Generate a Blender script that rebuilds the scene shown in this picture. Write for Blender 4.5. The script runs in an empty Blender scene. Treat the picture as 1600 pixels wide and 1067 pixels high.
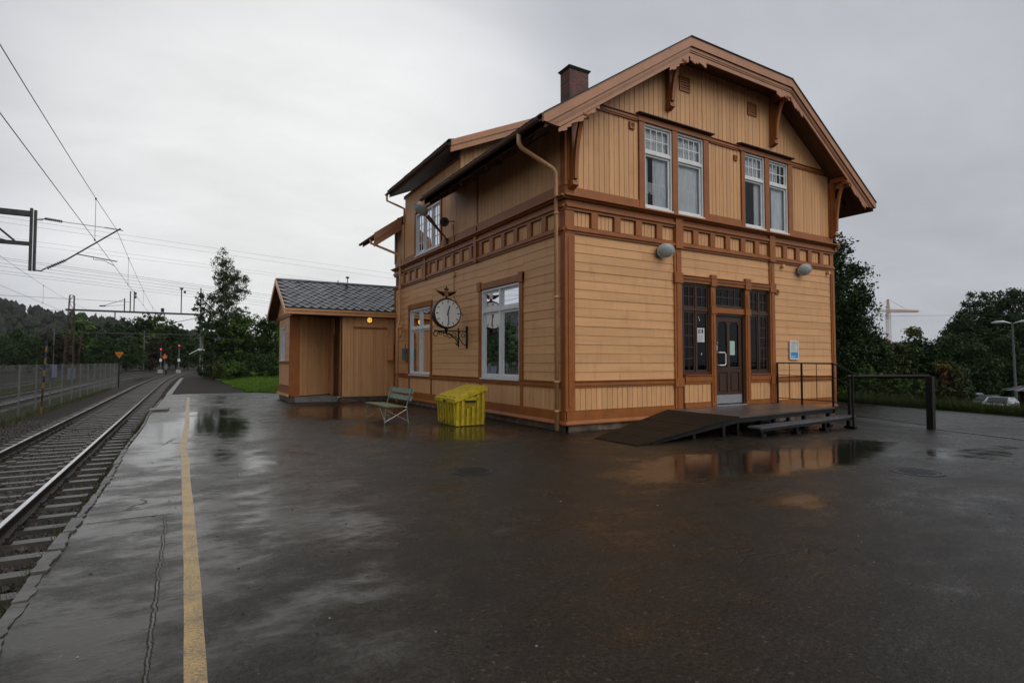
import bpy, math, random
import numpy as np
from mathutils import Vector
random.seed(7); rng = np.random.default_rng(11)
sc = bpy.context.scene
C = sc.collection
PI = math.pi
# ---------------------------------------------------------------- camera
cam_d = bpy.data.cameras.new("camera"); cam = bpy.data.objects.new("camera", cam_d); C.objects.link(cam)
cam_d.sensor_width = 36.0; cam_d.lens = 19.53; cam_d.clip_start = 0.05; cam_d.clip_end = 6000
cam.location = (0, 0, 1.55)
cam.rotation_euler = (math.radians(90 + 2.10), 0, -math.radians(30.44))
sc.camera = cam
# ---------------------------------------------------------------- light
SUN_ELEV, SUN_AZ = 42.0, 155.0        # azimuth clockwise from +Y: behind the camera, to the right
sun_d = bpy.data.lights.new("sun", 'SUN'); sun = bpy.data.objects.new("sun", sun_d); C.objects.link(sun)
sun_d.energy = 1.4; sun_d.angle = math.radians(50); sun_d.color = (1.0, 0.965, 0.92)
sun.rotation_euler = (math.radians(90 - SUN_ELEV), 0, math.radians(180 - SUN_AZ))
sc.view_settings.view_transform = 'Standard'; sc.view_settings.look = 'None'
sc.view_settings.gamma = 1; sc.view_settings.use_curve_mapping = False
sc.view_settings.exposure = 0.0
sc.cycles.max_bounces = 6; sc.cycles.transparent_max_bounces = 12
sc.cycles.use_denoising = True
sc.cycles.sample_clamp_indirect = 6

def nn(nt, t, **kw):
    n = nt.nodes.new(t)
    for k, v in kw.items(): setattr(n, k, v)
    return n
def lk(nt, a, b): nt.links.new(a, b)
def mth(nt, op, a, b=None, c=None, clamp=False):
    n = nn(nt, 'ShaderNodeMath', operation=op, use_clamp=clamp)
    for i, v in enumerate((a, b, c)):
        if v is None: continue
        if isinstance(v, (int, float)): n.inputs[i].default_value = v
        else: lk(nt, v, n.inputs[i])
    return n.outputs[0]
def rampf(nt, v, a, b, lo=0.0, hi=1.0, smooth=True):
    n = nn(nt, 'ShaderNodeMapRange'); n.interpolation_type = 'SMOOTHSTEP' if smooth else 'LINEAR'
    lk(nt, v, n.inputs['Value']); n.inputs['From Min'].default_value = a; n.inputs['From Max'].default_value = b
    n.inputs['To Min'].default_value = lo; n.inputs['To Max'].default_value = hi
    return n.outputs['Result']
def mixc(nt, f, a, b, blend='MIX'):
    n = nn(nt, 'ShaderNodeMix', data_type='RGBA', blend_type=blend)
    for s, v in ((0, f), (6, a), (7, b)):
        if isinstance(v, (int, float)): n.inputs[s].default_value = v
        elif isinstance(v, tuple): n.inputs[s].default_value = (*v, 1) if len(v) == 3 else v
        else: lk(nt, v, n.inputs[s])
    return n.outputs[2]
def noise(nt, vec, scale, detail=4, rough=0.55, dist=0.0):
    n = nn(nt, 'ShaderNodeTexNoise'); n.inputs['Scale'].default_value = scale
    n.inputs['Detail'].default_value = detail; n.inputs['Roughness'].default_value = rough
    n.inputs['Distortion'].default_value = dist
    if vec is not None: lk(nt, vec, n.inputs['Vector'])
    return n.outputs['Fac']
def vscale(nt, vec, s, loc=(0, 0, 0)):
    n = nn(nt, 'ShaderNodeMapping'); n.inputs['Scale'].default_value = s; n.inputs['Location'].default_value = loc
    lk(nt, vec, n.inputs['Vector']); return n.outputs[0]

# ---------------------------------------------------------------- overcast sky
w = bpy.data.worlds.new("World"); sc.world = w; w.use_nodes = True
nt = w.node_tree; nt.nodes.clear()
out = nn(nt, 'ShaderNodeOutputWorld'); bg = nn(nt, 'ShaderNodeBackground'); lk(nt, bg.outputs[0], out.inputs[0])
tc = nn(nt, 'ShaderNodeTexCoord'); sky = nn(nt, 'ShaderNodeTexSky', sky_type='NISHITA', sun_disc=False)
sky.sun_elevation = math.radians(SUN_ELEV); sky.sun_rotation = math.radians(SUN_AZ)
skyc = nn(nt, 'ShaderNodeVectorMath', operation='SCALE'); lk(nt, sky.outputs[0], skyc.inputs[0]); skyc.inputs['Scale'].default_value = 0.06
sep = nn(nt, 'ShaderNodeSeparateXYZ'); lk(nt, tc.outputs['Generated'], sep.inputs[0])
az = mth(nt, 'MAXIMUM', sep.outputs['Z'], 0.0)
den = mth(nt, 'ADD', az, 0.22)
comb = nn(nt, 'ShaderNodeCombineXYZ')
lk(nt, mth(nt, 'DIVIDE', sep.outputs['X'], den), comb.inputs[0]); lk(nt, mth(nt, 'DIVIDE', sep.outputs['Y'], den), comb.inputs[1])
n1 = noise(nt, vscale(nt, comb.outputs[0], (1, 1, 1), (3.1, 1.7, 0)), 0.55, 3, 0.48, 0.2)
n2 = noise(nt, vscale(nt, comb.outputs[0], (1, 1.6, 1), (9.3, 4.2, 0)), 2.1, 6, 0.55, 0.3)
dt = nn(nt, 'ShaderNodeVectorMath', operation='DOT_PRODUCT'); lk(nt, tc.outputs['Generated'], dt.inputs[0])
ga, ge = math.radians(10), math.radians(16)
dt.inputs[1].default_value = (math.sin(ga) * math.cos(ge), math.cos(ga) * math.cos(ge), math.sin(ge))
glow = rampf(nt, dt.outputs['Value'], 0.86, 0.992, 0.0, 1.0)
base = mth(nt, 'MULTIPLY_ADD', glow, 0.35, 0.535)
cl = mth(nt, 'MULTIPLY_ADD', mth(nt, 'SUBTRACT', n1, 0.5), 0.50, 1.0)
cl2 = mth(nt, 'MULTIPLY_ADD', mth(nt, 'SUBTRACT', n2, 0.5), 0.34, 1.0)
zen = rampf(nt, sep.outputs['Z'], 0.55, 1.0, 1.0, 1.25)
hor = rampf(nt, sep.outputs['Z'], 0.0, 0.16, 0.90, 1.0)
br = mth(nt, 'MULTIPLY', mth(nt, 'MULTIPLY', mth(nt, 'MULTIPLY', base, cl), cl2), mth(nt, 'MULTIPLY', zen, hor))
tint = mixc(nt, glow, (0.955, 0.985, 1.06), (1.0, 1.0, 0.995))
cloudc = nn(nt, 'ShaderNodeVectorMath', operation='SCALE'); lk(nt, tint, cloudc.inputs[0]); lk(nt, br, cloudc.inputs['Scale'])
lk(nt, mixc(nt, 0.94, skyc.outputs[0], cloudc.outputs[0]), bg.inputs[0])
bg.inputs[1].default_value = 1.0

# ---------------------------------------------------------------- materials
MATS = {}
def newmat(name):
    m = bpy.data.materials.new(name); m.use_nodes = True
    b = m.node_tree.nodes['Principled BSDF']; MATS[name] = m
    return m, m.node_tree, b
def position(nt):
    return nn(nt, 'ShaderNodeNewGeometry').outputs['Position']
def objrand(nt): return nn(nt, 'ShaderNodeObjectInfo').outputs['Random']
def paint(name, col, rough=0.5, var=0.12, scale=3.0, bump=0.15, bscale=40, stretch=(1, 1, 1), dirt=None, dirtamt=0.3, metal=0.0, rnd=0.0, spec=0.28):
    m, nt, b = newmat(name)
    p = vscale(nt, position(nt), stretch)
    f = noise(nt, p, scale, 5, 0.6)
    k = rampf(nt, f, 0.3, 0.7, 1 - var, 1 + var)
    if rnd:
        k = mth(nt, 'MULTIPLY', k, mth(nt, 'MULTIPLY_ADD', objrand(nt), 2 * rnd, 1 - rnd))
    v = nn(nt, 'ShaderNodeVectorMath', operation='SCALE'); v.inputs[0].default_value = col; lk(nt, k, v.inputs['Scale'])
    c = v.outputs[0]
    if dirt:
        df = rampf(nt, noise(nt, vscale(nt, position(nt), (1.6, 1.6, 0.35)), scale * 1.7, 7, 0.72), 0.50, 0.74, 0, dirtamt)
        c = mixc(nt, df, c, dirt)
    lk(nt, c, b.inputs['Base Color'])
    b.inputs['Roughness'].default_value = rough; b.inputs['Metallic'].default_value = metal
    b.inputs['Specular IOR Level'].default_value = spec
    if bump:
        bn = nn(nt, 'ShaderNodeBump'); bn.inputs['Strength'].default_value = bump; bn.inputs['Distance'].default_value = 0.01
        lk(nt, noise(nt, p, bscale, 4, 0.6), bn.inputs['Height']); lk(nt, bn.outputs[0], b.inputs['Normal'])
    return m
PEACH = (0.64, 0.345, 0.155); TRIM = (0.30, 0.100, 0.024)
paint('peach_paint_h', PEACH, 0.5, 0.07, 2.0, 0.35, 14, (0.25, 0.25, 4), (0.34, 0.17, 0.08), 0.38, rnd=0.07)
paint('peach_paint_v', PEACH, 0.5, 0.07, 2.0, 0.35, 14, (4, 4, 0.25), (0.34, 0.17, 0.08), 0.38, rnd=0.08)
paint('trim_paint', TRIM, 0.40, 0.12, 3.0, 0.3, 20, (1, 1, 1), (0.16, 0.06, 0.03), 0.4, rnd=0.05)
paint('barge_paint', (0.42, 0.20, 0.105), 0.42, 0.10, 2.0, 0.3, 18, (1, 1, 1), (0.2, 0.09, 0.05), 0.4)
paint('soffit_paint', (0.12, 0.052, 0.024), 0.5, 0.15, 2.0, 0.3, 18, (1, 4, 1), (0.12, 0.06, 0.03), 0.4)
paint('pipe_paint', (0.60, 0.32, 0.15), 0.35, 0.08, 4.0, 0.1, 30, (1, 1, 1), (0.25, 0.13, 0.06), 0.4)
paint('white_paint', (0.70, 0.71, 0.70), 0.35, 0.06, 5.0, 0.15, 40, (1, 1, 1), (0.35, 0.33, 0.28), 0.3)
paint('brown_frame', (0.060, 0.030, 0.020), 0.40, 0.1, 5.0, 0.2, 40)
paint('backing', (0.16, 0.075, 0.03), 0.8, 0.1)
paint('room_dark', (0.012, 0.011, 0.010), 0.9, 0.2, 2.0, 0)
paint('room_mid', (0.10, 0.09, 0.075), 0.9, 0.3, 2.0, 0)
paint('plinth_stone', (0.115, 0.080, 0.060), 0.55, 0.45, 4.0, 1.0, 9, (1, 1, 1.2), (0.03, 0.03, 0.02), 0.7, rnd=0.25)
paint('deck_wood', (0.085, 0.068, 0.062), 0.33, 0.25, 4.0, 0.4, 22, (6, 0.4, 1), (0.03, 0.028, 0.02), 0.5, rnd=0.25)
paint('ramp_wood', (0.016, 0.011, 0.006), 0.7, 0.3, 3.0, 0.5, 22, (0.4, 5, 1), (0.012, 0.013, 0.006), 0.6, spec=0.12)
paint('step_wood', (0.10, 0.10, 0.11), 0.25, 0.2, 3.0, 0.3, 22)
paint('black_metal', (0.007, 0.007, 0.007), 0.45, 0.2, 8.0, 0.2, 60)
paint('steel_post', (0.12, 0.125, 0.12), 0.5, 0.2, 6.0, 0.1, 60, metal=0.2)
paint('steel_dark', (0.055, 0.060, 0.058), 0.45, 0.25, 6.0, 0.1, 60, metal=0.5)
paint('galv', (0.42, 0.43, 0.43), 0.35, 0.12, 6.0, 0.1, 50, metal=0.7)
paint('kick_metal', (0.34, 0.36, 0.38), 0.38, 0.12, 12.0, 0.1, 50, metal=0.5)
paint('rust', (0.022, 0.015, 0.012), 0.6, 0.3, 9.0, 0.4, 50)
paint('rail_top', (0.62, 0.62, 0.62), 0.16, 0.1, 4.0, 0.0, metal=1.0)
paint('concrete', (0.145, 0.14, 0.13), 0.42, 0.3, 3.0, 0.6, 25, (1, 1, 1), (0.05, 0.05, 0.045), 0.6, rnd=0.15)
paint('sleeper_concrete', (0.062, 0.057, 0.050), 0.36, 0.25, 3.0, 0.5, 25, (1, 1, 1), (0.05, 0.04, 0.03), 0.6, rnd=0.2)
paint('edge_concrete', (0.085, 0.082, 0.075), 0.45, 0.35, 5.0, 0.9, 16, (1, 1, 1), (0.05, 0.05, 0.045), 0.7, rnd=0.2)
paint('clock_white', (0.93, 0.93, 0.88), 0.4, 0.03, 4.0, 0)
paint('ink', (0.012, 0.012, 0.012), 0.5, 0.0, 4.0, 0)
paint('emblem_gold', (0.20, 0.085, 0.03), 0.4, 0.2, 9.0, 0.1, metal=0.3)
paint('bin_yellow', (0.50, 0.37, 0.022), 0.45, 0.2, 9.0, 0.15, 30, (1, 1, 1), (0.13, 0.11, 0.02), 0.9)
paint('bin_dark_yellow', (0.34, 0.245, 0.014), 0.45, 0.2, 7.0, 0.1, 30, (1, 1, 1), (0.10, 0.075, 0.015), 0.8)  # darker yellow that deepens the gaps between ribs, with blotchy dirt over it
paint('bench_paint', (0.17, 0.23, 0.18), 0.5, 0.35, 14.0, 0.4, 30, (1, 1, 1), (0.05, 0.04, 0.025), 1.0)
paint('bench_seat', (0.15, 0.15, 0.075), 0.45, 0.3, 9.0, 0.4, 30, (1, 1, 1), (0.06, 0.05, 0.03), 0.7)
paint('slate', (0.085, 0.09, 0.10), 0.16, 0.3, 3.0, 0.4, 15, (1, 1, 1), (0.035, 0.042, 0.022), 0.7, rnd=0.45, spec=0.5)
paint('roof_black', (0.016, 0.017, 0.015), 0.6, 0.3, 3.0, 0.3, 15, spec=0.3)
paint('roof_sheet', (0.11, 0.112, 0.118), 0.33, 0.2, 2.0, 0.1, 15)
paint('dark_red_wall', (0.045, 0.016, 0.010), 0.7, 0.2, 2.0, 0.2)
paint('box_green', (0.12, 0.15, 0.145), 0.5, 0.1, 5.0, 0.1)
paint('paper', (0.60, 0.64, 0.60), 0.5, 0.04, 9, 0)
paint('paper_mint', (0.44, 0.60, 0.53), 0.5, 0.04, 9, 0)
paint('print_grey', (0.30, 0.32, 0.33), 0.5, 0.1, 9, 0)
paint('print_blue', (0.05, 0.25, 0.55), 0.5, 0.05, 9, 0)
paint('curtain', (0.80, 0.82, 0.83), 0.8, 0.15, 6.0, 0, stretch=(9, 9, 0.4))
paint('lace', (0.9, 0.9, 0.9), 0.8, 0.1, 30.0, 0)
paint('orange_sign', (0.50, 0.13, 0.02), 0.5, 0.05, 5, 0)
paint('stake_blue', (0.015, 0.025, 0.08), 0.5, 0.05, 5, 0)
paint('stake_yellow', (0.17, 0.11, 0.025), 0.5, 0.05, 5, 0)
paint('stake_red', (0.08, 0.015, 0.012), 0.5, 0.05, 5, 0)
paint('sign_blue', (0.06, 0.08, 0.2), 0.4, 0.05, 5, 0)
paint('sign_lilac', (0.16, 0.17, 0.25), 0.4, 0.05, 5, 0)
paint('crane_red', (0.56, 0.38, 0.31), 0.5, 0.1, 0.05, 0)
paint('crane_white', (0.70, 0.66, 0.62), 0.5, 0.1, 0.05, 0)
paint('wire', (0.03, 0.03, 0.03), 0.4, 0, 1, 0, metal=0.5)
paint('insulator', (0.035, 0.02, 0.018), 0.3, 0, 1, 0)
paint('mast_rust', (0.06, 0.035, 0.028), 0.6, 0.3, 2, 0)
paint('bark', (0.055, 0.045, 0.036), 0.9, 0.4, 8.0, 0.6, 20)
paint('birch_bark', (0.30, 0.29, 0.27), 0.8, 0.5, 8.0, 0.4, 20)
paint('soil', (0.020, 0.018, 0.012), 0.95, 0.35, 1.2, 0.6, 8, (1, 1, 1), (0.02, 0.03, 0.008), 0.8, spec=0.05)
paint('car_silver', (0.42, 0.44, 0.46), 0.25, 0.03, 3, 0, metal=0.6)
paint('car_dark', (0.05, 0.07, 0.075), 0.25, 0.03, 3, 0, metal=0.4)
paint('car_glass', (0.02, 0.022, 0.024), 0.08, 0, 3, 0)
paint('tyre', (0.015, 0.015, 0.015), 0.8, 0, 3, 0)
paint('lamp_glassy', (0.42, 0.45, 0.43), 0.10, 0.1, 14, 0.1, 30)
paint('pebble', (0.20, 0.18, 0.16), 0.6, 0.5, 30, 0)
paint('manhole_iron', (0.020, 0.020, 0.021), 0.35, 0.3, 12, 0.8, 60, metal=0.4)

def emission(name, col, s):
    m, nt, b = newmat(name); b.inputs['Base Color'].default_value = (*col, 1)
    b.inputs['Emission Color'].default_value = (*col, 1); b.inputs['Emission Strength'].default_value = s
emission('lamp_lit', (1.0, 0.55, 0.10), 1.1); emission('red_light', (1.0, 0.08, 0.10), 1.1)

def glass(name, tint, ior, rough=0.01):
    m, nt, b = newmat(name); nt.nodes.remove(b)
    o = nt.nodes['Material Output']
    tr = nn(nt, 'ShaderNodeBsdfTransparent'); tr.inputs[0].default_value = (*tint, 1)
    gl = nn(nt, 'ShaderNodeBsdfGlossy'); gl.inputs['Roughness'].default_value = rough; gl.inputs[0].default_value = (0.95, 0.97, 1, 1)
    bn = nn(nt, 'ShaderNodeBump'); bn.inputs['Strength'].default_value = 0.05; bn.inputs['Distance'].default_value = 0.02
    lk(nt, noise(nt, position(nt), 2.5, 1, 0.4), bn.inputs['Height']); lk(nt, bn.outputs[0], gl.inputs['Normal'])
    fr = nn(nt, 'ShaderNodeFresnel'); fr.inputs['IOR'].default_value = ior
    mx = nn(nt, 'ShaderNodeMixShader'); lk(nt, fr.outputs[0], mx.inputs[0]); lk(nt, tr.outputs[0], mx.inputs[1]); lk(nt, gl.outputs[0], mx.inputs[2])
    lk(nt, mx.outputs[0], o.inputs[0])
glass('window_glass', (0.90, 0.92, 0.93), 1.36)
glass('dark_glass', (0.30, 0.31, 0.32), 1.30, 0.03)

def leafmat(name, col, var=0.5):
    m, nt, b = newmat(name)
    at = nn(nt, 'ShaderNodeAttribute', attribute_name='tone'); 
    v = nn(nt, 'ShaderNodeVectorMath', operation='SCALE'); v.inputs[0].default_value = col
    lk(nt, mth(nt, 'MULTIPLY_ADD', at.outputs['Fac'], 2 * var, 1 - var), v.inputs['Scale'])
    hs = mixc(nt, mth(nt, 'MULTIPLY', at.outputs['Fac'], 0.35), v.outputs[0], (col[0] * 1.9, col[1] * 1.35, col[2] * 0.8))
    lk(nt, hs, b.inputs['Base Color']); b.inputs['Roughness'].default_value = 0.55
    b.inputs['Specular IOR Level'].default_value = 0.12
leafmat('leaf_dark', (0.020, 0.044, 0.011)); leafmat('leaf_mid', (0.044, 0.086, 0.016)); leafmat('leaf_bright', (0.075, 0.115, 0.026))
leafmat('leaf_birch', (0.030, 0.050, 0.019)); leafmat('leaf_olive', (0.036, 0.045, 0.013)); leafmat('leaf_yellow', (0.10, 0.10, 0.025))
leafmat('grass_green', (0.075, 0.150, 0.018)); leafmat('verge_green', (0.036, 0.066, 0.012)); leafmat('grass_dry', (0.040, 0.052, 0.014)); leafmat('leaf_orange', (0.13, 0.045, 0.012))
leafmat('hill_wood', (0.013, 0.017, 0.010))
for i_ in ('brown_belt',): leafmat(i_, (0.022, 0.018, 0.011))

# wet asphalt -------------------------------------------------------------
def asphalt(name, pools, dark=1.0, seams=True):
    m, nt, b = newmat(name)
    P = position(nt)
    flat = vscale(nt, P, (1, 1, 0))
    # pools of standing water: large soft noise plus the places where water lies
    big = noise(nt, vscale(nt, flat, (1, 0.8, 1), (2.3, 5.1, 0)), 0.33, 4, 0.62, 0.2)
    med = noise(nt, vscale(nt, flat, (1.0, 0.7, 1), (7.7, 1.3, 0)), 1.3, 5, 0.62, 0.1)
    strk = noise(nt, vscale(nt, flat, (1.0, 1.7, 1), (1.7, 3.3, 0)), 1.3, 7, 0.72, 0.15)
    field = mth(nt, 'MULTIPLY_ADD', strk, 0.55, mth(nt, 'MULTIPLY_ADD', med, 0.30, mth(nt, 'MULTIPLY', big, 0.40)))
    s = nn(nt, 'ShaderNodeSeparateXYZ'); lk(nt, P, s.inputs[0])
    for (x, y, rx, ry, a) in pools:
        dx = mth(nt, 'DIVIDE', mth(nt, 'SUBTRACT', s.outputs[0], x), rx); dy = mth(nt, 'DIVIDE', mth(nt, 'SUBTRACT', s.outputs[1], y), ry)
        r2 = mth(nt, 'ADD', mth(nt, 'MULTIPLY', dx, dx), mth(nt, 'MULTIPLY', dy, dy))
        g = rampf(nt, r2, 0.0, 1.0, a, 0.0)
        field = mth(nt, 'ADD', field, g)
    fbr = noise(nt, vscale(nt, flat, (0.9, 2.2, 1), (4.4, 8.1, 0)), 5.5, 6, 0.7)
    pool = rampf(nt, mth(nt, 'MULTIPLY_ADD', mth(nt, 'SUBTRACT', fbr, 0.5), 0.42, field), 0.80, 0.92)
    wet = rampf(nt, field, 0.50, 0.80)
    grain = noise(nt, flat, 38, 4, 0.8)
    fine = noise(nt, flat, 260, 2, 0.6)
    vor = nn(nt, 'ShaderNodeTexVoronoi'); vor.inputs['Scale'].default_value = 52; lk(nt, flat, vor.inputs['Vector'])
    mott = noise(nt, flat, 2.4, 5, 0.65)
    speck = rampf(nt, vor.outputs['Color'], 0.80, 0.98, 0, 1)
    base = mixc(nt, rampf(nt, mott, 0.3, 0.7), (0.011 * dark, 0.0086 * dark, 0.0048 * dark), (0.019 * dark, 0.015 * dark, 0.0090 * dark))
    base = mixc(nt, mth(nt, 'MULTIPLY', speck, 0.55), base, (0.085, 0.078, 0.062))
    gk = rampf(nt, noise(nt, flat, 34, 4, 0.8), 0.38, 0.64, 0.30, 1.55)
    gs = nn(nt, 'ShaderNodeVectorMath', operation='SCALE'); lk(nt, base, gs.inputs[0]); lk(nt, gk, gs.inputs['Scale']); base = gs.outputs[0]
    # drifts of dirt left by the water's edge
    rim = mth(nt, 'MULTIPLY', rampf(nt, field, 0.66, 0.76), rampf(nt, field, 0.88, 0.78))
    base = mixc(nt, mth(nt, 'MULTIPLY', rim, 0.35), base, (0.030, 0.024, 0.015))
    base = mixc(nt, mth(nt, 'MULTIPLY', pool, 0.6), base, (0.014, 0.014, 0.012))
    seamh = None
    if seams:
        wob = mth(nt, 'MULTIPLY', mth(nt, 'SUBTRACT', noise(nt, flat, 3.2, 6, 0.75), 0.5), 0.09)
        d1 = mth(nt, 'ABSOLUTE', mth(nt, 'ADD', mth(nt, 'ADD', s.outputs[0], 0.14), wob))
        l1 = mth(nt, 'MULTIPLY', rampf(nt, d1, 0.004, 0.016, 1, 0), rampf(nt, s.outputs[1], 6.66, 6.74, 1, 0))
        d2 = mth(nt, 'ABSOLUTE', mth(nt, 'ADD', mth(nt, 'SUBTRACT', s.outputs[1], 6.7), wob))
        l2 = mth(nt, 'MULTIPLY', rampf(nt, d2, 0.008, 0.03, 1, 0), rampf(nt, s.outputs[0], -0.14, -0.08, 1, 0))
        # crazed cracks here and there
        vc = nn(nt, 'ShaderNodeTexVoronoi', feature='DISTANCE_TO_EDGE'); vc.inputs['Scale'].default_value = 0.23
        wv = nn(nt, 'ShaderNodeVectorMath', operation='ADD'); lk(nt, flat, wv.inputs[0])
        cn = nn(nt, 'ShaderNodeTexNoise'); cn.inputs['Scale'].default_value = 1.4; cn.inputs['Detail'].default_value = 5; lk(nt, flat, cn.inputs['Vector'])
        sv = nn(nt, 'ShaderNodeVectorMath', operation='SCALE'); lk(nt, cn.outputs['Color'], sv.inputs[0]); sv.inputs['Scale'].default_value = 1.1
        lk(nt, sv.outputs[0], wv.inputs[1]); lk(nt, wv.outputs[0], vc.inputs['Vector'])
        l3 = mth(nt, 'MULTIPLY', rampf(nt, vc.outputs['Distance'], 0.0, 0.005, 1, 0), rampf(nt, noise(nt, flat, 0.5, 2), 0.52, 0.62))
        ln = mth(nt, 'MAXIMUM', mth(nt, 'MAXIMUM', l1, l2), l3)
        base = mixc(nt, mth(nt, 'MULTIPLY', mth(nt, 'MAXIMUM', l2, l3), 0.85), base, (0.006, 0.006, 0.005))
        base = mixc(nt, mth(nt, 'MULTIPLY', l1, 0.5), base, (0.10, 0.095, 0.085))
        seamh = ln
    lk(nt, base, b.inputs['Base Color'])
    r = mixc(nt, wet, (0.44,) * 3, (0.17,) * 3)
    r = mixc(nt, pool, r, (0.035,) * 3)
    lk(nt, r, b.inputs['Roughness'])
    b.inputs['IOR'].default_value = 1.34
    h = mth(nt, 'MULTIPLY_ADD', fine, 0.25, mth(nt, 'MULTIPLY', grain, 1.0))
    h = mth(nt, 'MULTIPLY', h, rampf(nt, field, 0.50, 0.82, 1.25, 0.03))
    und = noise(nt, flat, 1.1, 2, 0.5)
    h = mth(nt, 'MULTIPLY_ADD', mth(nt, 'MULTIPLY', und, rampf(nt, field, 0.6, 0.76, 1, 0.0)), 0.5, h)
    if seamh is not None: h = mth(nt, 'MULTIPLY_ADD', seamh, -0.9, h)
    bn = nn(nt, 'ShaderNodeBump'); bn.inputs['Strength'].default_value = 1.0; bn.inputs['Distance'].default_value = 0.011
    lk(nt, h, bn.inputs['Height']); lk(nt, bn.outputs[0], b.inputs['Normal'])
    return m
POOLS = [(-0.2, 10, 2.6, 11.5, 0.15), (0.6, 22, 3.2, 13, 0.09), (13, 3, 6, 5, 0.06), (0.8, 17.5, 1.1, 6.0, 0.12), (8.0, 5.7, 3.8, 1.3, 0.32), (11.5, 6.0, 1.6, 0.9, 0.2), (12.5, 4.6, 3.0, 0.8, 0.12),
         (5.4, 11.0, 1.2, 1.6, 0.32), (3.9, 12.3, 1.6, 2.4, 0.16), (4.3, 17.5, 2.2, 3.2, 0.26), (6.0, 3.9, 1.0, 0.5, 0.12), (15.5, 3.6, 2.2, 1.4, 0.1), (-0.4, 13.5, 0.6, 4, 0.12)]
asphalt('wet_asphalt', POOLS)
asphalt('far_asphalt', [], 1.0, seams=False)
for n_ in MATS['far_asphalt'].node_tree.nodes:
    if n_.type == 'BSDF_PRINCIPLED':
        for l_ in list(n_.inputs['Roughness'].links): MATS['far_asphalt'].node_tree.links.remove(l_)
        n_.inputs['Roughness'].default_value = 0.7; n_.inputs['Specular IOR Level'].default_value = 0.18

def yellow_paint():
    m, nt, b = newmat('yellow_line_paint')
    P = vscale(nt, position(nt), (1, 1, 0))
    f = noise(nt, P, 60, 4, 0.75); g = noise(nt, P, 4, 4, 0.6)
    wear = rampf(nt, mth(nt, 'ADD', f, mth(nt, 'MULTIPLY', g, 0.5)), 0.66, 0.90, 0, 0.85)
    c = mixc(nt, wear, (0.42, 0.27, 0.085), (0.07, 0.06, 0.045)); lk(nt, c, b.inputs['Base Color'])
    b.inputs['Roughness'].default_value = 0.38
    bn = nn(nt, 'ShaderNodeBump'); bn.inputs['Strength'].default_value = 0.8; bn.inputs['Distance'].default_value = 0.004
    lk(nt, noise(nt, P, 85, 3, 0.7), bn.inputs['Height']); lk(nt, bn.outputs[0], b.inputs['Normal'])
yellow_paint()
def brickm():
    m, nt, b = newmat('chimney_brick')
    bt = nn(nt, 'ShaderNodeTexBrick'); tcn = nn(nt, 'ShaderNodeTexCoord')
    mp = nn(nt, 'ShaderNodeMapping'); mp.inputs['Rotation'].default_value = (PI / 2, 0, 0); lk(nt, tcn.outputs['Object'], mp.inputs[0]); lk(nt, mp.outputs[0], bt.inputs[0])
    bt.inputs['Scale'].default_value = 4.0; bt.inputs['Color1'].default_value = (0.07, 0.025, 0.016, 1); bt.inputs['Color2'].default_value = (0.20, 0.05, 0.025, 1); bt.inputs['Mortar'].default_value = (0.03, 0.028, 0.025, 1)
    c = mixc(nt, rampf(nt, noise(nt, position(nt), 2.2, 5), 0.45, 0.65, 0, 0.6), bt.outputs[0], (0.03, 0.022, 0.018)); lk(nt, c, b.inputs['Base Color']); b.inputs['Roughness'].default_value = 0.7
brickm()
def ballastm():
    m, nt, b = newmat('ballast_bed'); P = position(nt)
    v = nn(nt, 'ShaderNodeTexVoronoi'); v.inputs['Scale'].default_value = 17; lk(nt, P, v.inputs[0])
    sp = nn(nt, 'ShaderNodeSeparateXYZ'); lk(nt, v.outputs['Color'], sp.inputs[0])
    c = mixc(nt, sp.outputs[0], (0.010, 0.009, 0.008), (0.045, 0.038, 0.033))
    c = mixc(nt, rampf(nt, noise(nt, P, 0.5, 4), 0.45, 0.7, 0, 0.6), c, (0.035, 0.028, 0.02))
    lk(nt, c, b.inputs['Base Color']); b.inputs['Roughness'].default_value = 0.85; b.inputs['Specular IOR Level'].default_value = 0.2
    bn = nn(nt, 'ShaderNodeBump'); bn.inputs['Strength'].default_value = 1.0; bn.inputs['Distance'].default_value = 0.04; bn.invert = True
    lk(nt, v.outputs['Distance'], bn.inputs['Height']); lk(nt, bn.outputs[0], b.inputs['Normal'])
ballastm()
paint('ballast_stone', (0.036, 0.030, 0.026), 0.45, 0.5, 9.0, 0.4, 30)

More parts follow.
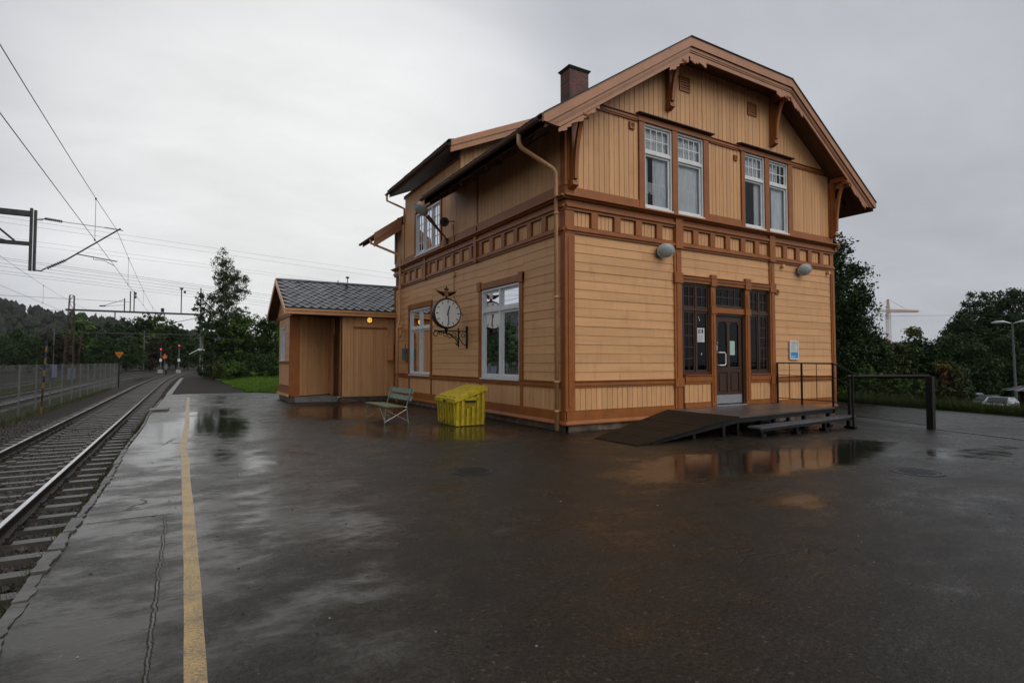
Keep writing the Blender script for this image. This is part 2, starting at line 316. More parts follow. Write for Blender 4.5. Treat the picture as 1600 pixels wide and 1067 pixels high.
# ---------------------------------------------------------------- helpers
def base_of(o):
    v = Vector((0, 0, 0))
    while o is not None: v += o.location; o = o.parent
    return v
def tag(o, label=None, cat=None, group=None, kind=None):
    if label: o['label'] = label
    if cat: o['category'] = cat
    if group: o['group'] = group
    if kind: o['kind'] = kind
    return o
def thing(name, loc, label, cat, group=None, rz=0.0):
    o = bpy.data.objects.new(name, None); C.objects.link(o); o.location = loc; o.rotation_euler = (0, 0, rz)
    o.empty_display_size = 0.1
    return tag(o, label, cat, group)
class MB:
    def __init__(s): s.v = []; s.f = []; s.m = []
    def add(s, vs, fs, mi=0, closed=True):
        if closed:
            vol = 0.0
            c = [sum(p[i] for p in vs) / len(vs) for i in range(3)]
            for f in fs:
                a = vs[f[0]]
                for k in range(1, len(f) - 1):
                    b, d = vs[f[k]], vs[f[k + 1]]
                    ax, ay, az_ = a[0] - c[0], a[1] - c[1], a[2] - c[2]; bx, by, bz = b[0] - c[0], b[1] - c[1], b[2] - c[2]; dx, dy, dz = d[0] - c[0], d[1] - c[1], d[2] - c[2]
                    vol += ax * (by * dz - bz * dy) - ay * (bx * dz - bz * dx) + az_ * (bx * dy - by * dx)
            if vol < 0: fs = [tuple(reversed(f)) for f in fs]
        n = len(s.v); s.v += [tuple(p) for p in vs]; s.f += [tuple(n + i for i in f) for f in fs]; s.m += [mi] * len(fs)
        return s
    def box(s, x0, x1, y0, y1, z0, z1, mi=0):
        return s.add([(x0, y0, z0), (x1, y0, z0), (x1, y1, z0), (x0, y1, z0), (x0, y0, z1), (x1, y0, z1), (x1, y1, z1), (x0, y1, z1)],
                     [(0, 3, 2, 1), (4, 5, 6, 7), (0, 1, 5, 4), (1, 2, 6, 5), (2, 3, 7, 6), (3, 0, 4, 7)], mi)
    def prism(s, pts, vec, mi=0):
        n = len(pts); vs = [tuple(p) for p in pts] + [(p[0] + vec[0], p[1] + vec[1], p[2] + vec[2]) for p in pts]
        fs = [tuple(range(n)), tuple(range(2 * n - 1, n - 1, -1))] + [(i, i + n, (i + 1) % n + n, (i + 1) % n) for i in range(n)]
        # orient sides consistently with the caps
        fs = [tuple(range(n - 1, -1, -1)), tuple(range(n, 2 * n))] + [(i, (i + 1) % n, (i + 1) % n + n, i + n) for i in range(n)]
        return s.add(vs, fs, mi)
    def tube(s, pts, r, n=8, mi=0, cap=True):
        pts = [Vector(p) for p in pts]; rr = r if isinstance(r, (list, tuple)) else [r] * len(pts)
        vs = []; prev = None
        for i, p in enumerate(pts):
            t = ((pts[min(i + 1, len(pts) - 1)] - p).normalized() + (p - pts[max(i - 1, 0)]).normalized())
            t = t.normalized() if t.length > 1e-6 else Vector((0, 0, 1))
            if prev is None:
                a = Vector((0, 0, 1)) if abs(t.z) < 0.9 else Vector((1, 0, 0)); u = t.cross(a).normalized()
            else: u = (prev - t * prev.dot(t)).normalized()
            prev = u; v = t.cross(u)
            for k in range(n):
                a = 2 * PI * k / n; vs.append(tuple(p + (u * math.cos(a) + v * math.sin(a)) * rr[i]))
        fs = []
        for i in range(len(pts) - 1):
            for k in range(n): fs.append((i * n + k, i * n + (k + 1) % n, (i + 1) * n + (k + 1) % n, (i + 1) * n + k))
        if cap: fs += [tuple(range(n - 1, -1, -1)), tuple((len(pts) - 1) * n + k for k in range(n))]
        return s.add(vs, fs, mi, closed=False)
    def bar(s, a, b, w, mi=0):
        return s.tube([a, b], w * 0.7071, 4, mi)
    def disc(s, c, axis, r, t, n=32, mi=0, r2=None):
        c = Vector(c); ax = Vector(axis).normalized(); r2 = r if r2 is None else r2
        return s.tube([c - ax * t / 2, c + ax * t / 2], [r, r2], n, mi)
    def build(s, name, mat, parent=None, smooth=False, local=False):
        b = Vector((0, 0, 0)) if (local or parent is None) else base_of(parent)
        me = bpy.data.meshes.new(name)
        me.from_pydata([(p[0] - b.x, p[1] - b.y, p[2] - b.z) for p in s.v], [], s.f)
        for mm in (mat if isinstance(mat, (list, tuple)) else [mat]): me.materials.append(MATS[mm])
        if any(s.m): me.polygons.foreach_set('material_index', s.m)
        if smooth: me.polygons.foreach_set('use_smooth', [True] * len(me.polygons))
        o = bpy.data.objects.new(name, me); C.objects.link(o)
        if parent is not None: o.parent = parent
        return o
def npmesh(name, V, F, mat, tone=None, parent=None, smooth=False):
    """V (n,3), F (m,k) arrays with k = 3 or 4"""
    me = bpy.data.meshes.new(name); V = np.asarray(V, dtype=np.float32); F = np.asarray(F, dtype=np.int32)
    if parent is not None:
        b = base_of(parent); V = V - np.array([b.x, b.y, b.z], dtype=np.float32)
    me.vertices.add(len(V)); me.vertices.foreach_set('co', V.ravel())
    k = F.shape[1]; me.loops.add(F.size); me.loops.foreach_set('vertex_index', F.ravel())
    me.polygons.add(len(F)); me.polygons.foreach_set('loop_start', np.arange(0, F.size, k, dtype=np.int32)); me.polygons.foreach_set('loop_total', np.full(len(F), k, dtype=np.int32))
    me.polygons.foreach_set('use_smooth', np.full(len(F), bool(smooth)))
    me.update(calc_edges=True)
    if tone is not None:
        a = me.attributes.new('tone', 'FLOAT', 'FACE'); a.data.foreach_set('value', np.asarray(tone, dtype=np.float32))
    me.materials.append(MATS[mat]); o = bpy.data.objects.new(name, me); C.objects.link(o)
    if parent is not None: o.parent = parent
    return o
def copy_tree(o, parent=None):
    c = o.copy(); C.objects.link(c)
    if parent is not None: c.parent = parent
    for ch in list(o.children): copy_tree(ch, c)
    return c
# wall frames: ('x', Y) runs along x and faces -Y; ('y', X) runs along y and faces -X
def WP(W, u, d, z): return (u, W[1] - d, z) if W[0] == 'x' else (W[1] - d, u, z)
def wbox(mb, W, u0, u1, z0, z1, d0, d1, mi=0):
    a = WP(W, u0, d0, z0); b = WP(W, u1, d1, z1)
    return mb.box(min(a[0], b[0]), max(a[0], b[0]), min(a[1], b[1]), max(a[1], b[1]), z0, z1, mi)
def wprism(mb, W, poly, d0, d1, mi=0):
    v = WP(W, 0, d1, 0); v0 = WP(W, 0, d0, 0)
    return mb.prism([WP(W, u, d0, z) for u, z in poly], (v[0] - v0[0], v[1] - v0[1], 0), mi)
def wpiece(name, mat, parent, W, u0, u1, z0, z1, d0, d1):
    mb = MB(); wbox(mb, W, u0, u1, z0, z1, d0, d1); return mb.build(name, mat, parent)
def gz(x):   # the yard falls away gently to the right of the building's corner
    return 0.0 if x < 7 else -0.0125 * (x - 7) ** 2 / 2 * 0.5 if x < 9 else -0.0125 - 0.025 * (x - 9)

# ================================================================ SETTING
def curve_x(y):      # the line swings to the right far off
    return (y - 50) ** 2 / 2600 if y > 50 else 0.0
def smooth_noise(x, y, seed=0):
    r = 0
    for i, (fx, fy, a) in enumerate(((0.011, 0.013, 1), (0.027, 0.021, 0.5), (0.06, 0.053, 0.25))):
        r = r + a * np.sin(x * fx + seed + i * 2.1 + 1.7 * np.sin(y * fy * 0.7 + i)) * np.cos(y * fy + seed * 1.3 + i)
    return r
# ground sheet to the horizon
def terrain_z(x, y):
    z = np.full(np.shape(x), -0.70)
    right = np.clip((x - 27.5) / 10, 0, 1); right = right * right * (3 - 2 * right)
    z = np.where(x > 0, -0.60 - 2.0 * right, z)
    bank = np.clip((x - 3.6 - curvx(y)) / 4, 0, 1) * np.clip((y - 31) / 14, 0, 1) * np.clip((30 - x) / 10, 0, 1)
    z = z + bank * 1.5
    far = np.clip((np.hypot(x, y) - 60) / 200, 0, 1)
    return z + far * 0.4 * smooth_noise(x, y)
def curvx(y): return np.where(np.asarray(y) > 50, (np.asarray(y) - 50.0) ** 2 / 2600, 0.0)
def grid(name, xs, ys, zf, mat):
    X, Y = np.meshgrid(xs, ys); Z = zf(X, Y); n, m_ = X.shape
    V = np.stack([X.ravel(), Y.ravel(), Z.ravel()], 1)
    i = np.arange(n * m_).reshape(n, m_); F = np.stack([i[:-1, :-1].ravel(), i[:-1, 1:].ravel(), i[1:, 1:].ravel(), i[1:, :-1].ravel()], 1)
    return npmesh(name, V, F, mat, smooth=True)
xs = np.concatenate([[-2500, -1500, -900, -500, -300, -200, -140], np.arange(-100, -10, 6), np.arange(-10, 62, 2.0), np.arange(62, 120, 6), [140, 200, 300, 500, 900, 1500, 2500]])
ys = np.concatenate([[-400, -200, -100, -60, -30], np.arange(-20, 80, 2.0), np.arange(80, 220, 8), [260, 340, 500, 800, 1300, 2200, 3000]])
g = grid('terrain', xs, ys, terrain_z, 'soil'); g['kind'] = 'structure'

# ballast bed (surface 3 cm above the soil) following the curve
def strip(name, mat, xl, xr, y0, y1, zf, dy=2.0, nx=2):
    yy = np.arange(y0, y1 + 0.01, dy); V = []; F = []
    for j, y in enumerate(yy):
        for i in range(nx):
            t = i / (nx - 1); x = xl(y) * (1 - t) + xr(y) * t; V.append((x, y, zf(x, y)))
    for j in range(len(yy) - 1):
        for i in range(nx - 1): a = j * nx + i; F.append((a, a + 1, a + nx + 1, a + nx))
    return npmesh(name, V, F, mat, smooth=True)
bb = strip('ballast_bed', 'ballast_bed', lambda y: -13.5 + curve_x(y), lambda y: -0.82 + curve_x(y), -12, 330,
           lambda x, y: -0.575 + 0.015 * math.sin(x * 3.1 + y * 1.3) - (0.1 if abs(x - curve_x(y) + 5.2) < 0.7 else 0), 2.0, 24)
bb['kind'] = 'structure'

# platform and yard: one asphalt sheet, slab side towards the track
def edge_x(y):
    if y < 22: return -0.84 + 0.02 * math.sin(y * 0.9)
    if y < 32: return -0.84 + (y - 22) * 0.012
    if y < 61: return -0.72 + (y - 32) * 0.0125
    return -0.36 + (y - 61) * 0.004 + curve_x(y)
def yard_z(x, y): return gz(x)
yx = [0.0] * 1
def yard_mesh():
    ys_ = list(np.arange(-9, 31.01, 1.0)); V = []; F = []; nx = 26
    for y in ys_:
        x0 = edge_x(y); xr = 26.4 + 0.38 * max(-9, min(y - 8, 9))
        if y > 22: xr = 30.2
        for i in range(nx):
            t = i / (nx - 1); x = x0 + (xr - x0) * t; V.append((x, y, gz(x)))
    for j in range(len(ys_) - 1):
        for i in range(nx - 1): a = j * nx + i; F.append((a, a + 1, a + nx + 1, a + nx))
    n = len(V)      # slab side
    for y in ys_: V.append((edge_x(y), y, -0.70))
    for j in range(len(ys_) - 1): F.append((j * nx, (j + 1) * nx, n + j + 1, n + j))
    for i in range(nx): V.append((V[i][0], V[i][1], -0.62 if V[i][0] < 20 else -2.5))
    return V, F
V, F = yard_mesh(); yd = npmesh('yard', V, F, 'wet_asphalt', smooth=False); yd['kind'] = 'structure'
# the far, drier stretch of platform
def fr(y): return 1.75 + (0.9 if y < 34 else 0.9 - (y - 34) * 0.016) + 0.12 * math.sin(y * 0.8) + (curve_x(y))
V = []; F = []; yy = np.arange(31.0, 120.1, 1.0)
for y in yy:
    for k in range(3): V.append((edge_x(y) + (max(fr(y), edge_x(y) + 1.2) - edge_x(y)) * k / 2, y, 0.0))
for y in yy: V.append((edge_x(y), y, -0.70))
n3 = 3 * len(yy)
for j in range(len(yy) - 1):
    for k in range(2): a = 3 * j + k; F.append((a, a + 1, a + 4, a + 3))
    F.append((3 * j, 3 * j + 3, n3 + j + 1, n3 + j))
fp = npmesh('far_platform', V, F, 'far_asphalt'); fp['kind'] = 'structure'

# platform edge stones: broken concrete, one by one
for k, y in enumerate(np.arange(1.4, 27, 0.56)):
    mb = MB(); L = random.uniform(0.50, 0.55); n = 9; pts = []
    wi = (0.11 if y < 7 else 0.06 if y < 12 else 0.04) * random.uniform(0.6, 1.15)
    xo = edge_x(y) - 0.03
    for i in range(n): pts.append((xo - wi * 0.6 - random.uniform(0, 0.012), y + L * i / (n - 1)))
    for i in range(n - 1, -1, -1): pts.append((xo + wi * 0.45 + random.uniform(-0.018, 0.018), y + L * i / (n - 1)))
    zt = random.uniform(0.006, 0.02)
    mb.prism([(p[0], p[1], -0.30) for p in pts], (0, 0, 0.30 + zt))
    o = mb.build('edge_stone', 'edge_concrete'); o.parent = yd
mb = MB()
for y in np.arange(31, 62, 1.0):
    y2 = y + 1.0; a, b = edge_x(y), edge_x(y2)
    mb.prism([(a - 0.04, y, -0.2), (a + 0.20, y, -0.2), (b + 0.20, y2, -0.2), (b - 0.04, y2, -0.2)], (0, 0, 0.206))
o = mb.build('platform_edge', 'concrete'); o.parent = fp
# kerb line and verge edge on the right
mb = MB(); pts = [(16.85, 6.9), (16.2, 5.2), (15.6, 3.6), (14.7, 1.0), (14.0, -2.0), (13.6, -6)]
KB = []
for (x1, y1), (x2, y2) in zip(pts, pts[1:]):
    n = max(1, int(math.hypot(x2 - x1, y2 - y1) / 0.9))
    for i in range(n):
        t0, t1 = i / n, (i + 0.96) / n
        KB.append(((x1 + (x2 - x1) * t0, y1 + (y2 - y1) * t0), (x1 + (x2 - x1) * t1, y1 + (y2 - y1) * t1)))
for (a, b) in KB:
    mb = MB(); mb.prism([(a[0], a[1], gz(a[0]) - 0.1), (a[0] + 0.12, a[1] - 0.03, gz(a[0]) - 0.1), (b[0] + 0.12, b[1] - 0.03, gz(b[0]) - 0.1), (b[0], b[1], gz(b[0]) - 0.1)], (0, 0, 0.1 + random.uniform(0.008, 0.02)))
    o = mb.build('kerb_stone', 'edge_concrete'); o.parent = yd

# yellow safety line, slightly wandering, 4 mm above the asphalt
yl = [(-3, 0.075), (3.1, 0.072), (4.7, 0.07), (6.7, 0.055), (8.5, 0.035), (10.2, 0.028), (11.8, -0.01), (13.5, 0.02), (16.5, 0.07), (20.9, 0.085), (25, 0.12), (28.5, 0.155)]
V = []; F = []
Ys = np.arange(-3, 28.5, 0.25); Xs_ = np.interp(Ys, [a for a, b in yl], [b for a, b in yl])
for i, (x, y) in enumerate(zip(Xs_, Ys)):
    wv = 0.052 + rng.normal() * 0.0015
    V += [(x - wv, y, 0.004), (x + wv, y, 0.004)]
    if i: F.append((2 * i - 2, 2 * i - 1, 2 * i + 1, 2 * i))
o = npmesh('yellow_line', V, F, 'yellow_line_paint'); o.parent = yd

# ---------------------------------------------------------------- tracks
def rail_mesh(name, xc, y0, y1, parent, dy=3.0, z=-0.33):
    prof = [(-0.07, -0.16), (0.07, -0.16), (0.07, -0.148), (0.012, -0.13), (0.009, -0.045), (0.035, -0.035), (0.036, -0.006), (0.028, 0.0), (-0.028, 0.0), (-0.036, -0.006), (-0.035, -0.035), (-0.009, -0.045), (-0.012, -0.13), (-0.07, -0.148)]
    mb = MB(); vs = []; fs = []; ms = []; n = len(prof); yy = list(np.arange(y0, y1 + 0.1, dy))
    for y in yy:
        for (a, b) in prof: vs.append((xc + curve_x(y) + a, y, z + b))
    for j in range(len(yy) - 1):
        for k in range(n): fs.append((j * n + k, j * n + (k + 1) % n, (j + 1) * n + (k + 1) % n, (j + 1) * n + k)); ms.append(1 if k == 7 else 0)
    mb.v = vs; mb.f = fs; mb.m = ms
    return mb.build(name, ['rust', 'rail_top'], parent)
def sleeper_proto(parent, xc, z, conc=True):
    mb = MB(); hw = 1.3
    for (x0, x1, t, w_) in ((-hw, -0.45, 0.0, 0.085), (-0.45, 0.45, -0.025, 0.075), (0.45, hw, 0.0, 0.085)):
        mb.add([(x0, -w_ - 0.02, -0.2), (x1, -w_ - 0.02, -0.2), (x1, w_ + 0.02, -0.2), (x0, w_ + 0.02, -0.2), (x0, -w_, t), (x1, -w_, t), (x1, w_, t), (x0, w_, t)],
               [(0, 3, 2, 1), (4, 5, 6, 7), (0, 1, 5, 4), (1, 2, 6, 5), (2, 3, 7, 6), (3, 0, 4, 7)])
    me = mb.build('sleeper', 'sleeper_concrete', None)
    me.parent = parent
    cb = MB(); cb.box(-0.035, 0.035, -0.05, 0.05, 0.0, 0.03); cb.box(-0.018, 0.018, -0.018, 0.018, 0.03, 0.07)
    c = cb.build('rail_clip', 'rust', None); c.parent = me; c.location = (0.855, 0, 0); cl = [c]
    for x in (0.645, -0.645, -0.855):
        d = c.copy(); C.objects.link(d); d.parent = me; d.location = (x, 0, 0); cl.append(d)
    return me, cl
def track(xc, label, y0, y1, first_sleeper, n_sleeper, clips, z=-0.33):
    t = thing('railway_track', (xc, 0, z), label, 'railway track')
    for s in (-0.75, 0.75):
        rail_mesh('rail', xc + s, y0, y1, t, z=z)
    sl, cl = sleeper_proto(t, xc, z)
    for i in range(n_sleeper):
        y = first_sleeper + i * 0.62
        if i == 0: o = sl
        else:
            o = sl.copy(); C.objects.link(o); o.parent = t
            if i < clips:
                for c0 in cl: c = c0.copy(); C.objects.link(c); c.parent = o
        o.location = (curve_x(y) + random.uniform(-0.02, 0.02), y, -0.163 + random.uniform(-0.012, 0.008)); o.rotation_euler = (0, 0, random.uniform(-0.015, 0.015))
        o.name = 'sleeper'
    return t
track(-2.55, 'wet railway track with shiny rails running beside the platform edge', -10, 320, 1.5, 230, 36)
track(-7.75, 'railway track behind the wire mesh fence, second from the platform', -10, 320, 16, 200, 0, -0.36)
track(-12.2, 'farthest railway track, nearest to the trees behind the fence', -10, 320, 30, 180, 0, -0.36)

# loose ballast
def stones(name, n, xfun, y0, y1, size, z0=-0.575, pw=1.0):
    y = y0 + (y1 - y0) * rng.random(n) ** pw; x = xfun(rng.random(n), y)
    s = size * (0.6 + 0.8 * rng.random(n))
    oc = np.array([(1, 0, 0), (-1, 0, 0), (0, 1, 0), (0, -1, 0), (0, 0, 1), (0, 0, -1)], dtype=float)
    P = oc[None] * (0.65 + 0.55 * rng.random((n, 6, 1))) + 0.22 * (rng.random((n, 6, 3)) - 0.5)
    a = rng.random(n) * 2 * PI; ca, sa = np.cos(a), np.sin(a)
    R = np.zeros((n, 3, 3)); R[:, 0, 0] = ca; R[:, 0, 1] = -sa; R[:, 1, 0] = sa; R[:, 1, 1] = ca; R[:, 2, 2] = 1
    b = rng.random(n) * 2; cb, sb = np.cos(b), np.sin(b); R2 = np.zeros((n, 3, 3)); R2[:, 0, 0] = 1; R2[:, 1, 1] = cb; R2[:, 1, 2] = -sb; R2[:, 2, 1] = sb; R2[:, 2, 2] = cb
    P = np.einsum('nij,nkj->nki', R @ R2, P) * s[:, None, None]
    P += np.stack([x, y, np.full(n, z0) + rng.random(n) * size * 0.7], 1)[:, None]
    T = np.array([(0, 2, 4), (2, 1, 4), (1, 3, 4), (3, 0, 4), (2, 0, 5), (1, 2, 5), (3, 1, 5), (0, 3, 5)])
    F = (np.arange(n) * 6)[:, None, None] + T[None]
    o = npmesh(name, P.reshape(-1, 3), F.reshape(-1, 3), 'ballast_stone', tone=None)
    return o
o = stones('ballast', 60000, lambda r, y: -6.2 + r * 5.32, 1.0, 26, 0.036, pw=1.6)
tag(o, 'dark wet crushed stone ballast between and beside the sleepers', 'gravel', kind='stuff')
# small grit and bits of litter on the asphalt
mb = MB()
for i in range(260):
    x = random.uniform(-0.7, 14); y = random.uniform(2.2, 16)
    if x > 7 and y > 7: continue
    s = random.uniform(0.003, 0.009); z = gz(x)
    mb.add([(x - s, y - s, z), (x + s, y - s * .6, z), (x + s * .7, y + s, z), (x - s, y + s * .8, z), (x, y, z + s)], [(3, 2, 1, 0), (0, 1, 4), (1, 2, 4), (2, 3, 4), (3, 0, 4)])
o = mb.build('grit', 'pebble')
mb2 = MB()
for i in range(240):
    x = random.uniform(-0.7, 9); y = random.uniform(2.0, 14)
    if x > 6.5 and y > 7.5: continue
    s = random.uniform(0.005, 0.013); z = gz(x) + 0.001
    mb2.add([(x - s, y - s, z), (x + s, y - s * .7, z), (x + s * .8, y + s, z), (x - s, y + s * .9, z), (x, y, z + s * 0.5)], [(3, 2, 1, 0), (0, 1, 4), (1, 2, 4), (2, 3, 4), (3, 0, 4)])
tag(mb2.build('dark_grit', 'ink'), 'small dark stones and bits dotted over the wet asphalt', 'grit', kind='stuff'); tag(o, 'tiny pale pebbles and grit scattered over the wet asphalt', 'grit', kind='stuff')
# ================================================================ STATION BUILDING
GY = 10.05; SX = 7.30; EX = 17.80; NY = 21.80
G = ('x', GY); S = ('y', SX)
B = thing('station_building', (SX, GY, 0), 'two-storey peach timber railway station with brown trim and half-hipped gable roof', 'building')
XC = 12.75
def roof_z(x):
    xx = x if x < XC else 2 * XC - x
    return 6.67 + 0.672 * (xx - 6.32)
def under(x): return min(roof_z(x), 9.62) - 0.27
def holed(mb, W, u0, u1, z0, z1, holes, d0, d1):
    us = sorted({u0, u1, *[h[0] for h in holes], *[h[1] for h in holes]}); zs = sorted({z0, z1, *[h[2] for h in holes], *[h[3] for h in holes]})
    us = [u for u in us if u0 <= u <= u1]; zs = [z for z in zs if z0 <= z <= z1]
    for a, b in zip(us, us[1:]):
        for c, d in zip(zs, zs[1:]):
            mu, mz = (a + b) / 2, (c + d) / 2
            if any(h[0] < mu < h[1] and h[2] < mz < h[3] for h in holes): continue
            wbox(mb, W, a, b, c, d, d0, d1)
GH = [(9.68, 10.64, 5.36, 7.46), (10.83, 11.80, 5.36, 7.46), (13.48, 14.38, 5.36, 7.46), (14.58, 15.48, 5.36, 7.46), (10.97, 12.0, 1.22, 3.60), (12.19, 13.42, 0.37, 3.60), (13.60, 14.55, 1.22, 3.60)]
SH = [(12.0, 14.1, 1.10, 3.58), (17.95, 19.98, 1.08, 3.48), (17.15, 19.42, 5.44, 6.98)]
mb = MB(); holed(mb, G, SX + 0.2, EX - 0.02, 0.14, 6.9, GH, -0.22, -0.03); holed(mb, G, 8.4, 17.0, 6.9, 7.5, GH, -0.22, -0.03)
wprism(mb, G, [(SX + 0.2, 6.9), (8.4, 6.9), (8.4, 7.5), (8.2, 7.5), (SX + 0.2, under(SX + 0.2) - 0.02)], -0.22, -0.03); wprism(mb, G, [(17.0, 6.9), (EX - 0.02, 6.9), (EX - 0.02, under(EX) - 0.02), (17.0, 7.5)], -0.22, -0.03)
wprism(mb, G, [(8.05, 7.5), (17.4, 7.5), (14.9, 9.3), (10.6, 9.3)], -0.22, -0.03)
holed(mb, S, GY + 0.03, NY, 0.14, 7.3, SH, -0.22, -0.03)
wbox(mb, S, 15.62, 20.74, 7.3, 7.95, -0.22, -0.03)
mb.box(SX + 0.05, EX - 0.03, NY - 0.2, NY, 0.14, 7.4); mb.box(EX - 0.25, EX - 0.03, GY + 0.25, NY - 0.2, 0.14, 7.2)
mb.build('wall', 'backing', B)

# stone plinth, block by block
def plinth(parent, W, u0, u1, z0f, z1, d0, d1, step, mat='plinth_stone'):
    u = u0
    while u < u1 - 0.05:
        L = min(step * random.uniform(0.7, 1.3), u1 - u)
        mb = MB(); e = random.uniform(-0.015, 0.015)
        wbox(mb, W, u, u + L - 0.014, z0f(u) - 0.25, z1, d0, d1 + e); mb.build('plinth_stone', mat, parent); u += L
plinth(B, G, SX + 0.04, EX, lambda u: gz(u) - 0.1, 0.135, -0.25, 0.035, 0.85)
plinth(B, S, GY + 0.02, NY, lambda u: 0, 0.135, -0.25, 0.02, 0.9)
mb = MB(); wbox(mb, G, SX, EX - 0.01, -0.6, 0.12, -0.28, 0.0); wbox(mb, S, GY, NY, -0.6, 0.12, -0.28, 0.0); mb.build('footing', 'backing', B)

# horizontal siding
def siding(W, u0, u1, z0, z1, pitch, parent, d=0.0, mat='peach_paint_h'):
    n = max(1, round((z1 - z0) / pitch)); p = (z1 - z0) / n
    for i in range(n):
        a = z0 + i * p; mb = MB()
        e = random.uniform(-0.002, 0.002)
        pts = [(d - 0.03, a), (d + 0.016 + e, a), (d + 0.017 + e, a + 0.008), (d + 0.006 + e, a + p + 0.004), (d - 0.03, a + p + 0.004)]
        cuts = [u0, u1]
        if u1 - u0 > 2.0 and random.random() < 0.55: cuts = [u0, u0 + (u1 - u0) * random.uniform(0.2, 0.8), u1]
        for k_, (c0, c1) in enumerate(zip(cuts, cuts[1:])):
            c1 -= 0.003 if k_ < len(cuts) - 2 else 0; sh = random.uniform(-0.0015, 0.0015); mb = MB()
            P0 = [WP(W, c0, dd + (sh if dd > d else 0), z) for dd, z in pts]; v0 = WP(W, c0, 0, 0); v1 = WP(W, c1, 0, 0)
            mb.prism(P0, (v1[0] - v0[0], v1[1] - v0[1], 0)); mb.build('siding_board', mat, parent)
PIT = 0.208
siding(G, 7.53, 10.67, 1.11, 4.44, PIT, B); siding(G, 10.92, 14.52, 3.78, 4.44, 0.22, B); siding(G, 14.74, 17.62, 1.11, 4.44, PIT, B)
siding(S, 10.20, 11.83, 1.11, 4.44, PIT, B); siding(S, 11.83, 14.26, 3.77, 4.44, 0.22, B); siding(S, 14.26, 17.80, 1.11, 4.44, PIT, B)
siding(S, 17.80, 20.15, 3.69, 4.44, PIT, B); siding(S, 20.15, 21.72, 1.11, 4.44, PIT, B)
# vertical planks; top may follow the roof
def planks(W, u0, u1, z0, z1, pitch, parent, d=0.0, mat='peach_paint_v', name='wall_plank', gap=0.008, topf=None, join=False, botf=None):
    n = max(1, round((u1 - u0) / pitch)); p = (u1 - u0) / n; J = MB()
    for i in range(n):
        a = u0 + i * p + gap / 2; b = u0 + (i + 1) * p - gap / 2
        ta = topf(a) if topf else z1; tb = topf(b) if topf else z1; ba = botf(a) if botf else z0; bb_ = botf(b) if botf else z0
        if min(ta - ba, tb - bb_) < 0.03: continue
        e = random.uniform(-0.003, 0.003); mb = J if join else MB()
        q = [WP(W, a, d - 0.028, ba), WP(W, b, d - 0.028, bb_), WP(W, b, d - 0.028, tb), WP(W, a, d - 0.028, ta)]
        c = 0.006
        r = [WP(W, a, d + e, ba), WP(W, b, d + e, bb_), WP(W, b, d + e, tb), WP(W, a, d + e, ta)]
        r2 = [WP(W, a + c, d + 0.006 + e, ba), WP(W, b - c, d + 0.006 + e, bb_), WP(W, b - c, d + 0.006 + e, tb - 0.001), WP(W, a + c, d + 0.006 + e, ta - 0.001)]
        mb.add(q + r + r2, [(3, 2, 1, 0), (0, 1, 5, 4), (1, 2, 6, 5), (2, 3, 7, 6), (3, 0, 4, 7), (4, 5, 9, 8), (5, 6, 10, 9), (6, 7, 11, 10), (7, 4, 8, 11), (8, 9, 10, 11)])
        if not join: mb.build(name, mat, parent)
    if join: return J.build(name, mat, parent)
VP_ = 0.152
for (a, b) in ((7.50, 9.50), (12.02, 13.34), (15.70, 17.62)): planks(G, a, b, 5.50, 7.46, VP_, B, topf=(lambda x: min(7.46, under(x) - 0.02)))
planks(G, 7.6, EX - 0.05, 7.58, 9.4, 0.16, B, d=0.012, topf=lambda x: min(9.36, under(x) - 0.015), botf=lambda x: 7.58 if not (9.45 < x < 12.08 or 13.2 < x < 15.62) else 7.70)
for (a, b, zb) in ((7.53, 10.66, 0.46), (11.03, 12.02, 0.50), (13.64, 14.53, 0.50), (14.76, 17.62, 0.44)): planks(G, a, b, zb, 0.97, 0.158, B)
for (a, b) in ((10.2, 11.9), (12.02, 14.18), (14.30, 17.84), (17.96, 20.08), (20.2, 21.7)): planks(S, a, b, 0.42, 0.97, 0.17, B)
planks(S, 10.22, 14.36, 5.56, 7.05, 0.20, B); planks(S, 14.44, 17.0, 5.56, 7.9, 0.125, B, topf=lambda y: 7.05 if y < 15.6 else 7.93); planks(S, 19.56, 20.66, 5.56, 7.93, 0.125, B)
planks(S, 17.0, 19.56, 7.1, 7.93, 0.125, B, name='wall_plank'); planks(S, 20.78, 21.72, 5.56, 6.95, 0.16, B)

# trim
def tr(W, u0, u1, z0, z1, d, mat='trim_paint', name='trim_board', d0=-0.03):
    return wpiece(name, mat, B, W, u0, u1, z0, z1, d0, d)
def rail_(W, u0, u1, z0, z1, d, name='rail_moulding'):
    mb = MB(); h = z1 - z0
    wbox(mb, W, u0, u1, z0, z1, -0.03, d); wbox(mb, W, u0, u1, z0 + h * 0.30, z0 + h * 0.72, d, d + 0.018); wbox(mb, W, u0, u1, z1, z1 + 0.018, -0.03, d + 0.035)
    return mb.build(name, 'trim_paint', B)
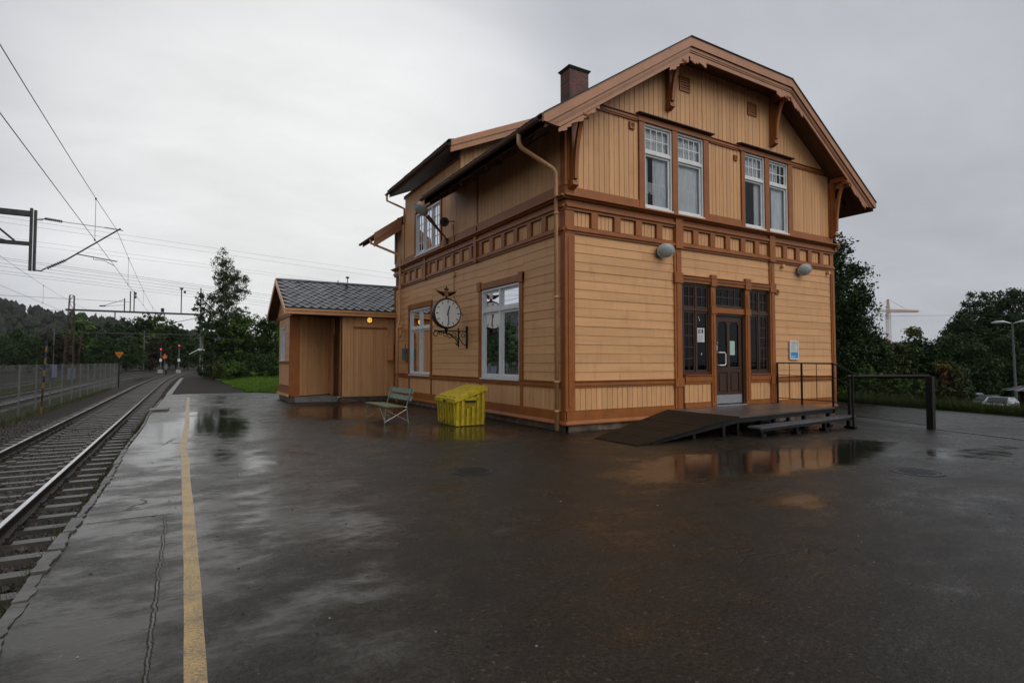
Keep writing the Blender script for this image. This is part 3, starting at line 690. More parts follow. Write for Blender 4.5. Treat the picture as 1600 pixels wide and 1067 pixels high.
# base boards with a sloping water table
for W, u0, u1 in ((G, SX - 0.05, 10.64), (G, 14.75, EX + 0.03), (S, GY - 0.05, NY)):
    mb = MB(); wbox(mb, W, u0 + 0.05, u1, 0.235, 0.45, -0.03, 0.035); wprism_pts = [(-0.03, 0.15), (0.085, 0.15), (0.085, 0.175), (0.036, 0.235), (-0.03, 0.235)]
    v0 = WP(W, u0, 0, 0); v1 = WP(W, u1, 0, 0)
    mb.prism([WP(W, u0, dd, z) for dd, z in wprism_pts], (v1[0] - v0[0], v1[1] - v0[1], 0)); mb.build('base_board', 'trim_paint', B)
rail_(G, 7.50, 10.66, 0.97, 1.11, 0.03); rail_(G, 14.75, 17.62, 0.97, 1.11, 0.03)
rail_(G, 11.03, 12.03, 0.98, 1.20, 0.03); rail_(G, 13.63, 14.54, 0.98, 1.20, 0.03)
tr(G, 11.03, 12.03, 0.33, 0.49, 0.025); tr(G, 13.63, 14.54, 0.37, 0.49, 0.025)
rail_(S, 10.2, NY - 0.08, 0.95, 1.09, 0.03)
# corner boards and pilasters
for (W, a, b, z0, z1, d) in ((G, SX - 0.045, 7.52, 0.45, 4.44, 0.045), (G, 17.62, EX + 0.02, 0.45, 4.44, 0.045), (G, 10.66, 10.92, 0.236, 4.44, 0.045), (G, 14.52, 14.75, 0.38, 4.44, 0.045),
                             (G, SX - 0.045, 7.50, 5.52, 7.25, 0.045), (G, 17.62, EX + 0.02, 5.52, 7.25, 0.045)):
    mb = MB(); wbox(mb, W, a, b, z0, z1, -0.03, d); m3 = (b - a) / 3.4; wbox(mb, W, a + m3, b - m3, z0 + 0.1, z1 - 0.1, d, d + 0.016); mb.build('pilaster' if 10 < a < 16 else 'corner_board', 'trim_paint', B)
for (a, b, z0, z1) in ((GY - 0.04, 10.2, 0.45, 4.44), (21.66, NY, 0.45, 4.44), (GY - 0.04, 10.2, 5.52, 7.1), (21.66, NY, 5.5, 6.9)):
    wpiece('corner_board', 'trim_paint', B, S, a, b, z0, z1, -0.03, 0.04)
tr(S, 14.36, 14.44, 5.5, 7.06, 0.03)
for (a, b) in ((11.84, 12.0), (14.1, 14.26)): tr(S, a, b, 1.09, 3.60, 0.045, name='window_casing'); tr(S, a + 0.02, b - 0.02, 0.44, 0.95, 0.03)
for (a, b) in ((17.82, 17.95), (19.98, 20.13)): tr(S, a, b, 1.09, 3.50, 0.045, name='window_casing'); tr(S, a + 0.02, b - 0.02, 0.44, 0.95, 0.03)
tr(S, 11.80, 14.30, 3.60, 3.77, 0.06, name='window_head'); tr(S, 17.79, 20.16, 3.50, 3.68, 0.06, name='window_head')
for a in (11.80, 14.10): tr(S, a, a + 0.20, 3.56, 3.82, 0.085, name='head_block')
# frieze
for W, u0, u1 in ((G, SX - 0.02, EX), (S, GY - 0.02, NY)):
    tr(W, u0, u1, 4.445, 4.50, 0.05, name='frieze_rail'); tr(W, u0, u1, 4.50, 4.555, 0.085, name='frieze_rail'); tr(W, u0, u1, 4.555, 4.61, 0.04, name='frieze_rail')
    tr(W, u0, u1, 4.965, 5.03, 0.05, name='frieze_rail'); tr(W, u0, u1, 5.03, 5.09, 0.09, name='frieze_rail')
    tr(W, u0, u1, 5.09, 5.20, 0.045, name='frieze_rail')
    mb = MB(); v0 = WP(W, u0 - 0.10, 0, 0); v1 = WP(W, u1 + (0.12 if W is G else 0.0), 0, 0)
    mb.prism([WP(W, u0 - 0.10, dd, z) for dd, z in ((-0.03, 5.20), (0.11, 5.20), (0.14, 5.235), (0.20, 5.245), (0.20, 5.275), (-0.03, 5.325))], (v1[0] - v0[0], v1[1] - v0[1], 0)); mb.build('cornice', 'trim_paint', B)
tr(G, 7.5, 9.50, 5.33, 5.50, 0.04); tr(G, 12.02, 13.34, 5.33, 5.50, 0.04); tr(G, 15.70, 17.62, 5.33, 5.50, 0.04)
tr(S, 10.2, 14.36, 5.33, 5.56, 0.04); tr(S, 14.44, 21.7, 5.33, 5.44, 0.04); tr(S, 14.44, 17.02, 5.44, 5.555, 0.04); tr(S, 19.54, 21.7, 5.44, 5.555, 0.04)
fp_ = [7.50, 8.0, 8.69, 9.37, 10.06, 10.71, 11.37, 12.02, 12.63, 13.27, 13.88, 14.52, 15.18, 15.80, 16.42, 17.04, 17.62]
for i, u in enumerate(fp_[:-1]):
    wd = 0.19
    if i == 0: a = 7.50
    else: tr(G, u, u + wd, 4.61, 4.965, 0.05 if i not in (5, 11) else 0.085, name='frieze_post'); a = u + wd
    planks(G, a + 0.02, fp_[i + 1] - 0.02, 4.63, 4.95, 0.13, B, d=-0.01, name='frieze_panel', gap=0.008, join=True)
wpiece('corner_board', 'trim_paint', B, G, SX - 0.03, 7.52, 4.445, 5.2, -0.2, 0.03); wpiece('corner_board', 'trim_paint', B, S, GY - 0.028, 10.16, 4.445, 5.2, -0.2, 0.028); wpiece('corner_board', 'trim_paint', B, G, 17.62, EX, 4.445, 5.2, -0.2, 0.03)
wpiece('corner_board', 'trim_paint', B, G, SX - 0.02, 7.52, 5.32, 5.53, -0.2, 0.03); wpiece('corner_board', 'trim_paint', B, S, GY - 0.018, 10.2, 5.32, 5.56, -0.2, 0.03); wpiece('corner_board', 'trim_paint', B, G, 17.62, EX, 5.32, 5.53, -0.2, 0.03)
for u in (10.71, 14.52): tr(G, u - 0.03, u + 0.22, 4.44, 5.20, 0.10, name='frieze_block')
sp = [10.15] + [10.78 + 0.655 * i for i in range(17)]
for i, u in enumerate(sp[:-1]):
    if i: tr(S, u, u + 0.18, 4.61, 4.965, 0.05, name='frieze_post')
    planks(S, (u + 0.2 if i else 10.15), sp[i + 1] - 0.02, 4.63, 4.95, 0.13, B, d=-0.01, name='frieze_panel', gap=0.008, join=True)
for u in (14.33, 18.3): tr(S, u, u + 0.16, 4.44, 5.20, 0.10, name='frieze_block')
# upper rail, hoods over the window pairs
for (a, b) in ((7.9, 9.46), (12.06, 13.24), (15.62, 17.35)): rail_(G, a, b, 7.45, 7.57, 0.045)
for (a, b) in ((9.45, 12.08), (13.22, 15.62)):
    tr(G, a, b, 7.47, 7.60, 0.07, name='window_head')
    mb = MB(); v = [(-0.03, 7.61), (0.18, 7.62), (0.18, 7.64), (-0.03, 7.68)]
    mb.prism([WP(G, a - 0.03, d, z) for d, z in v], (b - a + 0.06, 0, 0)); mb.build('window_hood', 'brown_frame', B)
for (a, b) in ((9.50, 9.68), (10.64, 10.83), (11.80, 12.0), (13.34, 13.48), (14.38, 14.58), (15.48, 15.70)): tr(G, a, b, 5.33, 7.47, 0.05, name='window_casing')
tr(S, 17.02, 17.15, 5.44, 7.08, 0.045, name='window_casing'); tr(S, 19.42, 19.56, 5.44, 7.08, 0.045, name='window_casing')
# entrance surround
tr(G, 10.92, 14.56, 3.60, 3.77, 0.05, name='door_head'); rail_(G, 10.93, 14.55, 3.66, 3.76, 0.06)
for (a, b) in ((12.02, 12.19), (13.42, 13.61)):
    mb = MB(); wbox(mb, G, a, b, 0.375, 3.62, -0.03, 0.05); wbox(mb, G, a + 0.06, b - 0.06, 0.5, 3.4, 0.05, 0.065); wbox(mb, G, a - 0.02, b + 0.02, 3.56, 3.86, -0.03, 0.09); wbox(mb, G, a - 0.015, b + 0.015, 2.83, 3.02, -0.03, 0.075); mb.build('door_post', 'trim_paint', B)
for (a, b) in ((10.64, 10.94), (14.50, 14.77)): wpiece('pilaster_block', 'trim_paint', B, G, a, b, 3.56, 3.82, -0.03, 0.085)
for (a, b) in ((10.64, 10.95), (14.50, 14.77)): wpiece('pilaster_block', 'trim_paint', B, G, a, b, 0.92, 1.14, -0.03, 0.075)
tr(G, 12.19, 13.42, 2.86, 3.0, 0.03, name='transom_rail')

# ---- windows
def interior(parent, W, u0, u1, z0, z1, depth=1.0, mat='room_dark', d=-0.2):
    mb = MB(); a = [WP(W, u0, d, z0), WP(W, u1, d, z0), WP(W, u1, d, z1), WP(W, u0, d, z1), WP(W, u0, d - depth, z0), WP(W, u1, d - depth, z0), WP(W, u1, d - depth, z1), WP(W, u0, d - depth, z1)]
    mb.add(a, [(4, 5, 6, 7), (0, 1, 5, 4), (2, 3, 7, 6), (1, 2, 6, 5), (3, 0, 4, 7)], closed=False); return mb.build('interior', mat, parent)
def ring(mb, W, u0, u1, z0, z1, w_, d0, d1, wb=None):
    wb = wb or w_
    wbox(mb, W, u0, u0 + w_, z0, z1, d0, d1); wbox(mb, W, u1 - w_, u1, z0, z1, d0, d1); wbox(mb, W, u0 + w_, u1 - w_, z0, z0 + wb, d0, d1); wbox(mb, W, u0 + w_, u1 - w_, z1 - w_, z1, d0, d1)
def sash(parent, W, u0, u1, z0, z1, nc, nr, fw=0.045, mw=0.022, d=-0.03, fm='white_paint', gm='window_glass', thin=0.035):
    f = MB(); ring(f, W, u0, u1, z0, z1, fw, d - thin, d); so = f.build('sash', fm, parent)
    a0, a1, b0, b1 = u0 + fw, u1 - fw, z0 + fw, z1 - fw
    if nc * nr > 1:
        m = MB()
        for i in range(1, nc): c = a0 + (a1 - a0) * i / nc; wbox(m, W, c - mw / 2, c + mw / 2, b0, b1, d - thin + 0.004, d - 0.004)
        for j in range(1, nr):
            c = b0 + (b1 - b0) * j / nr
            for i in range(nc):
                l = a0 + (a1 - a0) * i / nc + (mw / 2 if i else 0); r = a0 + (a1 - a0) * (i + 1) / nc - (mw / 2 if i < nc - 1 else 0)
                wbox(m, W, l, r, c - mw / 2, c + mw / 2, d - thin + 0.006, d - 0.006)
        m.build('muntin', fm, parent)
    for i in range(nc):
        for j in range(nr):
            l = a0 + (a1 - a0) * i / nc; r = a0 + (a1 - a0) * (i + 1) / nc; b = b0 + (b1 - b0) * j / nr; t = b0 + (b1 - b0) * (j + 1) / nr
            p = MB(); p.add([WP(W, l, d - thin / 2, b), WP(W, r, d - thin / 2, b), WP(W, r, d - thin / 2, t), WP(W, l, d - thin / 2, t)], [(0, 1, 2, 3)], closed=False); p.build('pane', gm, parent)
def curtain(parent, W, u0, u1, z0, z1, d=-0.13, amp=0.02, n=24, mat='curtain'):
    V = []; F = []
    for i in range(n * 4 + 1):
        u = u0 + (u1 - u0) * i / (n * 4); dd = d + amp * math.sin(i * PI / 2 + 0.4) * random.uniform(0.6, 1.2)
        V += [WP(W, u, dd, z0), WP(W, u, dd, z1)]
        if i: F.append((2 * i - 2, 2 * i, 2 * i + 1, 2 * i - 1))
    m = MB(); m.v = V; m.f = F; m.m = [0] * len(F); return m.build('curtain' if mat == 'curtain' else 'lace_curtain', mat, parent, smooth=True)
def lace(parent, W, u0, u1, z0, z1, d=-0.10, c=0.05):
    m = MB(); n = int((u1 - u0) / c); k = int((z1 - z0) / c)
    for i in range(n):
        drop = int(2 * abs(math.sin(i * PI / 8)))
        for j in range(k - drop):
            u = u0 + i * c; z = z1 - (j + 1) * c
            q = [(u + c / 2, z), (u + c, z + c / 2), (u + c / 2, z + c), (u, z + c / 2)]; s = 0.62
            qi = [(u + c / 2 + (a - u - c / 2) * s * 0.7, z + c / 2 + (b - z - c / 2) * s * 0.7) for a, b in q]
            vs = [WP(W, a, d, b) for a, b in q + qi]; m.add(vs, [(0, 1, 5, 4), (1, 2, 6, 5), (2, 3, 7, 6), (3, 0, 4, 7)], closed=False)
    return m.build('lace_curtain', 'lace', parent)
def frame(W, u0, u1, z0, z1, w_=0.045, mat='white_paint', d1=0.0, d0=-0.09, wb=None, name='window'):
    m = MB(); ring(m, W, u0, u1, z0, z1, w_, d0, d1, wb); return m.build(name, mat, B)
for k, (a, b) in enumerate(((9.68, 10.64), (10.83, 11.80), (13.48, 14.38), (14.58, 15.48))):
    f = frame(G, a, b, 5.36, 7.46, 0.04, d1=0.015); interior(f, G, a, b, 5.36, 7.46, 1.2, 'room_mid' if k < 2 else 'room_dark')
    mb = MB(); wbox(mb, G, a + 0.04, b - 0.04, 6.72, 6.80, -0.08, 0.012); mb.build('transom', 'white_paint', f); mb = MB(); wbox(mb, G, a - 0.01, b + 0.01, 5.33, 5.365, 0.0, 0.06); mb.build('window_sill', 'white_paint', f)
    sash(f, G, a + 0.045, b - 0.045, 6.80, 7.415, 4, 2, 0.045, 0.022); sash(f, G, a + 0.045, b - 0.045, 5.405, 6.72, 1, 1, 0.05)
    if k < 2:
        curtain(f, G, a + 0.42 if k == 0 else a + 0.02, b - 0.02, 5.36, 6.75); curtain(f, G, a + 0.02, a + 0.25, 5.36, 6.75); lace(f, G, a + 0.06, b - 0.08, 5.66, 6.05)
        curtain(f, G, a + 0.02, b - 0.02, 6.78, 7.4, n=16)
    else:
        curtain(f, G, a + 0.6 if k == 2 else a + 0.30, b - 0.02, 5.36, 6.75, n=10); curtain(f, G, a + 0.02, b - (0.02 if k == 2 else 0.36), 6.78, 7.4, n=16)
f = frame(S, 12.0, 14.1, 1.10, 3.58, 0.06, d1=0.02); interior(f, S, 12.0, 14.1, 1.10, 3.58, 1.6)
mb = MB(); wbox(mb, S, 13.01, 13.09, 1.16, 3.52, -0.08, 0.017); wbox(mb, S, 12.06, 13.01, 2.93, 3.01, -0.08, 0.014); wbox(mb, S, 13.09, 14.04, 2.93, 3.01, -0.08, 0.014); mb.build('transom', 'white_paint', f); mb = MB(); wbox(mb, S, 11.99, 14.11, 1.07, 1.105, 0, 0.08); mb.build('window_sill', 'white_paint', f)
for (a, b) in ((12.065, 13.005), (13.095, 14.035)): sash(f, S, a, b, 1.165, 2.925, 1, 1, 0.06); sash(f, S, a, b, 3.015, 3.515, 1, 1, 0.055)
f = frame(S, 17.95, 19.98, 1.08, 3.48, 0.06, d1=0.02); interior(f, S, 17.95, 19.98, 1.08, 3.48, 1.2, 'room_mid')
mb = MB(); wbox(mb, S, 18.93, 19.0, 1.14, 3.42, -0.08, 0.017); wbox(mb, S, 18.01, 18.93, 2.72, 2.80, -0.08, 0.014); wbox(mb, S, 19.0, 19.92, 2.72, 2.80, -0.08, 0.014); mb.build('transom', 'white_paint', f); mb = MB(); wbox(mb, S, 17.94, 19.99, 1.05, 1.085, 0, 0.08); mb.build('window_sill', 'white_paint', f)
for (a, b) in ((18.015, 18.925), (19.005, 19.915)): sash(f, S, a, b, 1.145, 2.715, 1, 1, 0.055); sash(f, S, a, b, 2.805, 3.415, 1, 1, 0.05)
curtain(f, S, 18.0, 18.75, 1.1, 3.4, n=12); curtain(f, S, 19.25, 19.95, 1.1, 3.4, n=12)
f = frame(S, 17.15, 19.42, 5.44, 6.98, 0.05, d1=0.02); interior(f, S, 17.15, 19.42, 5.44, 6.98, 1.2)
mb = MB()
for c in (17.885, 18.645): wbox(mb, S, c - 0.03, c + 0.03, 5.49, 6.93, -0.08, 0.016); mb.build('mullion', 'white_paint', f); mb = MB()
wbox(mb, S, 17.1, 19.47, 5.41, 5.45, 0, 0.06); mb.build('window_mullion', 'white_paint', f)
for (a, b) in ((17.205, 17.85), (17.92, 18.61), (18.68, 19.365)): sash(f, S, a, b, 5.495, 6.925, 2, 4, 0.045, 0.022)
curtain(f, S, 17.2, 19.4, 6.3, 6.95, n=30)
# entrance lights
def elight(u0, u1, cols_low, swap):
    f = frame(G, u0, u1, 1.22, 3.60, 0.05, 'brown_frame', d1=-0.005, wb=0.07, name='window'); interior(f, G, u0, u1, 1.22, 3.60, 1.6)
    mid = (u0 + u1) / 2
    mb = MB(); wbox(mb, G, u0 + 0.05, u1 - 0.05, 2.88, 2.96, -0.08, -0.008); wbox(mb, G, mid - 0.02, mid + 0.02, 1.29, 2.88, -0.08, -0.01); wbox(mb, G, mid - 0.02, mid + 0.02, 2.96, 3.55, -0.08, -0.01); mb.build('transom', 'brown_frame', f)
    for k, (a, b) in enumerate(((u0 + 0.055, mid - 0.025), (mid + 0.025, u1 - 0.055))):
        sash(f, G, a, b, 2.965, 3.545, 2, 2, 0.04, 0.022, fm='brown_frame', gm='dark_glass')
        plain = (k == 1) != swap
        sash(f, G, a, b, 1.295, 2.875, 1 if plain else 2, 1 if plain else 5, 0.045, 0.022, fm='brown_frame', gm='dark_glass')
    return f
elight(10.97, 12.0, 0, False); elight(13.61, 14.52, 0, True)
f = frame(G, 12.19, 13.42, 3.0, 3.60, 0.045, 'brown_frame', d1=-0.005); interior(f, G, 12.19, 13.42, 3.0, 3.6, 1.6); sash(f, G, 12.24, 13.37, 3.05, 3.555, 4, 2, 0.04, 0.022, fm='brown_frame', gm='dark_glass')
# door
f = frame(G, 12.19, 13.42, 0.37, 2.86, 0.06, 'brown_frame', d1=-0.005, wb=0.03, name='door'); interior(f, G, 12.19, 13.42, 0.37, 2.86, 1.6)
mb = MB(); L, R_ = 12.26, 13.35
wbox(mb, G, L, L + 0.12, 0.41, 2.79, -0.10, -0.05); wbox(mb, G, R_ - 0.12, R_, 0.41, 2.79, -0.10, -0.05); wbox(mb, G, L + 0.12, R_ - 0.12, 2.64, 2.79, -0.10, -0.05); wbox(mb, G, L + 0.12, R_ - 0.12, 0.41, 0.72, -0.10, -0.05)
wbox(mb, G, L + 0.12, R_ - 0.12, 1.27, 1.42, -0.10, -0.05); mx_ = (L + R_) / 2; wbox(mb, G, mx_ - 0.055, mx_ + 0.055, 0.72, 1.27, -0.10, -0.05); wbox(mb, G, mx_ - 0.055, mx_ + 0.055, 1.42, 2.64, -0.10, -0.05)
mb.build('door_leaf', 'brown_frame', f)
for (a, b) in ((L + 0.12, mx_ - 0.055), (mx_ + 0.055, R_ - 0.12)):
    p = MB(); p.add([WP(G, a, -0.075, 1.42), WP(G, b, -0.075, 1.42), WP(G, b, -0.075, 2.64), WP(G, a, -0.075, 2.64)], [(0, 1, 2, 3)], closed=False); p.build('pane', 'dark_glass', f)
    p = MB(); wbox(p, G, a, b, 0.72, 1.27, -0.09, -0.075); wprism(p, G, [(a + 0.05, 0.77), (b - 0.05, 0.77), (b - 0.05, 1.22), (a + 0.05, 1.22)], -0.075, -0.055); p.build('door_panel', 'brown_frame', f)
    p = MB(); wbox(p, G, a + 0.001, a + 0.05, 2.58, 2.64, -0.095, -0.055); wbox(p, G, b - 0.05, b - 0.001, 2.58, 2.64, -0.095, -0.055); p.build('pane_corner', 'brown_frame', f)
wpiece('kick_plate', 'kick_metal', f, G, L + 0.02, R_ - 0.02, 0.43, 0.66, -0.05, -0.042)
mb = MB(); hx = 12.42
mb.tube([(hx - 0.08, GY + 0.05, 1.80), (hx - 0.08, GY - 0.03, 1.80), (hx + 0.10, GY - 0.05, 1.80), (hx + 0.14, GY - 0.05, 1.76), (hx + 0.14, GY - 0.05, 1.50), (hx + 0.10, GY - 0.05, 1.46), (hx - 0.08, GY - 0.03, 1.46), (hx - 0.08, GY + 0.05, 1.46)], 0.018, 8); mb.build('handle', 'white_paint', f)
mb = MB(); mb.box(12.30, 12.345, GY + 0.035, GY + 0.05, 1.86, 2.0); mb.disc((12.322, GY + 0.03, 2.06), (0, 1, 0), 0.02, 0.03, 12); mb.build('lock', 'galv', f)
wpiece('threshold', 'kick_metal', f, G, 12.19, 13.42, 0.372, 0.40, -0.03, 0.06)
# vents
def vent(u0, u1, z0, z1, slats, parent=B):
    mb = MB(); ring(mb, G, u0, u1, z0, z1, 0.035, -0.02, 0.05); v = mb.build('vent', 'trim_paint', parent)
    mb = MB(); wbox(mb, G, u0 + 0.03, u1 - 0.03, z0 + 0.03, z1 - 0.03, -0.02, 0.012); mb.build('vent_back', 'ink', v)
    mb = MB()
    for i in range(slats):
        z = z0 + 0.04 + (z1 - z0 - 0.08) * (i + 0.15) / slats; h = (z1 - z0 - 0.08) / slats * 0.5
        wbox(mb, G, u0 + 0.035, u1 - 0.035, z, z + h, 0.012, 0.04)
    mb.build('vent_slat', 'trim_paint', v)
vent(10.93, 11.32, 8.60, 8.99, 5); vent(13.66, 14.06, 8.58, 8.95, 5); vent(9.20, 9.36, 7.22, 7.39, 4); vent(13.05, 13.18, 7.15, 7.30, 4); vent(14.80, 14.95, 3.52, 3.66, 4)
for u in (15.12, 17.45):
    mb = MB(); mb.disc((u, GY - 0.06, 4.36), (0, 1, 0), 0.055, 0.1, 12); mb.build('knob', 'peach_paint_h', B)

# ---- roof
def slab(mb, prof, y0, y1, th=0.26, mi=0):
    top = prof; bot = [(x, z - th) for x, z in reversed(prof)]
    mb.prism([(x, y0, z) for x, z in top + bot], (0, y1 - y0, 0), mi)
EL = 6.32; ER = 2 * XC - EL; KZ = 9.60; KL = 10.68; KR = 2 * XC - KL; RZ = roof_z(XC)
FY, HY, BY = 9.47, 12.3, 22.4
R0 = MB()
# underside: soffit shells (5 cm boards), then the dark covering 12 cm above
def slope(mb, x0, x1, y0, y1, off0, off1):
    z = roof_z
    mb.prism([(x0, y0, z(x0) - off0), (x1, y0, z(x1) - off0), (x1, y0, z(x1) - off1), (x0, y0, z(x0) - off1)], (0, y1 - y0, 0))
rt = MB(); sf = MB()
# left slope: to the half-hip line in front, full height behind
def hip_side(mb, sgn, off0, off1):
    xe = EL if sgn < 0 else ER; xk = KL if sgn < 0 else KR
    def q(x, y, z): return (x, y, z)
    tri = [(xe, FY, roof_z(xe)), (xk, FY, KZ), (XC, HY, RZ), (XC, 16.0, RZ), (xe, 16.0, roof_z(xe))]
    vs = [(x, y, z - off0) for x, y, z in tri] + [(x, y, z - off1) for x, y, z in tri]
    n = 5; mb.add(vs, [tuple(range(n - 1, -1, -1)), tuple(range(n, 2 * n))] + [(i, (i + 1) % n, (i + 1) % n + n, i + n) for i in range(n)])
for s in (-1, 1): hip_side(rt, s, 0.10, 0.0); hip_side(sf, s, 0.24, 0.105)
tri = [(KL, FY, KZ), (KR, FY, KZ), (XC, HY, RZ)]
for mb_, o0, o1 in ((rt, 0.10, 0.0), (sf, 0.24, 0.105)):
    vs = [(x, y, z - o0) for x, y, z in tri] + [(x, y, z - o1) for x, y, z in tri]
    mb_.add(vs, [(2, 1, 0), (3, 4, 5), (0, 1, 4, 3), (1, 2, 5, 4), (2, 0, 3, 5)])
slope(rt, XC, ER, 16.0, BY, 0.10, 0.0); slope(sf, XC, ER, 16.0, BY, 0.24, 0.105)
slope(rt, 7.45, XC, 16.0, BY, 0.10, 0.0); slope(sf, 7.45, XC, 16.0, BY, 0.24, 0.105)
slope(rt, EL, 7.449, 16.0, 16.13, 0.10, 0.0); slope(sf, EL, 7.449, 16.0, 16.13, 0.24, 0.105)
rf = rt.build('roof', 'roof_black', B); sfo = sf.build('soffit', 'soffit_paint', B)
# rear strip of eave beyond the dormer
mb = MB(); zs = lambda x: 6.50 + 0.72 * (x - 6.22)
mb.prism([(6.15, 21.05, zs(6.15) - 0.1), (7.6, 21.05, zs(7.6) - 0.1), (7.6, 21.05, zs(7.6)), (6.15, 21.05, zs(6.15))], (0, 1.75, 0)); mb.build('rear_eave_roof', 'roof_black', B)
mb = MB(); mb.prism([(6.22, 21.06, zs(6.22) - 0.24), (7.6, 21.06, zs(7.6) - 0.24), (7.6, 21.06, zs(7.6) - 0.105), (6.22, 21.06, zs(6.22) - 0.105)], (0, 1.7, 0)); mb.build('rear_eave_soffit', 'soffit_paint', B)
for k, (o0, o1, y) in enumerate(((-0.04, 0.26, 20.98), (0.26, 0.50, 21.01))):
    mb = MB(); mb.prism([(6.18, y, zs(6.18) - o1), (7.28, y, zs(7.28) - o1), (7.28, y, zs(7.28) - o0), (6.18, y, zs(6.18) - o0)], (0, 0.035, 0)); mb.build('barge_board', 'barge_paint', B)
# tile edges along the eaves, lifted in waves
def eave_tiles(x, y0, y1, z, sl, parent, n_rows=3):
    y = y0
    while y < y1 - 0.1:
        for r in range(n_rows):
            mb = MB(); L = 0.24; e = random.uniform(0, 0.015); xx = x + r * 0.22
            zz = z + r * 0.22 * sl
            mb.add([(xx - 0.04, y + 0.01, zz + 0.03 + e), (xx - 0.04, y + L - 0.01, zz + 0.012 + e), (xx + 0.28, y + L - 0.01, zz + 0.012 + 0.28 * sl), (xx + 0.28, y + 0.01, zz + 0.012 + 0.28 * sl),
                    (xx - 0.04, y + 0.01, zz + 0.06 + e), (xx - 0.04, y + L - 0.01, zz + 0.05 + e), (xx + 0.28, y + L - 0.01, zz + 0.03 + 0.28 * sl), (xx + 0.28, y + 0.01, zz + 0.03 + 0.28 * sl)],
                   [(0, 3, 2, 1), (4, 5, 6, 7), (0, 1, 5, 4), (1, 2, 6, 5), (2, 3, 7, 6), (3, 0, 4, 7)])
            mb.build('eave_tile', 'roof_black', parent)
        y += 0.27
eave_tiles(EL - 0.02, FY + 0.03, 16.1, roof_z(EL) - 0.02, 0.672, rf, 1)
# barge boards of the gable: three stepped boards on each slope plus the level one
def bargeset(p0, p1, y):
    (x0, z0), (x1, z1) = p0, p1
    dx, dz = x1 - x0, z1 - z0; L = math.hypot(dx, dz); nx, nz = dz / L, -dx / L
    if nz > 0: nx, nz = -nx, -nz
    return nx, nz
def board_along(p0, p1, o0, o1, y, t, name, mat='barge_paint', parent=B, m0=None, m1=None):
    (x0, z0), (x1, z1) = p0, p1
    q = [(x0, z0 - o0), (x1, z1 - o0), (x1, z1 - o1), (x0, z0 - o1)]; zc = roof_z(EL) - 0.15
    r = []
    for i in range(4):      # cut the foot of the board level
        a, b = q[i], q[(i + 1) % 4]
        if a[1] >= zc: r.append(a)
        if (a[1] >= zc) != (b[1] >= zc): f = (zc - a[1]) / (b[1] - a[1]); r.append((a[0] + (b[0] - a[0]) * f, zc))
    mb = MB(); mb.prism([(a, y, b) for a, b in r], (0, t, 0)); return mb.build(name, mat, parent)
a0 = (EL - 0.03, roof_z(EL)); a1 = (KL, KZ); a2 = (KR, KZ); a3 = (ER + 0.03, roof_z(ER))
for (p, q) in ((a0, a1), (a1, a2), (a2, a3)):
    board_along(p, q, -0.02, 0.20, FY - 0.075, 0.07, 'barge_board'); board_along(p, q, 0.16, 0.30, FY - 0.045, 0.05, 'barge_board'); board_along(p, q, 0.26, 0.34, FY - 0.03, 0.045, 'barge_board'); board_along(p, q, 0.32, 0.45, FY - 0.012, 0.03, 'barge_board')
    board_along(p, q, -0.045, -0.02, FY - 0.10, 0.3, 'verge_flashing', 'roof_black'); board_along(p, q, 0.20, 0.215, FY - 0.085, 0.02, 'barge_bead', 'barge_paint')
def scallop(x0, z0, x1, z1, n, name='barge_scallop'):
    mb = MB()
    for i in range(n):
        t0, t1 = i / n, (i + 1) / n; a = (x0 + (x1 - x0) * t0, z0 + (z1 - z0) * t0); b = (x0 + (x1 - x0) * t1, z0 + (z1 - z0) * t1); w_ = [0.10, 0.14, 0.11, 0.07][i % 4]
        mb.prism([(a[0], FY - 0.012, a[1]), (b[0], FY - 0.012, b[1]), (b[0], FY - 0.012, b[1] - w_), (a[0], FY - 0.012, a[1] - w_ * 0.8)], (0, 0.028, 0))
    return mb.build(name, 'barge_paint', B)
scallop(6.7, roof_z(6.7) - 0.45, 7.7, roof_z(7.7) - 0.45, 9); scallop(10.0, roof_z(10.0) - 0.45, 10.66, roof_z(10.66) - 0.45, 6); scallop(14.86, roof_z(14.86) - 0.45, 15.4, roof_z(15.4) - 0.45, 5); scallop(17.9, roof_z(17.9) - 0.45, 18.7, roof_z(18.7) - 0.45, 7); scallop(10.72, KZ - 0.45, 11.3, KZ - 0.45, 6); scallop(14.2, KZ - 0.45, 14.8, KZ - 0.45, 6)
# soffit boards seen from below: separate planks under the level hip eave and slopes
for i in range(6):
    y = FY + 0.02 + i * 0.095
    if y > GY - 0.06: break
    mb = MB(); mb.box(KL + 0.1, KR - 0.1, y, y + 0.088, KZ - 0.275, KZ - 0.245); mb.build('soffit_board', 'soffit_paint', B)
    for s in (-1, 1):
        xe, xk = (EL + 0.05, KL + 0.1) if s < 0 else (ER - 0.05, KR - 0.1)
        mb = MB(); mb.prism([(xe, y, roof_z(xe) - 0.275), (xk, y, min(roof_z(xk), KZ + 0.07) - 0.275), (xk, y, min(roof_z(xk), KZ + 0.07) - 0.245), (xe, y, roof_z(xe) - 0.245)], (0, 0.088, 0)); mb.build('soffit_board', 'soffit_paint', B)
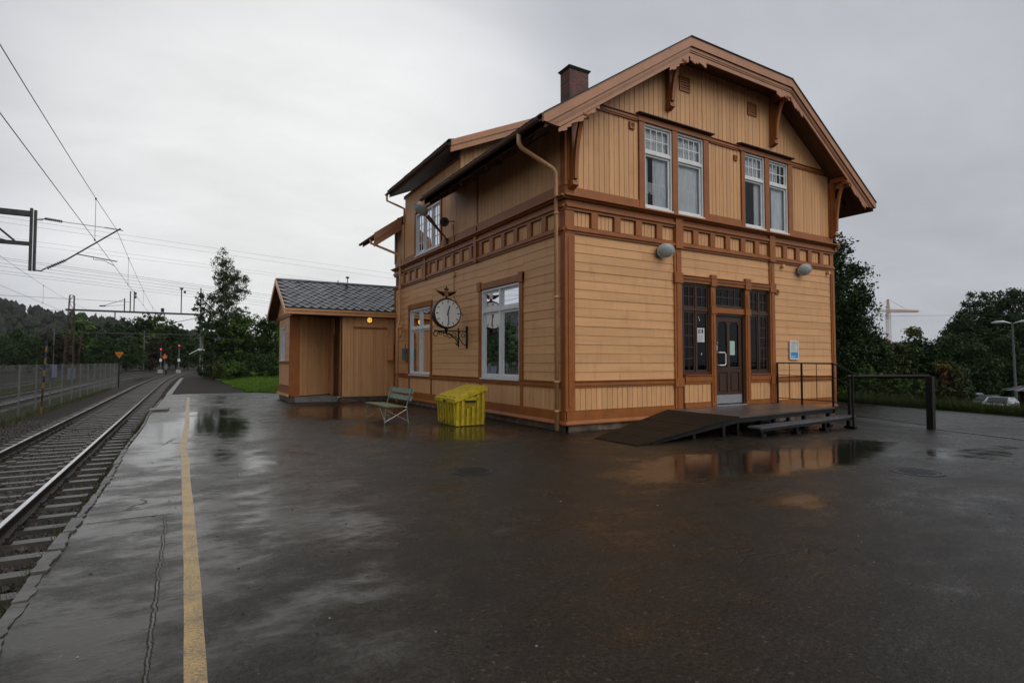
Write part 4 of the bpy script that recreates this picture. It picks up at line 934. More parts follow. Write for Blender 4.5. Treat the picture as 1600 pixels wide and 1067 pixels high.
# purlin ends and brackets
def bracket(x, z0, z1, reach, w_=0.095):
    mb = MB(); y = GY - 0.05
    mb.box(x - w_ / 2 - 0.02, x + w_ / 2 + 0.02, y - 0.10, y, z0, z1)
    mb.prism([(x - w_ / 2 - 0.03, y - 0.16, z0 - 0.05), (x - w_ / 2 - 0.03, y, z0 - 0.12), (x - w_ / 2 - 0.03, y, z0 + 0.06), (x - w_ / 2 - 0.03, y - 0.14, z0 + 0.06)], (w_ + 0.06, 0, 0))
    mb.box(x - w_ / 2, x + w_ / 2, GY - reach - 0.03, y, z1 - 0.14, z1)
    n = 9; o = []; i_ = []
    for k in range(n + 1):
        t = k / n; a = t * PI / 2
        yy = y - 0.10 - (reach - 0.12) * (1 - math.cos(a)); zz = z0 + 0.08 + (z1 - 0.16 - z0) * math.sin(a)
        o.append((yy, zz)); yy2 = yy + 0.13 * math.sin(a) * -0.1 - 0.0; i_.append((yy - 0.085 * math.cos(a) , zz - 0.08 * math.sin(a)))
    for k in range(n):
        q = [o[k], o[k + 1], i_[k + 1], i_[k]]; mb.prism([(x - w_ / 2, a, b) for a, b in q], (w_, 0, 0))
    mb.tube([(x - w_ / 2 - 0.03, GY - reach + 0.02, z1 - 0.2), (x + w_ / 2 + 0.03, GY - reach + 0.02, z1 - 0.2)], 0.07, 10)
    return mb.build('bracket', 'trim_paint', B)
bracket(7.44, 5.55, under(7.44) - 0.02, 0.56); bracket(10.50, 8.05, under(10.5) - 0.02, 0.56); bracket(14.72, 7.95, 9.30, 0.56); bracket(17.72, 5.6, under(17.72) - 0.02, 0.56)
for x in (7.75, 17.9):
    mb = MB(); mb.box(x - 0.08, x + 0.08, FY + 0.01, GY, under(x) - 0.2, under(x) - 0.02); mb.build('purlin_end', 'barge_paint', B)
# side brackets on the right corner carrying the eave
mb = MB(); mb.box(EX - 0.02, EX + 0.08, GY + 0.02, GY + 0.16, 5.5, 7.0)
n = 8
for k in range(n):
    a, b = k / n * PI / 2, (k + 1) / n * PI / 2
    P_ = lambda t, s: (EX + 0.08 + (0.95 - 0.95 * math.cos(t)) * 1.0 + s * math.cos(t) * 0.1, 5.9 + 0.95 * math.sin(t) - s * math.sin(t) * 0.12)
    q = [P_(a, 0), P_(b, 0), P_(b, 1), P_(a, 1)]; mb.prism([(u, GY + 0.03, z) for u, z in q], (0, 0.12, 0))
mb.box(EX + 0.05, ER - 0.1, GY + 0.03, GY + 0.15, 6.72, 6.83)
mb.build('bracket', 'trim_paint', B)
mb = MB(); mb.box(EX, EX + 0.16, GY - 0.17, GY + 0.2, 5.20, 5.33); mb.box(EX, EX + 0.10, GY - 0.1, GY + 0.2, 5.05, 5.20); mb.build('cornice_return', 'trim_paint', B)
# rafter tails under the left eave
for i in range(9):
    y = 9.95 + i * 0.74
    mb = MB(); mb.prism([(EL + 0.10, y, roof_z(EL + 0.1) - 0.36), (7.32, y, roof_z(7.32) - 0.38), (7.32, y, roof_z(7.32) - 0.24), (EL + 0.10, y, roof_z(EL + 0.10) - 0.24)], (0, 0.09, 0)); mb.build('rafter_tail', 'soffit_paint', B)
# gutters
def gutter(x, z, y0, y1, r=0.065, mat='soffit_paint'):
    mb = MB(); n = 9; V = []; F = []
    for j, y in enumerate((y0, y1)):
        for k in range(n): a = PI + PI * k / (n - 1); V.append((x + r * math.cos(a), y, z + r * math.sin(a)))
        for k in range(n): a = PI + PI * k / (n - 1); V.append((x + (r - 0.008) * math.cos(a), y, z + (r - 0.008) * math.sin(a)))
    m = 2 * n
    for k in range(n - 1): F += [(k, k + m, k + 1 + m, k + 1), (n + k, n + k + 1, n + k + 1 + m, n + k + m)]
    F += [(0, n, n + m, m), (n - 1, n - 1 + m, 2 * n - 1 + m, 2 * n - 1)]
    F += [(k, k + 1, n + k + 1, n + k) for k in range(n - 1)] + [(m + k, m + n + k, m + n + k + 1, m + k + 1) for k in range(n - 1)]
    mb.v = V; mb.f = F; mb.m = [0] * len(F); return mb.build('gutter', mat, B)
gutter(EL - 0.08, 6.60, FY + 0.02, 16.2); gutter(6.10, 6.36, 21.0, 22.7)
mb = MB(); mb.box(EL + 0.0, EL + 0.03, FY, 16.13, 6.43, 6.62); mb.build('fascia', 'soffit_paint', B)
# dormer
D_E = 6.76; dz = lambda x: 8.21 + 0.447 * (x - D_E); DX1 = 12.2; DY0, DY1 = 15.15, 21.15
mb = MB(); mb.prism([(D_E, DY0, dz(D_E) - 0.09), (DX1, DY0, dz(DX1) - 0.09), (DX1, DY0, dz(DX1)), (D_E, DY0, dz(D_E))], (0, DY1 - DY0, 0)); dr = mb.build('dormer_roof', 'roof_black', B)
eave_tiles(D_E - 0.02, DY0 + 0.02, DY1 - 0.1, dz(D_E) - 0.03, 0.447, dr, 1)
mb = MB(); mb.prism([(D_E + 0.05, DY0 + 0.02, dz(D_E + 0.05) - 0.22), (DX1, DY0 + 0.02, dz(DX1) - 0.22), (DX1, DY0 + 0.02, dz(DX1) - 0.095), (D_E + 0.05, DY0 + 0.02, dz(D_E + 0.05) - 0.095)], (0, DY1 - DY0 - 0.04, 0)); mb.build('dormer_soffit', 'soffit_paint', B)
for k, (o0, o1, y) in enumerate(((-0.01, 0.18, DY0 - 0.06), (0.18, 0.36, DY0 - 0.03))):
    mb = MB(); mb.prism([(D_E, y, dz(D_E) - o1), (DX1, y, dz(DX1) - o1), (DX1, y, dz(DX1) - o0), (D_E, y, dz(D_E) - o0)], (0, 0.045, 0)); mb.build('dormer_barge_board', 'barge_paint', B)
gutter(D_E - 0.07, dz(D_E) - 0.10, DY0, DY1, 0.06)
planks(('x', 15.62), 7.30, 12.0, 7.2, 9.0, 0.15, B, topf=lambda x: dz(x) - 0.23, botf=lambda x: roof_z(x) - 0.05, name='dormer_plank')
mb = MB(); wprism(mb, ('x', 15.62), [(7.35, roof_z(7.35) - 0.3), (12.0, roof_z(12) - 0.3), (12.0, dz(12) - 0.24), (7.35, dz(7.35) - 0.24)], -0.12, -0.03); mb.build('dormer_side', 'backing', B)
tr(S, 15.60, 20.76, 7.90, 8.02, 0.03)
# downpipes
def pipe(pts, r=0.048, mat='pipe_paint', clamps=()):
    mb = MB(); mb.tube(pts, r, 12)
    for (x, y, z) in clamps: mb.disc((x, y, z), (0, 0, 1), r + 0.012, 0.05, 12); mb.tube([(x, y, z), (x + 0.12, y, z)], 0.012, 6)
    return mb.build('downpipe', mat, B, smooth=True)
pipe([(6.24, 10.32, 6.56), (6.24, 10.32, 6.36), (6.30, 10.31, 6.26), (7.08, 10.24, 5.92), (7.16, 10.22, 5.82), (7.17, 10.22, 0.02)], 0.05, clamps=((7.17, 10.22, 1.1), (7.17, 10.22, 3.0), (7.17, 10.22, 0.45), (7.17, 10.22, 4.9)))
pipe([(6.10, 21.2, 6.30), (6.12, 21.2, 6.14), (7.05, 20.85, 5.75), (7.16, 20.8, 5.62), (7.16, 20.8, 3.35), (7.12, 20.72, 3.15), (6.98, 20.55, 2.80), (6.98, 20.52, 2.6), (6.98, 20.52, 0.02)], 0.05, clamps=((6.98, 20.52, 0.4), (7.16, 20.8, 4.4)))
pipe([(6.69, 21.05, 8.05), (6.69, 21.05, 7.85), (7.0, 20.7, 7.62), (7.26, 20.66, 7.52), (7.26, 20.66, 6.95)], 0.04)
mb = MB(); mb.tube([(7.06, 20.42, 2.85), (7.06, 20.42, 2.70), (7.06, 20.36, 2.60), (7.06, 20.45, 2.5)], 0.045, 10); mb.disc((7.06, 20.42, 2.88), (0, 0, 1), 0.10, 0.10, 12, r2=0.05); mb.tube([(7.3, 20.42, 2.7), (7.06, 20.42, 2.7)], 0.02, 8); mb.build('vent_pipe', 'peach_paint_h', B, smooth=True)
# chimney
mb = MB(); mb.box(10.72, 11.50, 14.5, 15.02, 9.4, 11.22); ch = mb.build('chimney', 'chimney_brick', B)
mb = MB(); mb.box(10.69, 11.53, 14.47, 15.05, 11.22, 11.26); mb.prism([(10.66, 14.44, 11.26), (11.56, 14.44, 11.26), (11.56, 15.08, 11.26), (10.66, 15.08, 11.26)], (0, 0, 0.035)); mb.build('chimney_cap', 'roof_black', ch)
mb = MB(); mb.prism([(10.2, 14.35, roof_z(10.2)), (10.75, 14.35, roof_z(10.75)), (10.75, 14.35, roof_z(10.75) + 0.25)], (0, 0.8, 0)); mb.build('chimney_flashing', 'roof_black', ch)

# ================================================================ ANNEX
AF = ('x', 21.90); AX = 3.45
A = thing('station_annex', (AX, 22.7, 0), 'low peach timber annex with slate roof jutting out towards the track', 'annex')
AS = ('y', AX)
ridge_y, ridge_z, eave_y, eave_z = 24.1, 4.88, 21.60, 3.52
sl = (ridge_z - eave_z) / (ridge_y - eave_y)
az_ = lambda y: ridge_z - sl * abs(y - ridge_y)
def apiece(name, mat, W, u0, u1, z0, z1, d0, d1):
    mb = MB(); wbox(mb, W, u0, u1, z0, z1, d0, d1); return mb.build(name, mat, A)
# front box
mb = MB(); wbox(mb, AF, 5.24, 7.34, 0.18, 3.45, -1.9, -0.03)
mb.prism([(AX + 0.03, 22.73, 0.2), (3.80, 22.73, 0.2), (5.30, 23.85, 0.2), (5.30, 25.4, 0.2), (AX + 0.03, 25.4, 0.2)], (0, 0, 3.2))
mb.box(5.2, 9.0, 23.85, 25.4, 0.2, 3.4)
mb.prism([(AX + 0.03, 22.72, 3.4), (AX + 0.03, 25.45, 3.4), (AX + 0.03, 25.45, az_(25.45) - 0.2), (AX + 0.03, ridge_y, ridge_z - 0.2), (AX + 0.03, 22.72, az_(22.72) - 0.2)], (0.2, 0, 0))
mb.build('wall', 'backing', A)
planks(AF, 5.22, 5.66, 0.2, 3.36, 0.10, A, name='wall_plank', gap=0.004); planks(AF, 5.66, 7.02, 0.2, 3.36, 0.10, A, d=0.012, name='shutter_plank', gap=0.004); planks(AF, 7.02, 7.32, 0.2, 3.36, 0.10, A, name='wall_plank', gap=0.004)
apiece('shutter_head', 'trim_paint', AF, 5.66, 7.0, 2.86, 2.93, 0.0, 0.05)
apiece('corner_board', 'trim_paint', ('y', 5.20), 21.88, 22.12, 0.2, 3.4, -0.03, 0.02)
apiece('corner_board', 'peach_paint_v', AF, 5.17, 5.22, 0.19, 3.4, -0.05, 0.02)
# side of the front box with the dark door
apiece('door', 'brown_frame', ('y', 5.21), 22.2, 23.1, 0.22, 2.6, -0.03, 0.01)
apiece('door_frame', 'trim_paint', ('y', 5.21), 22.12, 22.2, 0.2, 2.7, -0.03, 0.03); apiece('door_frame', 'trim_paint', ('y', 5.21), 23.1, 23.2, 0.2, 2.7, -0.03, 0.03)
planks(('y', 5.21), 23.2, 23.85, 0.2, 3.4, 0.10, A)
# slanting recessed wall
dx_, dy_ = 1.5, 1.12; Ld = math.hypot(dx_, dy_)
for i in range(15):
    t0, t1 = (i + 0.05) / 15, (i + 0.95) / 15
    p, q = (3.80 + dx_ * t0, 22.70 + dy_ * t0), (3.80 + dx_ * t1, 22.70 + dy_ * t1); nx, ny = dy_ / Ld * 0.03, -dx_ / Ld * 0.03
    mb = MB(); mb.prism([(p[0], p[1], 0.24), (q[0], q[1], 0.24), (q[0] + nx, q[1] + ny, 0.24), (p[0] + nx, p[1] + ny, 0.24)], (0, 0, 3.1)); mb.build('wall_plank', 'peach_paint_v', A)
mb = MB(); mb.box(AX - 0.02, 3.80, 22.66, 22.74, 0.22, 3.36); mb.build('corner_board', 'trim_paint', A)
# gable end towards the track
siding(AS, 22.72, 23.75, 1.58, 3.3, 0.13, A); siding(AS, 24.95, 25.4, 1.58, 3.3, 0.13, A); siding(AS, 23.75, 24.95, 2.98, 3.3, 0.13, A)
planks(AS, 22.74, 25.38, 0.62, 1.50, 0.15, A); planks(AS, 22.2, 26.0, 3.45, 4.7, 0.15, A, topf=lambda y: az_(y) - 0.22)
apiece('rail_moulding', 'trim_paint', AS, 22.68, 25.42, 1.49, 1.585, -0.03, 0.05); apiece('base_board', 'trim_paint', AS, 22.68, 25.42, 0.30, 0.58, -0.03, 0.04); apiece('base_moulding', 'peach_paint_h', AS, 22.66, 25.44, 0.22, 0.30, -0.03, 0.09)
apiece('gable_rail', 'trim_paint', AS, 22.0, 26.2, 3.30, 3.44, -0.03, 0.05)
w_f = MB(); ring(w_f, AS, 23.80, 24.90, 1.60, 2.96, 0.06, -0.05, 0.03); wf = w_f.build('window', 'white_paint', A)
mb = MB(); wbox(mb, AS, 24.33, 24.38, 1.66, 2.90, -0.04, 0.025); mb.build('mullion', 'white_paint', wf)
for (a, b) in ((23.86, 24.33), (24.38, 24.84)):
    mb = MB(); mb.add([WP(AS, a, -0.01, 1.66), WP(AS, b, -0.01, 1.66), WP(AS, b, -0.01, 2.9), WP(AS, a, -0.01, 2.9)], [(0, 1, 2, 3)], closed=False); mb.build('pane', 'window_glass', wf)
interior(wf, AS, 23.8, 24.9, 1.6, 2.96, 0.05, d=-0.029)
apiece('window_sill', 'white_paint', AS, 23.75, 24.95, 1.57, 1.60, 0.0, 0.07)
plinth(A, AF, 5.2, 7.3, lambda u: 0, 0.16, -0.3, -0.02, 0.7, 'plinth_stone'); plinth(A, AS, 22.7, 25.4, lambda u: 0, 0.22, -0.3, -0.02, 0.7, 'plinth_stone')
mb = MB(); mb.prism([(3.62, 22.55, 0.0), (5.18, 22.35, 0.0), (5.3, 23.8, 0.0), (3.8, 22.72, 0.0)], (0, 0, 0.20)); mb.build('door_step', 'concrete', A)
mb = MB(); mb.box(3.5, 5.2, 21.75, 23.8, 3.36, 3.41); mb.build('porch_ceiling', 'soffit_paint', A)
# roof
RX0, RX1 = 3.10, 9.6
mb = MB(); yb = 26.6
mb.prism([(RX0, eave_y, az_(eave_y) - 0.10), (RX0, ridge_y, ridge_z - 0.10), (RX0, yb, az_(yb) - 0.10), (RX0, yb, az_(yb)), (RX0, ridge_y, ridge_z), (RX0, eave_y, az_(eave_y))], (RX1 - RX0, 0, 0))
# the part in front of the main wall plane only up to the wall
ar = mb.build('roof', 'roof_black', A)
mb = MB(); mb.prism([(RX0 + 0.03, eave_y + 0.03, az_(eave_y + 0.03) - 0.17), (RX0 + 0.03, ridge_y, ridge_z - 0.17), (RX0 + 0.03, yb, az_(yb) - 0.17), (RX0 + 0.03, yb, az_(yb) - 0.105), (RX0 + 0.03, ridge_y, ridge_z - 0.105), (RX0 + 0.03, eave_y + 0.03, az_(eave_y + 0.03) - 0.105)], (1.2, 0, 0)); mb.build('verge_soffit', 'soffit_paint', A)
mb = MB(); mb.box(RX0, 7.27, eave_y - 0.02, eave_y + 0.02, az_(eave_y) - 0.20, az_(eave_y) - 0.01); mb.box(RX0, 7.27, eave_y - 0.05, eave_y - 0.02, az_(eave_y) - 0.08, az_(eave_y) - 0.005); mb.build('fascia', 'pipe_paint', A)
mb = MB(); mb.box(3.3, 7.27, eave_y + 0.02, 21.88, 3.30, 3.33); mb.build('soffit', 'soffit_paint', A)
for (y0, y1) in ((eave_y - 0.06, ridge_y), (yb + 0.04, ridge_y)):
    mb = MB(); mb.prism([(RX0 - 0.035, y0, az_(y0) - 0.18), (RX0 - 0.035, y1, az_(y1) - 0.18), (RX0 - 0.035, y1, az_(y1) + 0.03), (RX0 - 0.035, y0, az_(y0) + 0.03)], (0.035, 0, 0)); mb.build('barge_board', 'pipe_paint', A)
# diamond slates: pointed tiles laid in rows up the slope
tile_w, rise = 0.315, 0.19; nrow = int((math.hypot(ridge_y - eave_y, ridge_z - eave_z) - 0.05) / rise)
cs = (ridge_y - eave_y) / math.hypot(ridge_y - eave_y, ridge_z - eave_z); sn = (ridge_z - eave_z) / math.hypot(ridge_y - eave_y, ridge_z - eave_z)
tm = MB(); hw = tile_w / 2 - 0.008
def tp(a, b, h): return (a, b * cs - h * sn, b * sn + h * cs)     # a across, b up the slope, h off the slope
low = [(-hw, 0.16), (0, 0.0), (hw, 0.16), (hw, 0.34), (-hw, 0.34)]
hh = [0.028, 0.034, 0.028, 0.008, 0.008]
vs = [tp(a, b, h - 0.014) for (a, b), h in zip(low, hh)] + [tp(a, b, h) for (a, b), h in zip(low, hh)]
tm.add(vs, [(4, 3, 2, 1, 0), (5, 6, 7, 8, 9)] + [(i, (i + 1) % 5, (i + 1) % 5 + 5, i + 5) for i in range(5)])
first = None; cnt = 0
for r in range(nrow):
    b = 0.02 + r * rise; off = (r % 2) * tile_w / 2; x = RX0 + 0.16 + off
    while x < (7.2 if eave_y + b * cs < 21.85 else 7.25 + (b - 0.2) * 0.42):
        if first is None: o = first = tm.build('slate_tile', 'slate'); 
        else: o = first.copy(); C.objects.link(o)
        o.parent = ar; bo = base_of(ar)
        o.location = Vector((x, eave_y + b * cs, eave_z + b * sn)) - bo; o.rotation_euler = (random.uniform(-0.02, 0.02), random.uniform(-0.012, 0.012), 0); x += tile_w; cnt += 1
mb = MB(); mb.prism([(RX0, ridge_y - 0.09, ridge_z - 0.01), (RX0, ridge_y, ridge_z + 0.06), (RX0, ridge_y + 0.09, ridge_z - 0.01)], (RX1 - RX0, 0, 0)); mb.build('ridge_cap', 'roof_sheet', A)
mb = MB(); mb.tube([(6.0, 24.3, 4.9), (6.0, 24.3, 5.2)], 0.02, 6); mb.disc((6.0, 24.3, 5.2), (0, 0, 1), 0.07, 0.06, 10); mb.tube([(5.6, 24.3, 4.9), (5.6, 24.3, 5.05)], 0.02, 6); mb.build('roof_vent', 'black_metal', A)

# ================================================================ THINGS ON AND AT THE WALLS
# bulkhead lamp on the annex, lit
t = thing('bulkhead_lamp', (6.28, 21.86, 3.2), 'small round amber bulkhead lamp, lit, on the annex wall under the eave', 'lamp')
mb = MB(); mb.disc((6.28, 21.865, 3.2), (0, 1, 0), 0.13, 0.05, 20); mb.build('lamp_base', 'emblem_gold', t)
mb = MB()
vs = []; n = 14
for i in range(6):
    a = i / 5 * PI / 2; r = 0.10 * math.cos(a); y = 21.84 - 0.10 * math.sin(a); vs.append((r, y))
for i in range(5):
    mb.disc((6.28, (vs[i][1] + vs[i + 1][1]) / 2, 3.2), (0, -1, 0), vs[i][0], abs(vs[i][1] - vs[i + 1][1]), n, r2=max(vs[i + 1][0], 0.005))
mb.build('lamp_globe', 'lamp_lit', t, smooth=True)
mb = MB()
for k in range(3):
    x = 6.22 + k * 0.06; mb.tube([(x, 21.84, 3.09), (x, 21.74, 3.12), (x, 21.72, 3.2), (x, 21.74, 3.28), (x, 21.84, 3.31)], 0.006, 5)
mb.tube([(6.17, 21.84, 3.2), (6.19, 21.74, 3.2), (6.28, 21.715, 3.2), (6.37, 21.74, 3.2), (6.39, 21.84, 3.2)], 0.006, 5); mb.build('lamp_cage', 'emblem_gold', t)
# oval floodlights on the gable
def wall_lamp(x, z, label):
    t = thing('wall_lamp', (x, GY, z), label, 'wall lamp', 'oval grey floodlights on the gable wall')
    mb = MB(); mb.box(x - 0.12, x - 0.02, GY - 0.10, GY - 0.02, z - 0.14, z + 0.06); mb.build('lamp_bracket', 'steel_post', t)
    # oval bowl facing down and outwards
    c = Vector((x + 0.03, GY - 0.20, z)); ax = Vector((-0.30, -0.80, -0.50)).normalized(); u = Vector((1, 0, 0.12)); u = (u - ax * u.dot(ax)).normalized(); v = ax.cross(u)
    def dome(rs, hs, n=24):
        V = []; F = []
        for r, h in zip(rs, hs):
            for k in range(n): a = 2 * PI * k / n; V.append(tuple(c + ax * h + u * (0.22 * r * math.cos(a)) + v * (0.175 * r * math.sin(a))))
        for j in range(len(rs) - 1):
            for k in range(n): F.append((j * n + k, j * n + (k + 1) % n, (j + 1) * n + (k + 1) % n, (j + 1) * n + k))
        F.append(tuple(k for k in range(n - 1, -1, -1))); m = MB(); m.v = V; m.f = F; m.m = [0] * len(F); return m
    rm = MB(); rm.tube([tuple(c + ax * 0.012 + u * (0.222 * math.cos(2 * PI * k / 24)) + v * (0.178 * math.sin(2 * PI * k / 24))) for k in range(25)], 0.011, 6, cap=False); rm.build('lamp_rim', 'white_paint', t, smooth=True)
    dome([0.5, 0.85, 1.0, 1.06, 1.06, 0.98], [-0.14, -0.10, -0.03, 0.0, 0.015, 0.017]).build('lamp_housing', 'galv', t, smooth=True)
    m = MB(); V = []; F = []; n = 24
    for r, h in ((0.98, 0.015), (0.85, 0.045), (0.5, 0.07), (0.1, 0.08)):
        for k in range(n): a = 2 * PI * k / n; V.append(tuple(c + ax * h + u * (0.22 * r * math.cos(a)) + v * (0.175 * r * math.sin(a))))
    for j in range(3):
        for k in range(n): F.append((j * n + k, j * n + (k + 1) % n, (j + 1) * n + (k + 1) % n, (j + 1) * n + k))
    F.append(tuple(3 * n + k for k in range(n))); m.v = V; m.f = F; m.m = [0] * len(F); m.build('lamp_lens', 'lamp_glassy', t, smooth=True)
wall_lamp(10.17, 4.30, 'oval grey floodlight on the gable wall left of the middle pilaster'); wall_lamp(15.95, 4.31, 'oval grey floodlight on the gable wall right of the entrance, above the notice')
# street lamp head on arm, and loudspeaker, on the track side
t = thing('bracket_lamp', (7.27, 16.5, 5.4), 'brown bracket street lamp reaching out from the upper side wall', 'lamp')
mb = MB(); mb.tube([(7.27, 16.45, 5.42), (7.2, 16.45, 5.50), (7.15, 16.5, 5.62), (7.05, 16.55, 5.72), (6.95, 16.56, 5.84)], 0.035, 8); mb.box(7.2, 7.29, 16.45, 16.65, 5.35, 5.55); mb.build('lamp_arm', 'soffit_paint', t)
mb = MB(); mb.tube([(6.98, 16.55, 5.80), (6.72, 16.62, 6.12), (6.62, 16.65, 6.24)], [0.04, 0.065, 0.07], 8); mb.build('lamp_neck', 'soffit_paint', t)
mb = MB(); cc = Vector((6.46, 16.70, 6.42)); ax = Vector((-0.72, 0.1, 0.62)).normalized(); up = Vector((-0.35, -0.55, -0.75)); up = (up - ax * up.dot(ax)).normalized(); sd = ax.cross(up); n = 16
V = []; F = []
prof = [(-0.22, 0.05), (-0.17, 0.12), (-0.05, 0.18), (0.1, 0.20), (0.22, 0.17), (0.28, 0.08)]
for h, r in prof:
    for k in range(n):
        a = 2 * PI * k / n; rr = math.sin(a) * r * 0.7; V.append(tuple(cc + ax * h + sd * (r * math.cos(a)) + up * (min(rr, 0.03))))
for j in range(len(prof) - 1):
    for k in range(n): F.append((j * n + k, j * n + (k + 1) % n, (j + 1) * n + (k + 1) % n, (j + 1) * n + k))
F += [tuple(range(n)), tuple((len(prof) - 1) * n + k for k in range(n - 1, -1, -1))]; mb.v = V; mb.f = F; mb.m = [0] * len(F); mb.build('lamp_hood', 'pipe_paint', t, smooth=True)
V = []; F = []; prof = [(-0.15, 0.10), (-0.05, 0.165), (0.1, 0.185), (0.22, 0.155), (0.26, 0.07)]
for j, (h, r) in enumerate(prof):
    for k in range(9): a = PI * k / 8; V.append(tuple(cc + ax * h + sd * (r * math.cos(a)) + up * (0.03 + 0.06 * math.sin(a) * r / 0.18)))
for j in range(4):
    for k in range(8): F.append((j * 9 + k, j * 9 + k + 1, j * 9 + k + 10, j * 9 + k + 9))
mb = MB(); mb.v = V; mb.f = F; mb.m = [0] * len(F); mb.build('lamp_lens', 'lamp_glassy', t, smooth=True)
t = thing('loudspeaker', (7.27, 15.75, 6.0), 'small round brown horn loudspeaker on the side wall beside the bracket lamp', 'loudspeaker')
mb = MB(); c0 = Vector((6.98, 16.05, 5.93)); ax = Vector((-0.55, -0.83, -0.05)).normalized()
mb.tube([c0 - ax * 0.22, c0 - ax * 0.1, c0, c0 + ax * 0.10, c0 + ax * 0.12], [0.05, 0.075, 0.10, 0.145, 0.15], 20); mb.build('horn', 'soffit_paint', t, smooth=True)
mb = MB(); mb.tube([c0 + ax * 0.121, c0 + ax * 0.126], 0.125, 20); mb.tube([c0 + ax * 0.126, c0 + ax * 0.16], [0.05, 0.02], 12); mb.build('horn_mouth', 'ink', t)
mb = MB(); mb.tube([tuple(c0 - ax * 0.1), (7.15, 16.05, 6.0), (7.29, 16.0, 6.0)], 0.018, 8); mb.build('speaker_bracket', 'soffit_paint', t)
# cable on the wall to the lamps
mb = MB(); mb.tube([(7.25, 15.95, 4.30), (7.25, 15.95, 5.3), (7.24, 16.0, 5.9)], 0.012, 6); mb.tube([(7.25, 15.3, 2.95), (7.25, 15.95, 3.6), (7.25, 15.95, 4.3)], 0.01, 6); mb.build('cable', 'soffit_paint', B)
mb = MB(); mb.box(7.22, 7.29, 15.88, 16.02, 4.24, 4.36); mb.build('junction_box', 'peach_paint_h', B)
# meter boxes
t = thing('meter_box', (7.05, 21.85, 1.55), 'beige meter box in the corner between annex and station wall', 'utility box')
mb = MB(); mb.box(6.98, 7.22, 21.70, 21.88, 1.60, 2.30); mb.build('box_body', 'pipe_paint', t); mb = MB(); mb.box(7.0, 7.20, 21.68, 21.70, 1.64, 2.26); mb.build('box_door', 'pipe_paint', t)
t = thing('junction_cabinet', (7.2, 20.3, 1.55), 'small grey green electric box on the wall right of the downpipe', 'utility box')
mb = MB(); mb.box(7.12, 7.27, 20.12, 20.40, 1.60, 2.06); mb.build('box_body', 'box_green', t); mb = MB(); mb.box(7.105, 7.12, 20.14, 20.38, 1.63, 2.03); mb.build('box_door', 'box_green', t); mb = MB(); mb.tube([(7.2, 20.26, 2.06), (7.2, 20.26, 2.25)], 0.012, 6); mb.build('cable', 'black_metal', t)

# ---- station clock
CX, CY_, CZ, CR = 6.60, 15.05, 2.97, 0.415
t = thing('station_clock', (7.27, CY_, 2.2), 'round white station clock with winged crown emblem on a wrought iron bracket', 'clock')
mb = MB(); yf = CY_ - 0.09; yb_ = CY_ + 0.09
mb.tube([(CX, yf - 0.015, CZ), (CX, yf + 0.03, CZ), (CX, yb_ - 0.03, CZ), (CX, yb_ + 0.015, CZ)], [CR + 0.01, CR + 0.035, CR + 0.035, CR + 0.01], 48); mb.build('clock_case', 'brown_frame', t, smooth=False)
def clockface(y, s):
    mb = MB(); mb.disc((CX, y, CZ), (0, s, 0), CR - 0.02, 0.012, 48); f = mb.build('clock_face', 'clock_white', t)
    mb = MB(); y2 = y + s * 0.010
    for h in range(12):
        a = h * PI / 6; ca, sa = math.cos(a), math.sin(a); r0, r1, w_ = CR * 0.74, CR * 0.90, 0.011 if h % 3 else 0.014
        q = [(r0, -w_), (r1, -w_), (r1, w_), (r0, w_)]; mb.prism([(CX - s * (r * sa + k * ca), y2, CZ + r * ca - k * sa) for r, k in q], (0, s * 0.003, 0))
    mb.build('hour_mark', 'ink', f)
    for nm, ang, L, w_ in (('hour_hand', math.radians(12.48 * 30 - 360), 0.235, 0.018), ('minute_hand', math.radians(29 * 6), 0.34, 0.013)):
        a = ang; ca, sa = math.cos(a), math.sin(a); q = [(-0.07, -w_ * 0.7), (L * 0.9, -w_), (L, 0), (L * 0.9, w_), (-0.07, w_ * 0.7)]; mb = MB(); y3 = y + s * (0.014 if nm[0] == 'h' else 0.019)
        mb.prism([(CX - s * (r * sa + k * ca), y3, CZ + r * ca - k * sa) for r, k in q], (0, s * 0.003, 0)); mb.build(nm, 'ink', f)
    mb = MB(); mb.disc((CX, y + s * 0.02, CZ), (0, 1, 0), 0.025, 0.012, 16); mb.build('hub', 'ink', f)
clockface(yf - 0.018, -1); clockface(yb_ + 0.018, 1)
mb = MB(); mb.tube([(CX, CY_, CZ - CR - 0.02), (CX, CY_, 2.42)], [0.06, 0.035], 10); mb.tube([(CX, CY_, CZ + CR), (CX, CY_, CZ + CR + 0.10)], [0.05, 0.03], 10); mb.build('clock_stem', 'black_metal', t)
mb = MB()   # wrought bracket
mb.box(7.245, 7.285, CY_ - 0.03, CY_ + 0.03, 1.95, 2.62); mb.box(6.98, 7.01, CY_ - 0.02, CY_ + 0.02, 1.98, 2.55)
mb.box(6.22, 7.27, CY_ - 0.018, CY_ + 0.018, 2.44, 2.475)
def arc(cx, cz, r, a0, a1, th=0.014, n=14): return [(cx + r * math.cos(math.radians(a0 + (a1 - a0) * i / n)), CY_, cz + r * math.sin(math.radians(a0 + (a1 - a0) * i / n))) for i in range(n + 1)]
mb.tube([(6.34 + 0.66 * math.sin(a / 14 * PI / 2), CY_, 2.0 + 0.42 * math.cos(a / 14 * PI / 2)) for a in range(15)], 0.016, 6); mb.tube([(6.50 + 0.50 * math.sin(a / 14 * PI / 2), CY_, 2.10 + 0.32 * math.cos(a / 14 * PI / 2)) for a in range(15)], 0.010, 6)
